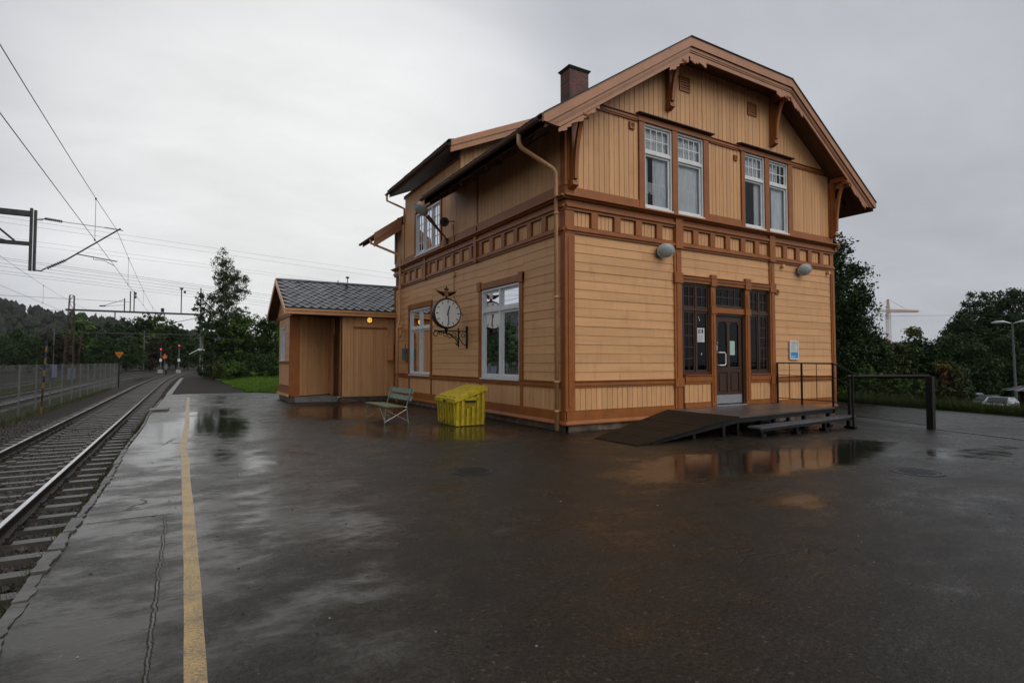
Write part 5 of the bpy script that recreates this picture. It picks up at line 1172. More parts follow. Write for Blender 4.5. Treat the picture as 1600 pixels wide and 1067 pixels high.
mb.tube(arc(6.27, 2.37, 0.07, 90, 400), 0.014, 6); mb.tube(arc(6.42, 2.39, 0.045, 0, 360), 0.011, 6); mb.tube(arc(6.56, 2.36, 0.055, 0, 360), 0.011, 6); mb.tube(arc(6.71, 2.32, 0.065, 0, 360), 0.011, 6); mb.tube(arc(6.85, 2.33, 0.075, 0, 360), 0.011, 6)
mb.tube([(7.27, CY_, 2.02), (7.12, CY_, 2.1), (7.0, CY_, 2.3), (7.03, CY_, 2.44)], 0.014, 6); mb.tube(arc(7.14, 2.34, 0.06, 0, 360), 0.011, 6); mb.tube([(6.9, CY_, 2.1), (6.95, CY_, 2.06), (7.0, CY_, 2.04)], 0.02, 6)
mb.build('clock_bracket', 'black_metal', t)
# emblem: crown over a wheel with two wings
mb = MB(); EZ = CZ + CR + 0.17
n = 20
for k in range(n):
    a, b = 2 * PI * k / n, 2 * PI * (k + 1) / n
    mb.prism([(CX + 0.075 * math.cos(a), CY_ - 0.012, EZ + 0.075 * math.sin(a)), (CX + 0.075 * math.cos(b), CY_ - 0.012, EZ + 0.075 * math.sin(b)), (CX + 0.052 * math.cos(b), CY_ - 0.012, EZ + 0.052 * math.sin(b)), (CX + 0.052 * math.cos(a), CY_ - 0.012, EZ + 0.052 * math.sin(a))], (0, 0.024, 0))
for k in range(3): a = k * PI / 3; mb.tube([(CX + 0.06 * math.cos(a), CY_, EZ + 0.06 * math.sin(a)), (CX - 0.06 * math.cos(a), CY_, EZ - 0.06 * math.sin(a))], 0.008, 5)
for s in (-1, 1):
    for i, (r, z0, z1) in enumerate(((0.34, 0.03, 0.075), (0.28, -0.01, 0.03), (0.21, -0.05, -0.01))):
        mb.prism([(CX + s * 0.06, CY_ - 0.01, EZ + z0 - 0.045), (CX + s * (r - 0.06), CY_ - 0.01, EZ + z0 - 0.01), (CX + s * r, CY_ - 0.01, EZ + z1 + 0.035), (CX + s * (r - 0.10), CY_ - 0.01, EZ + z1), (CX + s * 0.06, CY_ - 0.01, EZ + z1 - 0.02)], (0, 0.02, 0))
mb.prism([(CX - 0.05, CY_ - 0.015, EZ + 0.085), (CX + 0.05, CY_ - 0.015, EZ + 0.085), (CX + 0.075, CY_ - 0.015, EZ + 0.15), (CX + 0.035, CY_ - 0.015, EZ + 0.17), (CX, CY_ - 0.015, EZ + 0.19), (CX - 0.035, CY_ - 0.015, EZ + 0.17), (CX - 0.075, CY_ - 0.015, EZ + 0.15)], (0, 0.03, 0)); mb.disc((CX, CY_, EZ + 0.21), (0, 1, 0), 0.02, 0.02, 10)
mb.build('winged_emblem', 'emblem_gold', t)

# ---- yellow grit bin
t = thing('grit_bin', (5.95, 12.65, 0), 'yellow ribbed plastic grit bin with sloping slatted lid against the side wall', 'grit bin')
bx0, bx1, by0, by1 = 5.58, 6.40, 12.16, 13.28
mb = MB(); zl, zr = 0.63, 0.88; tp_ = 0.03
V = [(bx0 + tp_, by0 + tp_, 0.01), (bx1 - tp_, by0 + tp_, 0.01), (bx1 - tp_, by1 - tp_, 0.01), (bx0 + tp_, by1 - tp_, 0.01), (bx0, by0, zl), (bx1, by0, zr), (bx1, by1, zr), (bx0, by1, zl)]
mb.add(V, [(0, 3, 2, 1), (4, 5, 6, 7), (0, 1, 5, 4), (1, 2, 6, 5), (2, 3, 7, 6), (3, 0, 4, 7)]); mb.build('bin_body', 'bin_dark_yellow', t)
def lerp(a, b, f): return a + (b - a) * f
for i in range(6):   # ribs on the front (-y) side
    u0 = lerp(bx0, bx1, (i + 0.12) / 6); u1 = lerp(bx0, bx1, (i + 0.62) / 6); zt = lerp(zl, zr, (u0 - bx0) / (bx1 - bx0)) - 0.04
    if i in (2, 3): zt -= 0.26
    mb = MB(); mb.prism([(u0, by0 + tp_ - 0.028, 0.02), (u1, by0 + tp_ - 0.028, 0.02), (u1, by0 - 0.028, zt), (u0, by0 - 0.028, zt)], (0, 0.03, 0)); mb.build('bin_rib', 'bin_yellow', t)
mb = MB(); mb.box(bx0 + 0.24, bx0 + 0.55, by0 - 0.035, by0 + 0.01, 0.62, 0.66); mb.box(bx0 + 0.22, bx0 + 0.57, by0 - 0.02, by0 + 0.01, 0.66, 0.71); mb.build('bin_handle', 'bin_yellow', t)
mb = MB(); mb.box(bx0 + 0.26, bx0 + 0.53, by0 - 0.022, by0 + 0.01, 0.575, 0.62); mb.build('handle_slot', 'ink', t)
for i in range(7):
    v0 = lerp(by0, by1, (i + 0.15) / 7); v1 = lerp(by0, by1, (i + 0.65) / 7)
    mb = MB(); mb.prism([(bx0 + tp_ - 0.03, v0, 0.06 + (0.07 if i in (1, 4) else 0)), (bx0 + tp_ - 0.03, v1, 0.06 + (0.05 if i == 1 else 0)), (bx0 - 0.03, v1, zl - 0.07), (bx0 - 0.03, v0, zl - 0.07)], (0.03, 0, 0)); mb.build('bin_rib', 'bin_yellow', t)
mb = MB(); q = lambda x, o: lerp(zl, zr, (x - bx0) / (bx1 - bx0)) + o
x0, x1 = bx0 - 0.05, bx1 + 0.03
mb.prism([(x0, by0 - 0.05, q(x0, -0.05)), (x1, by0 - 0.05, q(x1, -0.03)), (x1, by0 - 0.05, q(x1, 0.05)), (x0, by0 - 0.05, q(x0, 0.05))], (0, by1 - by0 + 0.10, 0)); lid = mb.build('bin_lid', 'bin_yellow', t)
for i in range(5):
    v0 = lerp(by0 - 0.03, by1 + 0.03, (i + 0.10) / 5); v1 = lerp(by0 - 0.03, by1 + 0.03, (i + 0.74) / 5); mb = MB()
    mb.prism([(x0 + 0.05, v0, q(x0 + 0.05, 0.048)), (x1 - 0.03, v0, q(x1 - 0.03, 0.048)), (x1 - 0.03, v0, q(x1 - 0.03, 0.088)), (x0 + 0.05, v0, q(x0 + 0.05, 0.088))], (0, v1 - v0, 0)); mb.build('lid_rib', 'bin_yellow', lid)
    if i < 4:
        g0, g1 = v1 + 0.012, lerp(by0 - 0.03, by1 + 0.03, (i + 1.10) / 5) - 0.012; mb = MB(); mb.prism([(x0 + 0.12, g0, q(x0 + 0.12, 0.05)), (x1 - 0.06, g0, q(x1 - 0.06, 0.05)), (x1 - 0.06, g1, q(x1 - 0.06, 0.05)), (x0 + 0.12, g1, q(x0 + 0.12, 0.05))], (0, 0, 0.004)); mb.build('lid_gap_strip', 'ink', lid)  # thin black strips laid between the lid ribs to darken the gaps
mb = MB(); mb.box(x0 - 0.01, x0 + 0.02, 12.65, 12.75, zl - 0.06, zl - 0.01); mb.build('latch', 'ink', lid)

# ---- bench
t = thing('bench', (4.6, 14.1, 0), 'old green slatted bench with folding metal legs, paint peeling', 'bench')
b0, b1 = 13.30, 15.05; sx0, sx1 = 4.22, 4.72
for i in range(4):
    x = sx0 + i * 0.13; mb = MB(); mb.box(x, x + 0.115, b0, b1, 0.44 - i * 0.006, 0.465 - i * 0.006); mb.build('seat_slat', 'bench_seat', t)
for (z, xx) in ((0.63, 4.86), (0.80, 4.91)):
    mb = MB(); mb.prism([(xx, b0 - 0.02, z - 0.055), (xx + 0.02, b0 - 0.02, z - 0.06), (xx + 0.055, b0 - 0.02, z + 0.06), (xx + 0.035, b0 - 0.02, z + 0.065)], (0, b1 - b0 + 0.04, 0)); mb.build('back_slat', 'bench_paint', t)
for y in (b0 + 0.10, b1 - 0.10):
    mb = MB(); mb.tube([(4.86, y, 0.0), (4.80, y, 0.43), (4.94, y, 0.90)], 0.013, 6); mb.build('leg', 'bench_paint', t)
    mb = MB(); mb.tube([(4.24, y, 0.0), (4.27, y, 0.43)], 0.013, 6); mb.build('leg', 'bench_paint', t)
    mb = MB(); mb.tube([(4.25, y, 0.42), (4.82, y, 0.42)], 0.012, 6); mb.tube([(4.24, y, 0.06), (4.80, y, 0.36)], 0.009, 6); mb.tube([(4.86, y, 0.06), (4.28, y, 0.36)], 0.009, 6); mb.build('leg_brace', 'galv', t)
mb = MB(); mb.tube([(4.25, b0 + 0.1, 0.10), (4.26, b0 + 0.55, 0.42)], 0.009, 6); mb.tube([(4.25, b1 - 0.1, 0.10), (4.26, b1 - 0.55, 0.42)], 0.009, 6); mb.build('leg_brace', 'galv', t)

# ---- notices
def lines_on(W, parent, u0, u1, z0, z1, d, n, mat='print_grey', h=0.5, ragged=True):
    mb = MB(); p = (z1 - z0) / n
    for i in range(n):
        r = random.uniform(0.6, 1.0) if ragged else 1.0; z = z1 - (i + 0.8) * p
        x = u0
        while x < u0 + (u1 - u0) * r:
            w_ = random.uniform(0.010, 0.035); wbox(mb, W, x, min(x + w_, u1), z, z + p * h, d, d + 0.001); x += w_ + 0.008
    return mb.build('print', mat, parent)
t = thing('notice_board', (15.6, GY, 1.6), 'white framed notice with blue footer on the siding right of the entrance', 'notice board')
mb = MB(); ring(mb, G, 15.40, 15.82, 1.62, 2.17, 0.03, 0.03, 0.065); mb.build('notice_frame', 'white_paint', t)
mb = MB(); wbox(mb, G, 15.43, 15.79, 1.65, 2.14, 0.03, 0.05); pp = mb.build('notice_sheet', 'paper', t)
mb = MB(); wbox(mb, G, 15.44, 15.78, 1.66, 1.84, 0.050, 0.052); mb.build('blue_panel', 'print_blue', pp)
lines_on(G, pp, 15.46, 15.76, 1.87, 2.12, 0.050, 9); lines_on(G, pp, 15.47, 15.70, 1.67, 1.74, 0.052, 2, 'paper')
t = thing('window_poster', (11.70, GY, 2.25), 'white printed sheet with two dark pictures inside the left entrance window', 'poster')
mb = MB(); wbox(mb, G, 11.56, 11.83, 2.07, 2.44, -0.034, -0.031); pp = mb.build('sheet', 'paper', t)
mb = MB(); wbox(mb, G, 11.59, 11.67, 2.34, 2.36, -0.031, -0.030); wbox(mb, G, 11.585, 11.63, 2.30, 2.335, -0.031, -0.030); wbox(mb, G, 11.64, 11.68, 2.37, 2.41, -0.031, -0.030); wbox(mb, G, 11.59, 11.625, 2.37, 2.40, -0.031, -0.030); wbox(mb, G, 11.64, 11.675, 2.29, 2.33, -0.031, -0.030); wbox(mb, G, 11.72, 11.78, 2.30, 2.41, -0.031, -0.030); mb.build('picture', 'ink', pp)
lines_on(G, pp, 11.59, 11.80, 2.09, 2.27, -0.031, 7)
t = thing('door_notice', (12.95, GY, 1.92), 'pale mint printed notice taped to the right pane of the entrance door', 'notice')
mb = MB(); wbox(mb, G, 12.87, 13.09, 1.74, 2.12, -0.074, -0.071); pp = mb.build('sheet', 'paper_mint', t); lines_on(G, pp, 12.89, 13.07, 1.77, 2.10, -0.071, 12, h=0.35)
for i, (x, z) in enumerate(((12.43, 2.02), (12.43, 1.96), (12.43, 1.90))):
    pass
mb = MB(); 
for (x, z, a) in ((11.60, 2.74, 1.0), (11.70, 1.78, 0.5)):
    wprism(mb, G, [(x, z), (x + 0.012, z + 0.005), (x + 0.07, z - 0.11), (x + 0.055, z - 0.12)] if a == 1 else [(x, z), (x + 0.03, z + 0.01), (x + 0.02, z - 0.05), (x + 0.005, z - 0.05)], -0.035, -0.033)
o = mb.build('tape_scrap', 'paper', None); tag(o, 'two scraps of white tape left on the left entrance window', 'tape')

# ---- entrance deck, ramp and steps
PX0, PX1, PY0, PZ = 10.35, 14.72, 8.22, 0.37
t = thing('entrance_deck', (12.5, 9.1, 0), 'low dark wooden landing in front of the entrance door', 'deck')
n = 13
yb_l, yb_r = 7.90, 8.30
for i in range(n):
    f0, f1 = i / n, (i + 0.93) / n; ye = GY - 0.06; z1 = PZ + random.uniform(-0.003, 0.003)
    q = [(PX0, yb_l + (ye - yb_l) * f0), (PX1, yb_r + (ye - yb_r) * f0), (PX1, yb_r + (ye - yb_r) * f1), (PX0, yb_l + (ye - yb_l) * f1)]
    mb = MB(); mb.prism([(x, y, z1 - 0.035) for x, y in q], (0, 0, 0.035)); mb.build('deck_board', 'deck_wood', t)
mb = MB(); mb.prism([(PX0, yb_l + 0.03, PZ - 0.14), (PX1, yb_r + 0.03, PZ - 0.14), (PX1, yb_r + 0.08, PZ - 0.14), (PX0, yb_l + 0.08, PZ - 0.14)], (0, 0, 0.10)); mb.build('deck_joist', 'black_metal', t)
mb = MB(); mb.box(PX1 - 0.06, PX1 - 0.01, PY0 + 0.08, GY - 0.1, PZ - 0.16, PZ - 0.036); mb.box(PX0 + 0.01, PX0 + 0.06, PY0 + 0.08, GY - 0.1, PZ - 0.16, PZ - 0.036); mb.build('deck_joist', 'ramp_wood', t)
for x in (10.5, 12.0, 13.4, 14.66): 
    for y in (8.10 + (x - 10.5) * 0.09, 9.6):
        mb = MB(); mb.box(x - 0.04, x + 0.04, y - 0.04, y + 0.04, gz(x), PZ - 0.16); mb.box(x - 0.08, x + 0.08, y - 0.08, y + 0.08, gz(x) - 0.02, gz(x) + 0.06); mb.build('deck_post', 'black_metal', t)
t = thing('access_ramp', (8.7, 8.9, 0), 'mossy dark wooden wheelchair ramp sloping down left of the entrance landing', 'ramp')
for i in range(16):
    f0, f1 = i / 16, (i + 0.965) / 16; dz_ = random.uniform(-0.003, 0.003)
    P = lambda f, g: (7.18 + (PX0 - 0.005 - 7.18) * f, (7.70 + 0.20 * f) + (1.22 + 0.86 * f) * g, 0.012 + (PZ - 0.012) * f + dz_)
    q = [P(f0, 0), P(f1, 0), P(f1, 1), P(f0, 1)]; mb = MB(); mb.prism([(x, y, z - 0.035) for x, y, z in q], (0, 0, 0.035)); mb.build('ramp_board', 'ramp_wood', t)
mb = MB(); mb.prism([(7.6, 7.75, -0.02), (PX0 - 0.01, 7.91, PZ - 0.13), (PX0 - 0.01, 7.91, PZ - 0.036), (7.6, 7.75, 0.01)], (0, 0.05, 0)); mb.build('ramp_beam', 'black_metal', t)
for x in (8.9, 9.8): mb = MB(); mb.box(x - 0.04, x + 0.04, 7.87, 7.95, gz(x) - 0.02, 0.14 + (x - 8.9) * 0.12); mb.build('ramp_post', 'black_metal', t)
t = thing('entrance_step', (12.6, 8.0, 0), 'long black metal step on short posts in front of the landing', 'step')
mb = MB(); mb.prism([(10.50, 7.50, 0.130), (14.95, 7.92, 0.130), (14.95, 8.24, 0.130), (10.50, 7.82, 0.130)], (0, 0, 0.035)); mb.build('tread', 'step_wood', t)
mb = MB(); mb.prism([(10.50, 7.51, 0.07), (14.95, 7.93, 0.07), (14.95, 7.97, 0.07), (10.50, 7.55, 0.07)], (0, 0, 0.059)); mb.build('step_beam', 'black_metal', t)
for x in (10.70, 12.15, 13.5, 14.80):
    y = 7.62 + (x - 10.5) * 0.094; mb = MB(); mb.box(x - 0.035, x + 0.035, y - 0.04, y + 0.04, gz(x), 0.10); mb.box(x - 0.07, x + 0.07, y - 0.08, y + 0.08, gz(x) - 0.02, gz(x) + 0.06); mb.build('step_post', 'black_metal', t)
t = thing('hand_railing', (14.72, 9.2, 0), 'black metal railing along the right end of the landing, dropping to the step', 'railing')
RXp = 14.72
for (y, z0, z1) in ((9.95, PZ, 1.52), (9.22, PZ, 1.51), (8.36, 0.2, 1.50)): mb = MB(); mb.box(RXp - 0.02, RXp + 0.02, y - 0.02, y + 0.02, z0, z1); mb.build('rail_post', 'black_metal', t)
mb = MB(); mb.box(RXp - 0.02, RXp + 0.02, 7.84, 7.88, gz(RXp), 1.26); mb.box(RXp - 0.06, RXp + 0.06, 7.80, 7.92, gz(RXp) - 0.02, gz(RXp) + 0.07); mb.build('rail_post', 'black_metal', t)
mb = MB(); mb.tube([(RXp, 9.97, 1.52), (RXp, 8.34, 1.50), (RXp, 7.72, 1.20)], 0.018, 8); mb.build('hand_rail', 'black_metal', t)
for z in (1.17, 0.52): mb = MB(); mb.tube([(RXp, 9.95, z), (RXp, 8.36, z - 0.01), (RXp, 7.86, z - 0.26)], 0.012, 6); mb.build('mid_rail', 'black_metal', t)
for y in (9.58, 8.80): mb = MB(); mb.tube([(RXp, y, 0.52), (RXp, y, 1.51)], 0.010, 6); mb.build('baluster', 'black_metal', t)

# ---- mesh fence at the right corner
t = thing('corner_fence', (17.4, 8.4, 0), 'black framed chain-link fence panel from the building corner out to a thick post', 'fence')
fa = (18.05, 9.75); fb = (16.82, 7.02); za, zb = gz(fa[0]), gz(fb[0])
mb = MB(); mb.box(fa[0] - 0.035, fa[0] + 0.035, fa[1] - 0.035, fa[1] + 0.035, za - 0.05, 1.10); mb.build('fence_post', 'black_metal', t)
mb = MB(); mb.box(fb[0] - 0.075, fb[0] + 0.075, fb[1] - 0.075, fb[1] + 0.075, zb - 0.05, 1.17); mb.build('fence_post', 'black_metal', t)
mb = MB(); mb.bar((fa[0], fa[1], 1.09), (fb[0], fb[1], 1.17), 0.075); mb.build('top_rail', 'black_metal', t)
mb = MB(); Lf = math.hypot(fb[0] - fa[0], fb[1] - fa[1]); hz0, hz1 = -0.12, 1.10; ux, uy = (fb[0] - fa[0]) / Lf, (fb[1] - fa[1]) / Lf
s = 0.062; k = -int((hz1 - hz0) / s) - 1
while k * s < Lf:
    for sg in (1, -1):
        # wire from (u, z) running at 45 degrees
        u0 = k * s; z0 = hz0 if sg > 0 else hz1; u1 = u0 + (hz1 - hz0); z1 = hz1 if sg > 0 else hz0
        c0 = max(u0, 0); c1 = min(u1, Lf)
        if c1 - c0 > 0.01:
            za_ = z0 + sg * (c0 - u0); zb_ = z0 + sg * (c1 - u0)
            mb.tube([(fa[0] + ux * c0, fa[1] + uy * c0, za_), (fa[0] + ux * c1, fa[1] + uy * c1, zb_)], 0.003, 3, cap=False)
    k += 1
mb.bar((fa[0], fa[1], hz0), (fb[0], fb[1], hz0), 0.01)
mb.build('chain_link', 'black_metal', t)

# ---- manhole covers
def manhole(x, y, r, label):
    t = thing('manhole_cover', (x, y, gz(x)), label, 'manhole cover'); z = gz(x)
    mb = MB(); n = 28
    for k in range(n): a, b = 2 * PI * k / n, 2 * PI * (k + 1) / n; mb.prism([(x + r * math.cos(a), y + r * math.sin(a), z - 0.02), (x + r * math.cos(b), y + r * math.sin(b), z - 0.02), (x + (r - 0.05) * math.cos(b), y + (r - 0.05) * math.sin(b), z - 0.02), (x + (r - 0.05) * math.cos(a), y + (r - 0.05) * math.sin(a), z - 0.02)], (0, 0, 0.026))
    mb.build('cover_frame', 'manhole_iron', t); mb = MB(); mb.disc((x, y, z + 0.0), (0, 0, 1), r - 0.06, 0.006, 28)
    for i in range(-3, 4):
        for j in range(-3, 4):
            if math.hypot(i, j) < 3.4: mb.box(x + i * 0.065 - 0.018, x + i * 0.065 + 0.018, y + j * 0.065 - 0.018, y + j * 0.065 + 0.018, z + 0.003, z + 0.008)
    mb.build('cover_plate', 'manhole_iron', t)
manhole(3.54, 7.14, 0.30, 'round iron manhole cover in the yard in front of the grit bin')
manhole(9.0, 3.95, 0.33, 'sunken round manhole cover in the wet yard at the right, among cracks')

# ================================================================ RAILWAY FURNITURE
# portal with drop post and cantilever over the near track (Y = 27.5)
PY = 27.5
t = thing('overhead_portal', (-14, PY, -0.5), 'grey steel overhead line portal beam with drop post and cantilever, nearest over the track', 'overhead line portal')
mb = MB(); mb.box(-20, -5.22, PY - 0.10, PY + 0.10, 7.10, 7.30); mb.build('portal_beam', 'steel_dark', t)
mb = MB(); mb.box(-20, -5.22, PY - 0.07, PY + 0.07, 5.98, 6.12); mb.build('portal_beam', 'steel_dark', t)
for x in (-20.1,):
    mb = MB(); mb.box(x - 0.15, x + 0.15, PY - 0.15, PY + 0.15, -0.6, 7.4); mb.build('portal_column', 'steel_dark', t)
for i in range(7):
    x = -20 + i * 2.05; mb = MB(); mb.bar((x, PY, 6.12), (x + 1.02, PY, 7.1), 0.05); mb.bar((x + 1.02, PY, 7.1), (x + 2.05, PY, 6.12), 0.05); mb.build('lattice_bar', 'steel_dark', t)
mb = MB(); mb.box(-5.22, -5.14, PY - 0.07, PY + 0.07, 5.02, 7.42); mb.box(-5.10, -5.02, PY - 0.07, PY + 0.07, 5.02, 7.36); mb.build('drop_post', 'steel_dark', t)
mb = MB(); mb.tube([(-9, PY, 6.75), (-7.2, PY + 0.0, 6.42), (-5.9, PY, 6.12)], 0.02, 6); mb.box(-6.5, -6.35, PY - 0.03, PY + 0.03, 6.17, 6.25); mb.build('stay_wire', 'wire', t)
c = MB()
c.tube([(-4.98, PY, 7.06), (-2.42, PY, 6.93)], 0.012, 6); c.tube([(-2.9, PY, 6.96), (-2.3, PY, 6.91)], 0.02, 6)
c.build('top_tube', 'wire', t)
def insul(a, b, n, r, parent, name='insulator'):
    a, b = Vector(a), Vector(b); m = MB(); m.tube([a, b], r * 0.45, 8)
    for i in range(n): p = a.lerp(b, (i + 0.5) / n); m.disc(p, b - a, r, (b - a).length / n * 0.45, 10)
    return m.build(name, 'insulator', parent)
insul((-4.78, PY, 7.08), (-4.25, PY, 7.03), 9, 0.055, t)
m = MB(); m.tube([(-5.08, PY, 7.02), (-4.9, PY, 7.0), (-4.78, PY, 7.08)], 0.02, 6); m.tube([(-5.08, PY, 5.06), (-4.85, PY, 5.04), (-4.7, PY, 5.17)], 0.025, 6); m.build('hinge', 'wire', t)
insul((-4.68, PY, 5.16), (-4.12, PY, 5.52), 9, 0.06, t)
m = MB(); m.tube([(-4.12, PY, 5.52), (-2.38, PY, 6.98)], 0.028, 8); m.build('cantilever_arm', 'steel_dark', t)
m = MB(); m.tube([(-3.78, PY, 5.80), (-2.46, PY, 5.62)], 0.02, 8); m.tube([(-3.25, PY, 5.73), (-3.24, PY, 5.63), (-2.9, PY, 5.62), (-2.56, PY, 5.44)], 0.012, 6); m.build('steady_arm', 'wire', t)
def catenary(name, x, spans, z_c, z_m, sag, label, drop=4, cxo=0.0, r=0.008):
    t = thing(name, (x, 0, z_c), label, 'overhead wire')
    mc = MB(); mm = MB(); md = MB(); pc = []; pm = []
    for (y0, y1) in spans:
        n = 12
        for i in range(n + 1):
            f = i / n; y = y0 + (y1 - y0) * f; xx = x + curve_x(y); zm = z_m - sag * 4 * f * (1 - f); pc.append((xx, y, z_c - 0.04 * math.sin(PI * f))); pm.append((xx, y, zm))
        for k in range(drop):
            f = (k + 0.5) / drop; y = y0 + (y1 - y0) * f; xx = x + curve_x(y); zm = z_m - sag * 4 * f * (1 - f); md.tube([(xx, y, z_c - 0.04), (xx, y, zm)], 0.006, 4, cap=False); md.box(xx - 0.02, xx + 0.02, y - 0.02, y + 0.02, z_c - 0.05, z_c); md.box(xx - 0.02, xx + 0.02, y - 0.02, y + 0.02, zm - 0.04, zm + 0.02)
    mc.tube(pc, r, 5); mm.tube(pm, r, 5); mc.build('contact_wire', 'wire', t); mm.build('messenger_wire', 'wire', t); md.build('dropper', 'wire', t)
    return t
catenary('contact_line', -2.52, [(-32, 27.5), (27.5, 85), (85, 150)], 5.39, 6.94, 0.72, 'thin overhead contact line with droppers above the near track', 5)
catenary('contact_line', -7.75, [(-30, 27.5), (27.5, 85), (85, 150)], 5.25, 7.0, 0.8, 'thin overhead contact line with droppers above the second track', 5)
catenary('contact_line', -12.2, [(-30, 27.5), (27.5, 85), (85, 150)], 5.3, 7.1, 0.9, 'thin overhead contact line with droppers above the farthest track', 5)
# power line crossing far off
F_ = [((-19.28, 87.66), (15.24, 113.2)), ((-19.64, 89.31), (15.63, 116.05)), ((-20.4, 92.79), (16.2, 120.28)), ((-21.07, 95.92), (17.1, 126.89)), ((-22.1, 100.65), (17.59, 130.47)), ((-22.73, 103.58), (18.54, 137.46)),
      ((-13.98, 63.15), (11.25, 71.64)), ((-14.48, 65.47), (11.83, 75.25)), ((-16.16, 73.23), (13.44, 85.37)), ((-16.84, 76.38), (13.81, 87.68))]
t = thing('power_lines', (0, 100, 14), 'bundle of parallel power cables crossing the sky behind the birch', 'power line')
for i, (a, b) in enumerate(F_):
    dx, dy = b[0] - a[0], b[1] - a[1]; P = []
    for k in range(21):
        f = -1.5 + 4.0 * k / 20; P.append((a[0] + dx * f, a[1] + dy * f, 14.0 + 0.05 * (f - 0.5) ** 2))
    mb = MB(); mb.tube(P, 0.016 if i < 6 else 0.009, 4); mb.build('cable', 'wire', t)
mb = MB(); mb.tube([(50.0, 25.0, 5.4), (75, 11.0, 5.8)], 0.010, 4); o = mb.build('cable', 'wire'); tag(o, 'faint thin cable in front of the crane at the right', 'cable')
# gantries down the line
def gantry(y, x0, x1, zb, label, detail=True, th=0.22):
    cx_ = curve_x(y); t = thing('signal_gantry' if False else 'line_gantry', (x0, y, -0.5), label, 'gantry')
    mb = MB(); mb.box(x0 - 0.4, x1, y - th / 2, y + th / 2, zb - th / 2, zb + th / 2); mb.build('gantry_beam', 'steel_dark', t)
    return t
GB = 85.0
t = gantry(GB, -12.2, 1.75, 7.85, 'long overhead gantry across the tracks between a rusty lattice mast and a grey pole')
mb = MB()
for (dx, dy) in ((-0.3, -0.3), (0.3, -0.3), (0.3, 0.3), (-0.3, 0.3)): mb.tube([(-12.2 + dx * 1.6, GB + dy * 1.6, -0.6), (-12.0 + dx * 0.7, GB + dy, 9.6)], 0.04, 4)
k = 12
for i in range(k):
    z0, z1 = -0.6 + 10.2 * i / k, -0.6 + 10.2 * (i + 1) / k; w0, w1 = 0.48 - 0.27 * i / k, 0.48 - 0.27 * (i + 1) / k; xc0, xc1 = -12.2 + 0.2 * i / k, -12.2 + 0.2 * (i + 1) / k; s = 1 if i % 2 else -1
    mb.tube([(xc0 - s * w0, GB - 0.4, z0), (xc1 + s * w1, GB - 0.35, z1)], 0.03, 4); mb.tube([(xc1 - w1, GB - 0.35, z1), (xc1 + w1, GB - 0.35, z1)], 0.03, 4)
mb.build('lattice_mast', 'mast_rust', t)
mb = MB(); mb.tube([(1.72, GB, -0.1), (1.62, GB, 11.4)], [0.13, 0.08], 8); mb.build('pole', 'steel_post', t)
for x, zt in ((-0.6, 11.2), (-6.75, 9.55), (-6.15, 10.5), (-5.75, 10.5)): mb = MB(); mb.tube([(x, GB, 7.9), (x, GB, zt)], 0.07, 6); mb.build('upright', 'steel_dark', t)
mb = MB(); mb.prism([(-0.85, GB - 0.1, 11.3), (-0.35, GB - 0.1, 11.3), (-0.5, GB - 0.1, 11.05), (-0.7, GB - 0.1, 11.05)], (0, 0.2, 0)); mb.box(-0.35, -0.1, GB - 0.05, GB + 0.05, 10.6, 10.9); mb.build('lamp_head', 'black_metal', t)
for z in (10.25, 9.8): insul((-5.6, GB, z - 0.2), (-5.6, GB, z + 0.15), 3, 0.13, t)
mb = MB(); mb.tube([(-6.75, GB, 9.4), (-8.8, GB, 8.55)], 0.03, 4); mb.tube([(-9.2, GB, 8.4), (-6.8, GB, 8.7)], 0.02, 4); mb.box(-9.3, -8.7, GB - 0.05, GB + 0.05, 8.4, 8.55); mb.build('cantilever', 'steel_dark', t)
mb = MB(); mb.box(-2.85, -2.5, GB - 0.1, GB + 0.1, 8.0, 8.5); mb.build('relay_box', 'black_metal', t)
mb = MB(); mb.tube([(-7.7, GB, 7.8), (-7.7, GB, 6.6)], 0.07, 6); mb.tube([(-7.9, GB, 6.6), (-5.0, GB, 6.4)], 0.04, 5); mb.tube([(-2.5, GB, 7.8), (-2.5, GB, 6.9)], 0.06, 6); mb.tube([(-2.0, GB, 6.5), (1.6, GB, 7.5)], 0.035, 5); mb.tube([(-11.0, GB, 7.6), (-9.8, GB, 6.4), (-9.0, GB, 5.9)], 0.05, 5); mb.build('drop_bracket', 'steel_dark', t)
for (y, x0, x1, zb, lab) in ((150, -24, 6.0, 7.9, 'second overhead gantry farther down the line, below the treetops'), (195, -30, 7.5, 8.9, 'third and farthest overhead gantry before the curve')):
    t = gantry(y, x0, x1, zb, lab, th=0.20)
    for x in (x0, (x0 + x1) * 0.45, x1): mb = MB(); mb.tube([(x, y, -0.5), (x, y, zb + 0.8)], 0.10, 6); mb.build('mast', 'steel_post', t)
    for x in (x0 * 0.7, x0 * 0.3, 1.0): mb = MB(); mb.tube([(x, y, zb), (x, y, zb - 1.2)], 0.06, 5); mb.tube([(x, y, zb - 1.2), (x + 1.5, y, zb - 0.6)], 0.04, 5); mb.build('drop_bracket', 'steel_post', t)
mb = MB(); mb.tube([(-20, 150, -0.5), (-19.3, 150, 8.4)], 0.13, 6); o = mb.build('mast', 'mast_rust'); tag(o, 'thin leaning mast left of the rusty lattice mast', 'mast')
# cross span wires at the first gantry
t = thing('span_wires', (-12, GB, 9), 'thin cross span wires running left from the lattice mast', 'overhead wire')
for (z0, z1) in ((9.35, 9.1), (7.9, 7.7)): mb = MB(); mb.tube([(-30, GB, z0), (-6.2 if z0 > 9 else -12.2, GB, z1)], 0.018, 4); mb.build('wire', 'wire', t)
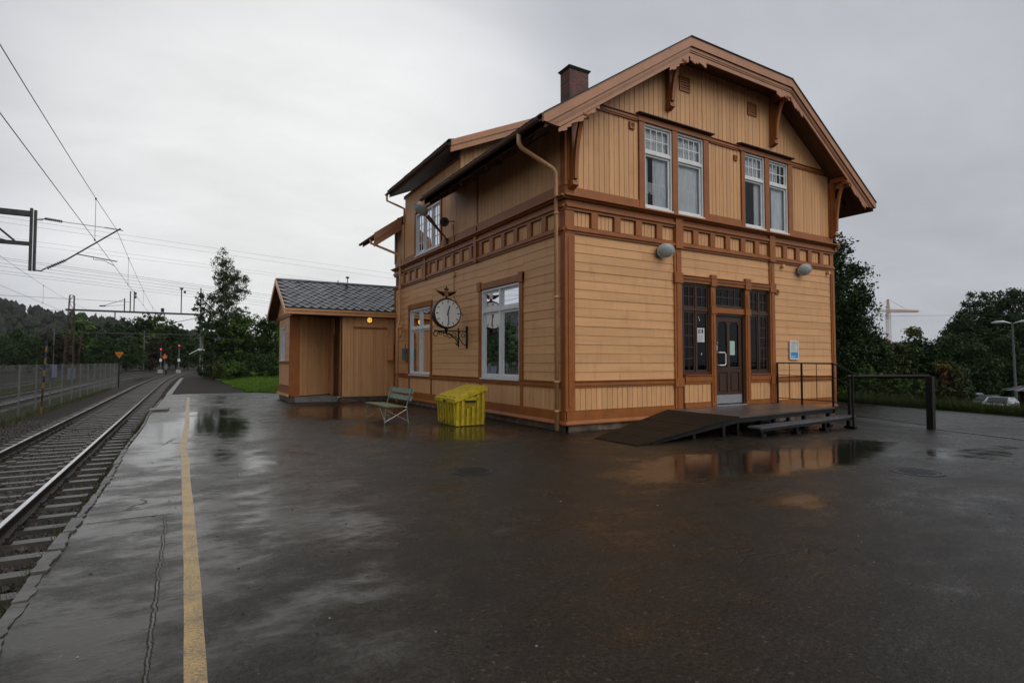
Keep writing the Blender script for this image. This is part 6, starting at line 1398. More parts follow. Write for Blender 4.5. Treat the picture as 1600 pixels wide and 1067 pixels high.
# signals
def signal(x, y, ztop, label, r=0.42):
    z0 = -0.5; t = thing('railway_signal', (x, y, z0), label, 'railway signal')
    mb = MB(); mb.tube([(x, y, z0), (x, y, ztop)], 0.09, 8); mb.build('signal_mast', 'steel_post', t)
    mb = MB(); mb.disc((x, y - 0.10, ztop), (0, 1, 0), r, 0.06, 20); mb.box(x - r * 0.7, x + r * 0.7, y - 0.12, y - 0.07, ztop, ztop + r * 1.1); mb.build('backplate', 'ink', t)
    mb = MB(); mb.disc((x, y - 0.15, ztop), (0, 1, 0), 0.14, 0.05, 16); mb.build('signal_lens', 'red_light', t)
    mb = MB(); n = 8
    for k in range(n):
        a, b = PI * k / n, PI * (k + 1) / n; mb.prism([(x + 0.2 * math.cos(a), y - 0.13, ztop + 0.2 * math.sin(a)), (x + 0.2 * math.cos(b), y - 0.13, ztop + 0.2 * math.sin(b)), (x + 0.22 * math.cos(b), y - 0.13, ztop + 0.22 * math.sin(b)), (x + 0.22 * math.cos(a), y - 0.13, ztop + 0.22 * math.sin(a))], (0, -0.25, 0))
    mb.build('hood', 'ink', t); mb = MB(); mb.box(x - 0.2, x + 0.2, y - 0.15, y - 0.08, z0 + 2.1, z0 + 2.6); mb.build('number_plate', 'paper', t)
    mb = MB(); mb.box(x - 0.45, x + 0.35, y - 0.2, y + 0.3, z0, z0 + 0.6); mb.build('relay_box', 'galv', t)
signal(-1.03, 120, 4.55, 'taller railway signal showing red, right of the pair before the curve')
signal(-3.95, 122, 3.90, 'shorter railway signal showing red, left of the pair before the curve')
t = thing('round_warning_sign', (-3.2, 118, -0.5), 'small orange warning board between the two red signals', 'sign')
mb = MB(); mb.tube([(-3.2, 118, -0.5), (-3.2, 118, 1.9)], 0.05, 6); mb.build('post', 'steel_post', t); mb = MB(); mb.disc((-3.2, 117.9, 2.45), (0, 1, 0), 0.36, 0.04, 20); mb.prism([(-3.3, 117.87, 2.8), (-3.1, 117.87, 2.8), (-3.2, 117.87, 3.1)], (0, 0.03, 0)); mb.build('plate', 'orange_sign', t)
t = thing('dwarf_signal', (-2.5, 100, -0.5), 'low ground signal post with pale head beside the curve', 'signal')
mb = MB(); mb.box(-2.62, -2.4, 99.9, 100.1, -0.5, 0.35); mb.build('post', 'black_metal', t); mb = MB(); mb.box(-2.65, -2.35, 99.85, 100.1, 0.35, 1.2); mb.build('signal_head', 'box_green', t)
# platform sign and little lamp at far end
t = thing('platform_end_lamp', (1.75, 84.5, 0), 'pale lamp head and slanting board on the grey pole at the far platform end', 'lamp')
mb = MB(); mb.box(1.4, 2.2, 84.3, 84.5, 3.05, 3.3); mb.build('board', 'paper', t); mb = MB(); mb.prism([(0.4, 84.3, 2.5), (1.4, 84.3, 3.1), (1.4, 84.3, 3.2), (0.4, 84.3, 2.6)], (0, 0.1, 0)); mb.build('arm', 'paper', t)
# mesh fence between the tracks
FX = -5.30
t = thing('track_fence', (FX, 12, -0.5), 'long grey wire mesh safety fence between the first and second track', 'fence')
ys_ = list(np.arange(4, 60, 2.55)); fzb, fzt = -0.45, 1.42
fxx = lambda y: FX + (0.0 if y < 25 else (y - 25) * 0.012)
for i, y in enumerate(ys_):
    x = fxx(y); mb = MB(); mb.box(x - 0.03, x + 0.03, y - 0.03, y + 0.03, -0.55, fzt + 0.03); mb.build('fence_post', 'steel_post', t)
    if i == len(ys_) - 1: break
    y1 = ys_[i + 1]; x1 = fxx(y1); mb = MB(); n = 24
    for k in range(n):
        f = (k + 0.5) / n; xx, yy_ = x + (x1 - x) * f, y + (y1 - y) * f; mb.tube([(xx, yy_, fzb), (xx, yy_, fzt)], 0.0035, 3, cap=False)
    for k in range(7):
        z = fzb + (fzt - fzb) * k / 6; mb.tube([(x, y, z), (x1, y1, z)], 0.0035, 3, cap=False)
    mb.build('mesh_panel', 'steel_post', t)
t = thing('fence_notice', (FX, 36.8, 1.0), 'faded lilac notice board fixed to the mesh fence', 'notice board')
mb = MB(); xx = fxx(36.8) - 0.04; mb.box(xx - 0.02, xx, 36.3, 38.6, 0.62, 1.22); pl = mb.build('board', 'sign_lilac', t)
lines_on(('y', xx - 0.02), pl, 36.4, 38.5, 0.68, 1.15, 0.001, 3, 'sign_blue')
mb = MB(); mb.box(xx + 0.1, xx + 0.12, 31.6, 32.6, 0.85, 1.42); o = mb.build('fence_sign', 'sign_lilac'); tag(o, 'blank grey plate on the mesh fence just left of the striped stake', 'sign')
# striped snow stake
t = thing('snow_stake', (-4.97, 28.94, -0.5), 'slim leaning stake banded blue, yellow and red beside the near track', 'stake')
n = 12; cols = ['stake_yellow', 'stake_red', 'ink', 'stake_red', 'stake_yellow', 'ink', 'stake_yellow', 'stake_blue', 'stake_yellow', 'stake_blue', 'stake_yellow', 'stake_blue']
for i in range(n):
    f0, f1 = i / n, (i + 1) / n; P = lambda f: (-4.97 + 0.12 * f, 28.94, -0.5 + 2.94 * f)
    mb = MB(); mb.tube([P(f0), P(f1)], 0.034, 8); mb.build('band', cols[i], t)
t = thing('triangle_sign', (-4.75, 57, -0.5), 'small orange downward triangle sign on a dark post by the fence', 'sign')
mb = MB(); mb.tube([(-4.80, 57, -0.6), (-4.80, 57, 1.9)], 0.05, 6); mb.build('post', 'black_metal', t)
mb = MB(); mb.prism([(-5.12, 56.94, 2.36), (-4.48, 56.94, 2.36), (-4.80, 56.94, 1.84)], (0, 0.03, 0)); mb.build('plate', 'orange_sign', t)
mb = MB(); mb.prism([(-4.97, 56.93, 2.28), (-4.63, 56.93, 2.28), (-4.80, 56.93, 2.0)], (0, 0.01, 0)); mb.build('plate_border', 'stake_yellow', t)
# small concrete block by the rails
t = thing('cable_cover', (-1.0, 21, -0.2), 'short broken concrete slab lying at the platform edge', 'slab')
mb = MB(); mb.prism([(-0.95, 20.6, -0.1), (-0.45, 20.7, -0.1), (-0.42, 21.6, -0.1), (-0.95, 21.5, -0.1)], (0, 0, 0.16)); mb.build('slab', 'edge_concrete', t)

# ================================================================ RIGHT HAND BACKGROUND
t = thing('tower_crane', (458.5, 217.5, -3), 'distant red and white tower crane above the trees', 'crane')
cx0, cy0 = 458.5, 217.6
def lattice(mb, a, b, w0, w1, n, r):
    a, b = Vector(a), Vector(b); d = (b - a).normalized(); s1 = d.cross(Vector((0.3, 0.5, 0.8))).normalized(); s2 = d.cross(s1)
    cor = lambda f, w_: [a.lerp(b, f) + s1 * w_ * sx + s2 * w_ * sy for sx, sy in ((-1, -1), (1, -1), (1, 1), (-1, 1))]
    for k in range(4): mb.tube([cor(0, w0)[k], cor(1, w1)[k]], r, 4, cap=False)
    for i in range(n):
        f0, f1 = i / n, (i + 1) / n; c0, c1 = cor(f0, w0 + (w1 - w0) * f0), cor(f1, w0 + (w1 - w0) * f1)
        for k in range(4): mb.tube([c0[k], c1[(k + 1) % 4]], r * 0.7, 3, cap=False)
mb = MB(); lattice(mb, (cx0, cy0, -3), (cx0, cy0, 37), 1.1, 1.1, 18, 0.28); mb.build('crane_mast', 'crane_white', t)
mb = MB(); lattice(mb, (cx0, cy0, 37), (cx0, cy0, 49), 1.0, 0.3, 5, 0.25); mb.build('crane_top', 'crane_red', t)
jd = Vector((477.96 - cx0, 206.3 - cy0, 0)).normalized()
mb = MB(); lattice(mb, (cx0, cy0, 40.2), tuple(Vector((cx0, cy0, 39.9)) + jd * 23), 0.75, 0.45, 14, 0.25); mb.build('jib', 'crane_red', t)
mb = MB(); lattice(mb, (cx0, cy0, 40.2), tuple(Vector((cx0, cy0, 40.6)) - jd * 7.5), 0.6, 0.6, 5, 0.22); mb.build('counter_jib', 'crane_white', t)
mb = MB(); p = Vector((cx0, cy0, 40.2)) - jd * 6.8; mb.box(p.x - 1, p.x + 1, p.y - 1, p.y + 1, 38.9, 41.2); mb.build('counterweight', 'crane_white', t)
mb = MB(); mb.tube([(cx0, cy0, 49), tuple(Vector((cx0, cy0, 40.8)) + jd * 15)], 0.14, 4); mb.tube([(cx0, cy0, 49), tuple(Vector((cx0, cy0, 41)) - jd * 7)], 0.14, 4); mb.build('tie_rod', 'crane_red', t)
mb = MB(); mb.box(cx0 - 1.3, cx0 + 1.3, cy0 - 1.3, cy0 + 1.3, 34.5, 37.8); mb.build('cab', 'crane_white', t)
# kiosk with seamed hip roof
KA, KBp, KC = Vector((41.1, 13.93, 0)), Vector((38.94, 12.78, 0)), Vector((35.5, 7.2, 0))
t = thing('kiosk', (40.5, 10.5, -2.6), 'low dark shed with grey standing-seam hipped metal roof beyond the verge', 'shed')
u = (KC - KBp).normalized(); v = (KA - KBp).normalized(); v = (v - u * v.dot(u)).normalized(); K0 = KBp; Lk, Wk = 10.0, 5.6
c0, c1, c2, c3 = K0, K0 + u * Lk, K0 + u * Lk + v * Wk, K0 + v * Wk; r0 = K0 + u * 2.9 + v * 2.8 + Vector((0, 0, 1.05)); r1 = K0 + u * (Lk - 2.9) + v * 2.8 + Vector((0, 0, 1.05))
mb = MB(); mb.add([tuple(c0), tuple(c1), tuple(c2), tuple(c3), tuple(r0), tuple(r1)] , [(3, 2, 1, 0), (0, 1, 5, 4), (1, 2, 5), (2, 3, 4, 5), (3, 0, 4)]); mb.build('roof', 'roof_sheet', t)
mb = MB()
def seam(a, b): mb.tube([tuple(Vector(a) + Vector((0, 0, 0.03))), tuple(Vector(b) + Vector((0, 0, 0.03)))], 0.035, 4)
for i in range(1, 18):
    f = i / 18 * Lk; e = K0 + u * f; top = min(f, Lk - f, 2.9) / 2.9; seam(e, e + v * 2.8 * top + Vector((0, 0, 1.05 * top)))
for i in range(1, 9):
    f = i / 9 * Wk; e = K0 + v * f; top = min(f, Wk - f) / 2.8; seam(e, e + u * 2.9 * top + Vector((0, 0, 1.05 * top)))
for a, b in ((c0, r0), (r0, r1), (c3, r0), (c1, r1), (c2, r1)): seam(a, b)
mb.build('roof_seam', 'roof_sheet', t)
i0 = K0 + u * 0.5 + v * 0.5; pts = [i0, i0 + u * (Lk - 1), i0 + u * (Lk - 1) + v * (Wk - 1), i0 + v * (Wk - 1)]
mb = MB(); mb.prism([(p.x, p.y, -2.7) for p in pts], (0, 0, 2.68)); mb.build('wall', 'dark_red_wall', t)
for i in range(26):
    a = i0 + u * ((Lk - 1) * i / 26) - v * 0.02; b = i0 + u * ((Lk - 1) * (i + 0.85) / 26) - v * 0.02; mb = MB(); mb.prism([(a.x, a.y, -2.65), (b.x, b.y, -2.65), (b.x - v.x * 0.02, b.y - v.y * 0.02, -2.65), (a.x - v.x * 0.02, a.y - v.y * 0.02, -2.65)], (0, 0, 2.55)); mb.build('wall_board', 'dark_red_wall', t)
# double street lamp
t = thing('street_lamp', (64.4, 20.2, -2.6), 'tall grey double-headed street lamp behind the shed', 'street lamp')
mb = MB(); mb.tube([(64.4, 20.2, -2.6), (64.28, 20.27, 5.05)], [0.12, 0.07], 10); mb.build('pole', 'steel_post', t)
for s in (-1, 1):
    d = Vector((0.5, -0.86, 0)) * s; mb = MB(); p = Vector((64.28, 20.27, 5.0)); mb.tube([p, p + d * 0.42 + Vector((0, 0, 0.12)), p + d * 0.65 + Vector((0, 0, 0.15)), p + d * 1.1 + Vector((0, 0, 0.13)), p + d * 1.45 + Vector((0, 0, 0.10))], [0.04, 0.07, 0.15, 0.17, 0.07], 10); mb.build('lamp_head', 'galv', t, smooth=True)
t = thing('blue_sign', (65.6, 19.6, -2.6), 'small blue parking sign by the foot of the double street lamp', 'sign')
mb = MB(); mb.tube([(65.6, 19.6, -2.6), (65.6, 19.6, 0.3)], 0.05, 6); mb.build('post', 'steel_post', t); mb = MB(); mb.box(65.45, 65.55, 19.35, 19.85, -0.3, 0.3); mb.build('plate', 'print_blue', t)
# parked cars
def car(x, y, rz, z, body, label):
    t = thing('parked_car', (x, y, z), label, 'car', 'cars parked beyond the shed', rz)
    prof = [(-2.1, 0.35), (-2.15, 0.7), (-2.0, 0.9), (-1.55, 0.98), (-1.0, 1.38), (0.45, 1.42), (1.15, 0.98), (1.95, 0.85), (2.15, 0.65), (2.15, 0.35)]
    mb = MB(); V = []; n = len(prof)
    rows = [(-0.85, 0.0), (-0.80, 0.10), (0.80, 0.10), (0.85, 0.0)]
    for yy, ins in rows:
        for (px, pz) in prof: k = 1.0 if pz < 1.0 else (0.80 if abs(yy) > 0.82 or True else 1); V.append((px * (1 - ins * 0.2), yy * k if abs(yy) > 0.82 else yy * k * 1.0, pz if abs(yy) < 0.82 else min(pz, pz - 0.03)))
    F = []
    for r in range(3):
        for k in range(n): F.append((r * n + k, r * n + (k + 1) % n, (r + 1) * n + (k + 1) % n, (r + 1) * n + k))
    F += [tuple(range(n - 1, -1, -1)), tuple(3 * n + k for k in range(n))]
    mb.add(V, F); mb.build('body', body, t, local=True, smooth=False)
    mb = MB()
    for s in (-1, 1): mb.prism([(-1.25, s * 0.72, 1.0), (0.95, s * 0.72, 1.0), (0.38, s * 0.69, 1.34), (-0.92, s * 0.69, 1.32)], (0, s * 0.02, 0))
    mb.prism([(1.12, -0.62, 1.0), (1.12, 0.62, 1.0), (0.5, 0.58, 1.39), (0.5, -0.58, 1.39)], (0.02, 0, 0.015)); mb.prism([(-1.5, -0.62, 1.0), (-1.5, 0.62, 1.0), (-1.04, 0.58, 1.35), (-1.04, -0.58, 1.35)], (-0.02, 0, 0.015)); mb.build('window', 'car_glass', t, local=True)
    for px in (-1.35, 1.35):
        for s in (-1, 1):
            mb = MB(); mb.disc((px, s * 0.78, 0.32), (0, 1, 0), 0.32, 0.2, 18); wh = mb.build('wheel', 'tyre', t, local=True); mb = MB(); mb.disc((px, s * 0.885, 0.32), (0, 1, 0), 0.2, 0.02, 12); mb.build('rim', 'galv', wh, local=True)
    for s in (-1, 1): mb = MB(); mb.box(2.10, 2.17, s * 0.6 - 0.18, s * 0.6 + 0.18, 0.62, 0.76); mb.build('headlight', 'lamp_glassy', t, local=True)
    return t
car(60.8, 22.3, 3.25, -2.62, 'car_silver', 'silver car half hidden by tall grass, leftmost of the parked cars')
car(58.2, 20.3, 3.25, -2.62, 'car_dark', 'dark green car between the two silver parked cars')
car(55.5, 18.4, 3.25, -2.62, 'car_silver', 'silver car cut off by the shed, rightmost of the parked cars')

# ================================================================ VEGETATION
def leafcloud(cent, rad, per, size, squash=1.0, up=0.35):
    """cent (k,3), rad (k,), per leaves each -> V,F,tone"""
    k = len(cent); n = k * per; ci = np.repeat(np.arange(k), per)
    d = rng.normal(size=(n, 3)); d /= np.linalg.norm(d, axis=1)[:, None]; r = rng.random(n) ** 0.5
    P = cent[ci] + d * (r * rad[ci])[:, None] * np.array([1, 1, 0.75])
    nrm = rng.normal(size=(n, 3)) + np.array([0, 0, up]) + d * 0.5; nrm /= np.linalg.norm(nrm, axis=1)[:, None]
    a = np.cross(nrm, rng.normal(size=(n, 3))); a /= np.linalg.norm(a, axis=1)[:, None]; b = np.cross(nrm, a)
    s = size * (0.55 + 0.9 * rng.random(n))[:, None]
    V = np.stack([P - a * s * 0.65, P - b * s * 0.33, P + a * s * 0.65, P + b * s * 0.33], 1).reshape(-1, 3)
    F = np.arange(n * 4).reshape(n, 4)
    ct = rng.random(k); tone = np.clip(0.55 * ct[ci] + 0.45 * rng.random(n), 0, 1)
    return V, F, tone
def blobpts(blobs, k, shell=0.75):
    w_ = np.array([b[3] * b[4] * b[5] for b in blobs]) ** 0.67; w_ /= w_.sum(); idx = rng.choice(len(blobs), k, p=w_); bl = np.array(blobs)[idx]
    d = rng.normal(size=(k, 3)); d /= np.linalg.norm(d, axis=1)[:, None]; r = shell + (1.05 - shell) * rng.random(k)
    inner = rng.random(k) < 0.3; r = np.where(inner, rng.random(k) * shell, r)
    return bl[:, :3] + d * bl[:, 3:] * r[:, None]
def tree(name, base, blobs, k, crad, per, size, mat, label, cat='tree', group=None, trunk=0.2, bark='bark', top=None, limbs=10):
    t = thing(name, base, label, cat, group)
    c = blobpts(blobs, k); c[:, 2] = np.maximum(c[:, 2], base[2] + 0.1); rad = crad * (0.6 + 0.8 * rng.random(k))
    V, F, tone = leafcloud(c, rad, per, size); npmesh('crown', V, F, mat, tone, t)
    if trunk:
        zt = top or max(b[2] for b in blobs); mb = MB(); bx, by, bz = base
        mx = np.mean([b[0] for b in blobs]); my = np.mean([b[1] for b in blobs])
        pts = [(bx + (mx - bx) * f + random.uniform(-.05, .05) * trunk * 4 * (f > 0), by + (my - by) * f, bz - 0.2 + (zt - bz) * f) for f in (0, .25, .5, .75, 1)]
        mb.tube(pts, [trunk, trunk * .8, trunk * .6, trunk * .4, trunk * .15], 8); tk = mb.build('trunk', bark, t)
        for i in range(limbs):
            q = c[random.randrange(len(c))]; f = random.uniform(0.25, 0.8); j = min(int(f * 4), 3); p0 = Vector(pts[j]).lerp(Vector(pts[j + 1]), f * 4 - j); q = Vector(q); m_ = p0.lerp(q, 0.5) + Vector((0, 0, -0.1 * (q - p0).length))
            mb = MB(); mb.tube([p0, m_, q], [trunk * .35, trunk * .2, trunk * .06], 5); mb.build('limb', bark, t)
    return t
# birch and bushes behind the annex, at the far end of the platform
bl = [(3.4 + random.uniform(-1, 1) * r * 0.7, 67 + random.uniform(-1, 1), z, r, r, 0.85) for z, r in ((12.9, 0.5), (12.0, 0.9), (11.0, 1.3), (10.0, 1.6), (9.0, 1.7), (8.0, 1.7), (7.0, 1.6), (10.4, 1.7), (8.5, 1.9), (6.2, 1.6), (5.2, 1.5))]
tree('birch_tree', (3.3, 67, 0), bl, 360, 0.42, 36, 0.135, 'leaf_birch', 'tall loose birch tree with sky showing through, behind the round bushes', trunk=0.14, bark='birch_bark', top=13.2, limbs=24)
tree('birch_tree', (1.6, 68.5, 0), [(1.5, 68.5, 7.2, .8, .8, 1.0), (1.8, 68.5, 5.6, 1.0, 1, 1.1), (1.3, 68.5, 8.3, .45, .5, .7)], 60, 0.32, 22, 0.19, 'leaf_birch', 'thin drooping birch beside the grey pole at the platform end', trunk=0.07, bark='birch_bark', limbs=8)
spec = [((3.1, 62, 0), [(3.2, 62, 3.2, 1.9, 2, 3.1), (2.9, 62, 5.0, 1.5, 1.6, 1.8)], 'leaf_dark', 'dense dark round tree below the tall birch'),
        ((5.0, 60, 0), [(5.0, 60, 3.0, 2.0, 2.2, 3.2), (4.8, 60, 5.0, 1.3, 1.5, 1.6)], 'leaf_mid', 'mid green round tree between the birch and the annex'),
        ((6.9, 58, 0), [(6.8, 58, 2.6, 1.9, 2.2, 2.9), (7.0, 58, 4.8, 1.0, 1.2, 1.2)], 'leaf_dark', 'dark bushy tree just left of the annex gable'),
        ((9.2, 56, 0), [(9.0, 56, 2.8, 2.0, 2.0, 3.0), (9.0, 56, 5.0, 1.3, 1.4, 1.6)], 'leaf_mid', 'feathery tree rising behind the annex gable')]
for b, blb, m, lab in spec: tree('bushy_tree', b, blb, 200, 0.42, 46, 0.16, m, lab, trunk=0.14, limbs=6)
tree('sapling', (7.3, 52, 0), [(7.2, 52, 4.4, 0.5, 0.6, 1.5), (7.6, 52, 5.4, 0.3, 0.3, 0.7)], 26, 0.24, 18, 0.14, 'leaf_mid', 'slender willow shoot standing up beside the annex roof', trunk=0.04, limbs=4)
for i, (x, y, s, m, lab) in enumerate(((2.7, 55, 1.0, 'leaf_olive', 'low olive shrub at the foot of the trees, nearest the path'), (3.5, 50, 0.9, 'leaf_mid', 'low green shrub on the slope above the lawn'), (5.2, 48, 1.3, 'leaf_dark', 'dark shrub on the slope left of the annex'), (6.8, 46, 1.6, 'leaf_dark', 'broad dark shrub against the annex gable'), (2.2, 63, 1.2, 'leaf_dark', 'dark shrub beside the far path end'))):
    tree('shrub', (x, y, 0.1), [(x, y, 0.7 * s, 1.0 * s, 1.4 * s, 0.9 * s)], 70, 0.3, 40, 0.13, m, lab, 'shrub', trunk=0)
# big tree behind the right corner
bl = [(31.04, 17.73, 7.31, 1.29, 1.29, 1.29), (31.48, 17.47, 5.86, 1.50, 1.50, 1.50), (31.70, 17.34, 4.25, 1.64, 1.64, 1.64), (31.79, 17.28, 2.46, 1.57, 1.57, 1.57), (31.69, 17.34, 0.85, 1.43, 1.43, 1.43), (30.69, 17.93, 4.96, 2.14, 2.14, 2.14), (30.33, 18.13, 1.75, 2.14, 2.14, 2.14), (32.42, 16.91, 6.59, 0.50, 0.50, 0.50), (32.54, 16.83, 4.96, 0.79, 0.79, 0.79), (32.67, 16.76, 3.17, 0.86, 0.86, 0.86)]
tree('lime_tree', (30.9, 17.7, -1.2), bl, 620, 0.50, 56, 0.135, 'leaf_dark', 'big dark broadleaf tree rising directly behind the right corner of the station', trunk=0.3, limbs=16)
# hedge of bushes along the verge
HB = [((31.2, 16.5), 1.15, 1.18, 'leaf_mid', 'light leafed bush right behind the black fence, by the station corner'),
      ((32.6, 15.6), 0.94, 1.18, 'leaf_mid', 'low leafy bush seen through the middle of the black fence'),
      ((33.9, 14.9), 0.70, 1.04, 'leaf_mid', 'rounded low green bush behind the thick fence post'),
      ((39.3, 18.7), 3.01, 1.58, 'leaf_olive', 'olive thicket directly below the crane'),
      ((43.0, 18.8), 3.71, 0.88, 'leaf_dark', 'narrow dark bush rising just right of the crane'),
      ((41.2, 18.7), 2.80, 1.45, 'leaf_dark', 'dark round bush below the crane jib'),
      ((42.7, 17.8), 2.97, 1.45, 'leaf_dark', 'dark bush between the crane and the dark grove'),
      ((41.4, 16.3), 1.52, 1.13, 'leaf_olive', 'loose brownish bush at the left foot of the grove'),
      ((34.2, 13.6), 0.26, 1.00, 'leaf_olive', 'small straggly shrub on the verge right of the fence post'),
      ((35.9, 18.3), 3.33, 1.41, 'leaf_dark', 'dark bush between the big tree and the crane'),
      ((52.3, 20.3), 1.21, 1.32, 'leaf_dark', 'dark bush behind and left of the parked cars'),
      ((34.4, 18.1), 1.75, 1.29, 'leaf_mid', 'mid green bush at the foot of the big tree')]
for (x, y), zt, hw, m, lab in HB:
    gzb = float(terrain_z(np.array([x]), np.array([y]))[0]); H = zt - gzb
    bl = [(x, y, gzb + H * 0.46, hw, hw * 0.9, H * 0.46), (x, y, gzb + H * 0.8, hw * .6, hw * .6, H * .2)] + [(x + random.uniform(-.7, .7) * hw, y + random.uniform(-.6, .6) * hw, gzb + H * random.uniform(.35, .8), hw * .5, hw * .5, min(H * .25, hw * .5)) for _ in range(5)]
    tree('bush', (x, y, gzb), bl, int(90 + 60 * hw * H / 2), 0.34, 44, 0.075 + 0.002 * x, m, lab, 'bush', trunk=0)
tree('yellow_shrub', (42.2, 18.2, -2.0), [(41.9, 18.28, 3.55, 0.55, 0.5, 0.3)], 18, 0.2, 24, 0.12, 'leaf_yellow', 'small yellow leafed treetop right of the crane', 'shrub', trunk=0.05, limbs=3)
tree('yellow_shrub', (40.0, 15.9, -2.0), [(39.9, 15.94, 1.3, 0.4, 0.4, 0.4)], 14, 0.16, 22, 0.10, 'leaf_yellow', 'yellow green sprig on the loose brownish bush', 'shrub', trunk=0.04, limbs=3)
tree('orange_shrub', (35.4, 14.0, -1.8), [(35.37, 14.02, 0.75, 0.12, 0.12, 0.35)], 8, 0.10, 14, 0.08, 'leaf_orange', 'small patch of orange autumn leaves in the verge bushes', 'shrub', trunk=0.03, limbs=2)
# dark grove on the right
GR = [((76.5, 26.9), 12.1, 'tall dark tree with pointed top, left of the street lamp in the right grove'), ((79.5, 25.2), 12.5, 'tallest dark tree of the grove, right behind the street lamp'), ((84.9, 24.4), 12.0, 'dark tree at the far right picture edge'), ((72.2, 27.2), 9.2, 'dark tree stepping down at the left of the grove'), ((85.6, 28.6), 11.4, 'dark tree top showing between the two tallest of the grove'), ((67.5, 26.4), 6.8, 'lowest dark tree at the left end of the grove'), ((87.6, 22.7), 12.9, 'dark tree just outside the right picture edge'), ((66.3, 23.7), 5.6, 'dark undergrowth tree right behind the parked cars'), ((71.2, 23.1), 6.5, 'dark undergrowth tree behind the shed and lamp post')]
for (x, y), h, lab in GR:
    zb = -2.6; r = h * 0.30
    bl = [(x, y, zb + h * .36, r, r, h * .34), (x + .2, y, zb + h * .66, r * .72, r * .72, h * .2), (x, y, zb + h * 0.88, r * .36, r * .36, h * .12), (x - r * .6, y + .5, zb + h * .55, r * .6, r * .6, h * .16), (x + r * .7, y - .5, zb + h * .6, r * .55, r * .55, h * .16)]
    tree('grove_tree', (x, y, zb), bl, 520, 0.60, 56, 0.20, 'leaf_dark', lab, group='dark grove on the right', trunk=0.25, limbs=6)
# tree belt beyond the tracks on the left
def belt(x, y, h, m, lab, wide=0.3, zb=-0.6, group='tree belt beyond the tracks'):
    r = h * wide; bl = [(x, y, zb + h * .42, r, r, h * .40), (x + random.uniform(-.3, .3) * r, y, zb + h * .76, r * .68, r * .68, h * .2), (x + random.uniform(-.5, .5) * r, y, zb + h * .5, r * .8, r * .8, h * .25)]
    tree('belt_tree', (x, y, zb), bl, 150, h * 0.075, 26, h * 0.042, m, lab, group=group, trunk=h * 0.018, limbs=3)
ordn = ['first', 'second', 'third', 'fourth', 'fifth', 'sixth', 'seventh', 'eighth', 'ninth', 'tenth', 'eleventh', 'twelfth', 'thirteenth', 'fourteenth', 'fifteenth', 'sixteenth']
LT = [(-50, 196, 11.5), (-44.5, 193, 13), (-38, 192, 11.8), (-32, 188, 10.2), (-27, 186, 12.5), (-22.5, 184, 15), (-18, 183, 13.5), (-13.6, 181, 14.2), (-9.2, 178, 15.6), (-5.6, 176, 15.0), (-2.2, 174, 13.2), (0.6, 173, 11.6), (4.5, 180, 9.5), (9.5, 185, 9)]
for i, (x, y, h) in enumerate(LT):
    belt(x, y, h, ['leaf_dark', 'leaf_mid', 'leaf_dark', 'brown_belt' if i in (3,) else 'leaf_dark'][i % 4], ordn[i] + ' tree from the left in the belt beyond the tracks' + (', brownish' if i == 3 else ''))
for i, (x, y, h) in enumerate(((-70, 150, 12), (-60, 140, 11), (-50, 150, 10), (-41, 150, 8.5), (-34, 152, 9), (-28, 150, 8), (-22, 152, 8.5), (-16, 150, 8.0), (-10.5, 148, 8.0), (-6, 155, 8.0))):
    belt(x, y, h, 'leaf_dark' if i % 3 else 'brown_belt', ordn[i] + ' lower bush tree from the left in front of the belt', 0.42)
# belt continues beside the line outside the frame (its reflection shows in the window panes)
for i in range(16):
    x = -46 + 6 * math.sin(i * 2.3); y = -40 + i * 12.0; belt(x, y, 9 + 2.5 * math.sin(i * 1.7), 'leaf_dark', ordn[i] + ' tree counted from behind the camera, in the row beyond the tracks', 0.48, group='row along the far side of the tracks')
# grass: clumps of blades
def grass(name, n, xf, zf, h, mat, label, w_=0.012):
    P = xf(n); x, y = P[:, 0], P[:, 1]; z = zf(x, y); a = rng.random(n) * 2 * PI; hh = h * (0.4 + 0.9 * rng.random(n)); lean = rng.normal(size=(n, 2)) * hh[:, None] * 0.35
    dx, dy = np.cos(a) * w_, np.sin(a) * w_
    V = np.stack([np.stack([x - dx, y - dy, z], 1), np.stack([x + dx, y + dy, z], 1), np.stack([x + lean[:, 0], y + lean[:, 1], z + hh], 1)], 1).reshape(-1, 3)
    o = npmesh(name, V, np.arange(3 * n).reshape(n, 3), mat, rng.random(n)); return tag(o, label, 'grass', kind='stuff')
def lawn(n):
    y = 27.5 + 38 * rng.random(n) ** 1.5; x0 = np.array([fr(v) if v > 31 else 3.4 + (31 - v) * 0.35 for v in y]); return np.stack([x0 + (9.5 - x0) * rng.random(n), y], 1)
def lawn_z(x, y): return 0.02 + 0.22 * np.clip((x - 2.8 - curvx(y)) / 1.6, 0, 1) * np.clip((y - 31) / 10, 0, 1) + 0.8 * np.clip((x - 3.2) / 5, 0, 1) * np.clip((y - 42) / 12, 0, 1)
V = []; F = []
gx_ = np.linspace(0, 1, 10); gy_ = np.arange(27, 72, 1.5)
XX = np.array([[(fr(v) if v > 31 else 3.3 + (31 - v) * 0.35) + (14 - (fr(v) if v > 31 else 3.3 + (31 - v) * 0.35)) * q for q in gx_] for v in gy_]); YY = np.repeat(gy_[:, None], 10, 1); ZZ = lawn_z(XX, YY) - 0.012
i = np.arange(XX.size).reshape(XX.shape); o = npmesh('lawn_bank', np.stack([XX.ravel(), YY.ravel(), ZZ.ravel()], 1), np.stack([i[:-1, :-1].ravel(), i[:-1, 1:].ravel(), i[1:, 1:].ravel(), i[1:, :-1].ravel()], 1), 'soil', smooth=True); o['kind'] = 'structure'
grass('lawn_grass', 90000, lawn, lawn_z, 0.11, 'grass_green', 'bright green wet lawn beside the far platform, left of the annex', 0.016)
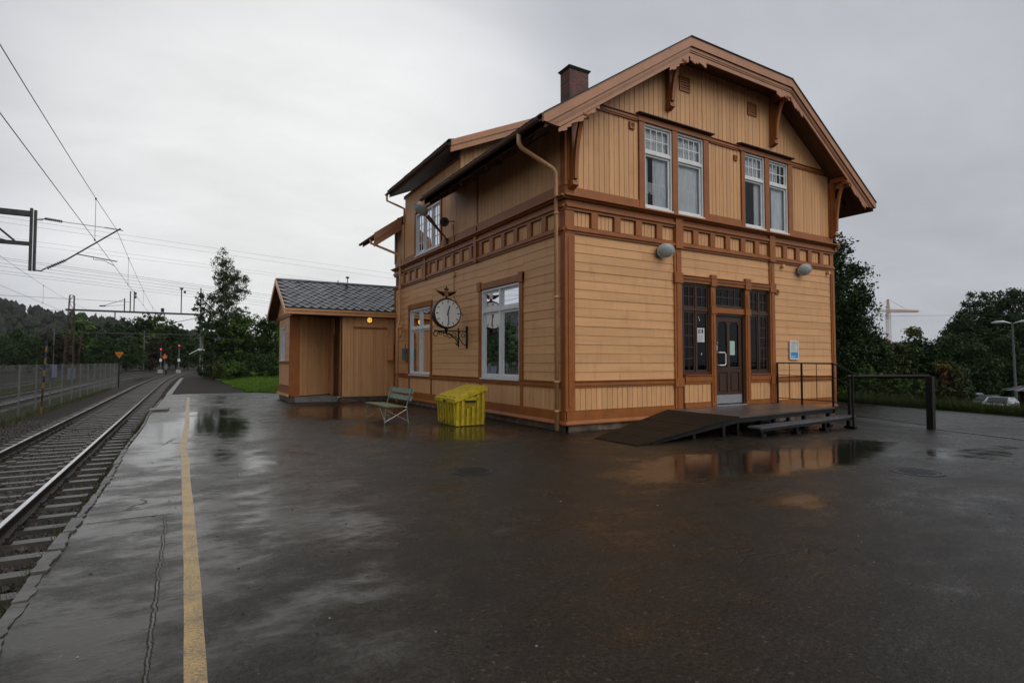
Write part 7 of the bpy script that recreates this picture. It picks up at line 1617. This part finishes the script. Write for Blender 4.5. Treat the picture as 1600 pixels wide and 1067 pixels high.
def verge(n):
    t_ = rng.random(n) ** 1.3; s_ = rng.random(n); a = np.array([30.3, 20.0]); b = np.array([24.2, 3.0]); P = a + (b - a) * s_[:, None]; return P + np.array([1.0, -0.1]) * (t_ * 9)[:, None]
tz = lambda x, y: terrain_z(x, y)
def verge_z(x, y):
    e = 26.4 + 0.38 * np.clip(y - 8, -9, 9); k = np.clip((x - e) / 4, 0, 1); return -0.48 * (1 - k) + tz(x, y) * k
XX = np.array([[26.35 + 0.38 * max(-9, min(v - 8, 9)) + q for q in np.linspace(0, 4, 6)] for v in np.arange(-3, 21, 1.0)]); YY = np.repeat(np.arange(-3, 21, 1.0)[:, None], 6, 1); ZZ = verge_z(XX, YY) + 0.004
i = np.arange(XX.size).reshape(XX.shape); o = npmesh('verge', np.stack([XX.ravel(), YY.ravel(), ZZ.ravel()], 1), np.stack([i[:-1, :-1].ravel(), i[:-1, 1:].ravel(), i[1:, 1:].ravel(), i[1:, :-1].ravel()], 1), 'soil', smooth=True); o['kind'] = 'structure'
def verge2(n):
    y = -2 + 22 * rng.random(n); x = 26.4 + 0.38 * np.clip(y - 8, -9, 9) + rng.random(n) ** 1.6 * 9; return np.stack([x, y], 1)
grass('verge_grass', 80000, verge2, verge_z, 0.34, 'verge_green', 'tall green grass along the verge behind the wet road on the right', 0.012)
grass('verge_weeds', 30000, verge2, verge_z, 0.52, 'grass_dry', 'taller dry weeds standing in the verge before the parked cars', 0.010)
def tg(n): y = 4 + 26 * rng.random(n); k = rng.integers(0, 40, n); cy = 4 + 24 * ((k * 0.618) % 1); return np.stack([-1.05 + rng.normal(size=n) * 0.06, cy + rng.normal(size=n) * 0.25], 1)
grass('edge_weeds', 2600, tg, lambda x, y: np.full(len(x), -0.5), 0.28, 'grass_dry', 'thin weeds growing in the ballast against the platform edge', 0.006)
def tf(n): return np.stack([-4.7 - 1.6 * rng.random(n), 6 + 45 * rng.random(n)], 1)
grass('fence_weeds', 9000, tf, lambda x, y: np.full(len(x), -0.5), 0.16, 'grass_dry', 'sparse dull weeds along the foot of the mesh fence', 0.01)
grass('track_grass', 40000, lambda n: np.stack([-9.0 - 2.1 * rng.random(n), 22 + 90 * rng.random(n)], 1), lambda x, y: np.full(len(x), -0.5), 0.22, 'grass_dry', 'rough grass strip between the second and third track', 0.02)
# wooded hills
def hill(name, x0, x1, yc, depth, hf, n_tree, label, sz=9.0):
    def zf(X, Y): t_ = np.clip((Y - (yc - depth)) / depth, 0, 1.0); t_ = t_ * t_ * (3 - 2 * t_); return -1 + hf(X) * t_ + 1.5 * np.sin(X * 0.05) * t_
    xs_ = np.linspace(x0, x1, 60); ys2 = np.linspace(yc - depth, yc + 60, 24); o = grid(name, xs_, ys2, zf, 'hill_wood'); o['kind'] = 'structure'
    x = x0 + (x1 - x0) * rng.random(n_tree); y = yc - depth + (depth + 20) * rng.random(n_tree); z = zf(x, y); h = sz * (0.6 + 0.8 * rng.random(n_tree)); r = h * (0.22 + 0.2 * rng.random(n_tree)); kind_ = rng.random(n_tree)
    m = 6; V = []; ang = np.arange(m) * 2 * PI / m
    ring1 = np.stack([x[:, None] + r[:, None] * np.cos(ang) * (0.8 + .4 * rng.random((n_tree, m))), y[:, None] + r[:, None] * np.sin(ang), np.repeat((z + h * 0.35)[:, None], m, 1) + rng.normal(size=(n_tree, m)) * h[:, None] * 0.06], 2)
    r2 = r * np.where(kind_ > 0.5, 0.8, 0.45)
    ring2 = np.stack([x[:, None] + r2[:, None] * np.cos(ang + .5) * (0.7 + .6 * rng.random((n_tree, m))), y[:, None] + r2[:, None] * np.sin(ang + .5), np.repeat((z + h * 0.72)[:, None], m, 1) + rng.normal(size=(n_tree, m)) * h[:, None] * 0.05], 2)
    base_ = np.stack([x, y, z], 1)[:, None]; top_ = np.stack([x, y, z + h], 1)[:, None]
    V = np.concatenate([base_, ring1, ring2, top_], 1); T = []
    for k in range(m):
        k2 = (k + 1) % m; T += [(0, 1 + k2, 1 + k), (1 + k, 1 + k2, 1 + m + k), (1 + k2, 1 + m + k2, 1 + m + k), (1 + m + k, 1 + m + k2, 1 + 2 * m)]
    F = (np.arange(n_tree) * (2 * m + 2))[:, None, None] + np.array(T)[None]
    o = npmesh(name + '_forest', V.reshape(-1, 3), F.reshape(-1, 3), 'hill_wood', np.repeat(rng.random(n_tree), len(T))); tag(o, label, 'forest', kind='stuff')
hill('left_hill', -700, 260, 860, 420, lambda X: np.interp(X, [-700, -300, -204, -161, -126, -98, -63, 6, 41, 120, 260], [95, 82, 70, 62, 53, 49, 43, 34, 29, 26, 18]), 5200, 'dense dark forest covering the hill behind the tracks on the left')
hill('right_hill', 520, 1300, 420, 150, lambda X: np.interp(X, [520, 765, 900, 1300], [30, 25, 20, 14]) * 1.0, 1500, 'low wooded rise far behind the crane on the right')
# ---------------------------------------------------------------- haze
mb = MB(); mb.box(-2550, 2550, -420, 3050, -6, 112); hz = mb.build('haze', 'wire')
m = bpy.data.materials.new('haze_air'); m.use_nodes = True; m.node_tree.nodes.clear(); o_ = m.node_tree.nodes.new('ShaderNodeOutputMaterial'); pv = m.node_tree.nodes.new('ShaderNodeVolumePrincipled')
pv.inputs['Density'].default_value = 0.00008; pv.inputs['Color'].default_value = (0.9, 0.93, 0.97, 1); pv.inputs['Anisotropy'].default_value = 0.3
m.node_tree.links.new(pv.outputs[0], o_.inputs['Volume']); hz.data.materials.clear(); hz.data.materials.append(m)
tag(hz, 'thin damp grey haze over the whole place', 'haze', kind='stuff')
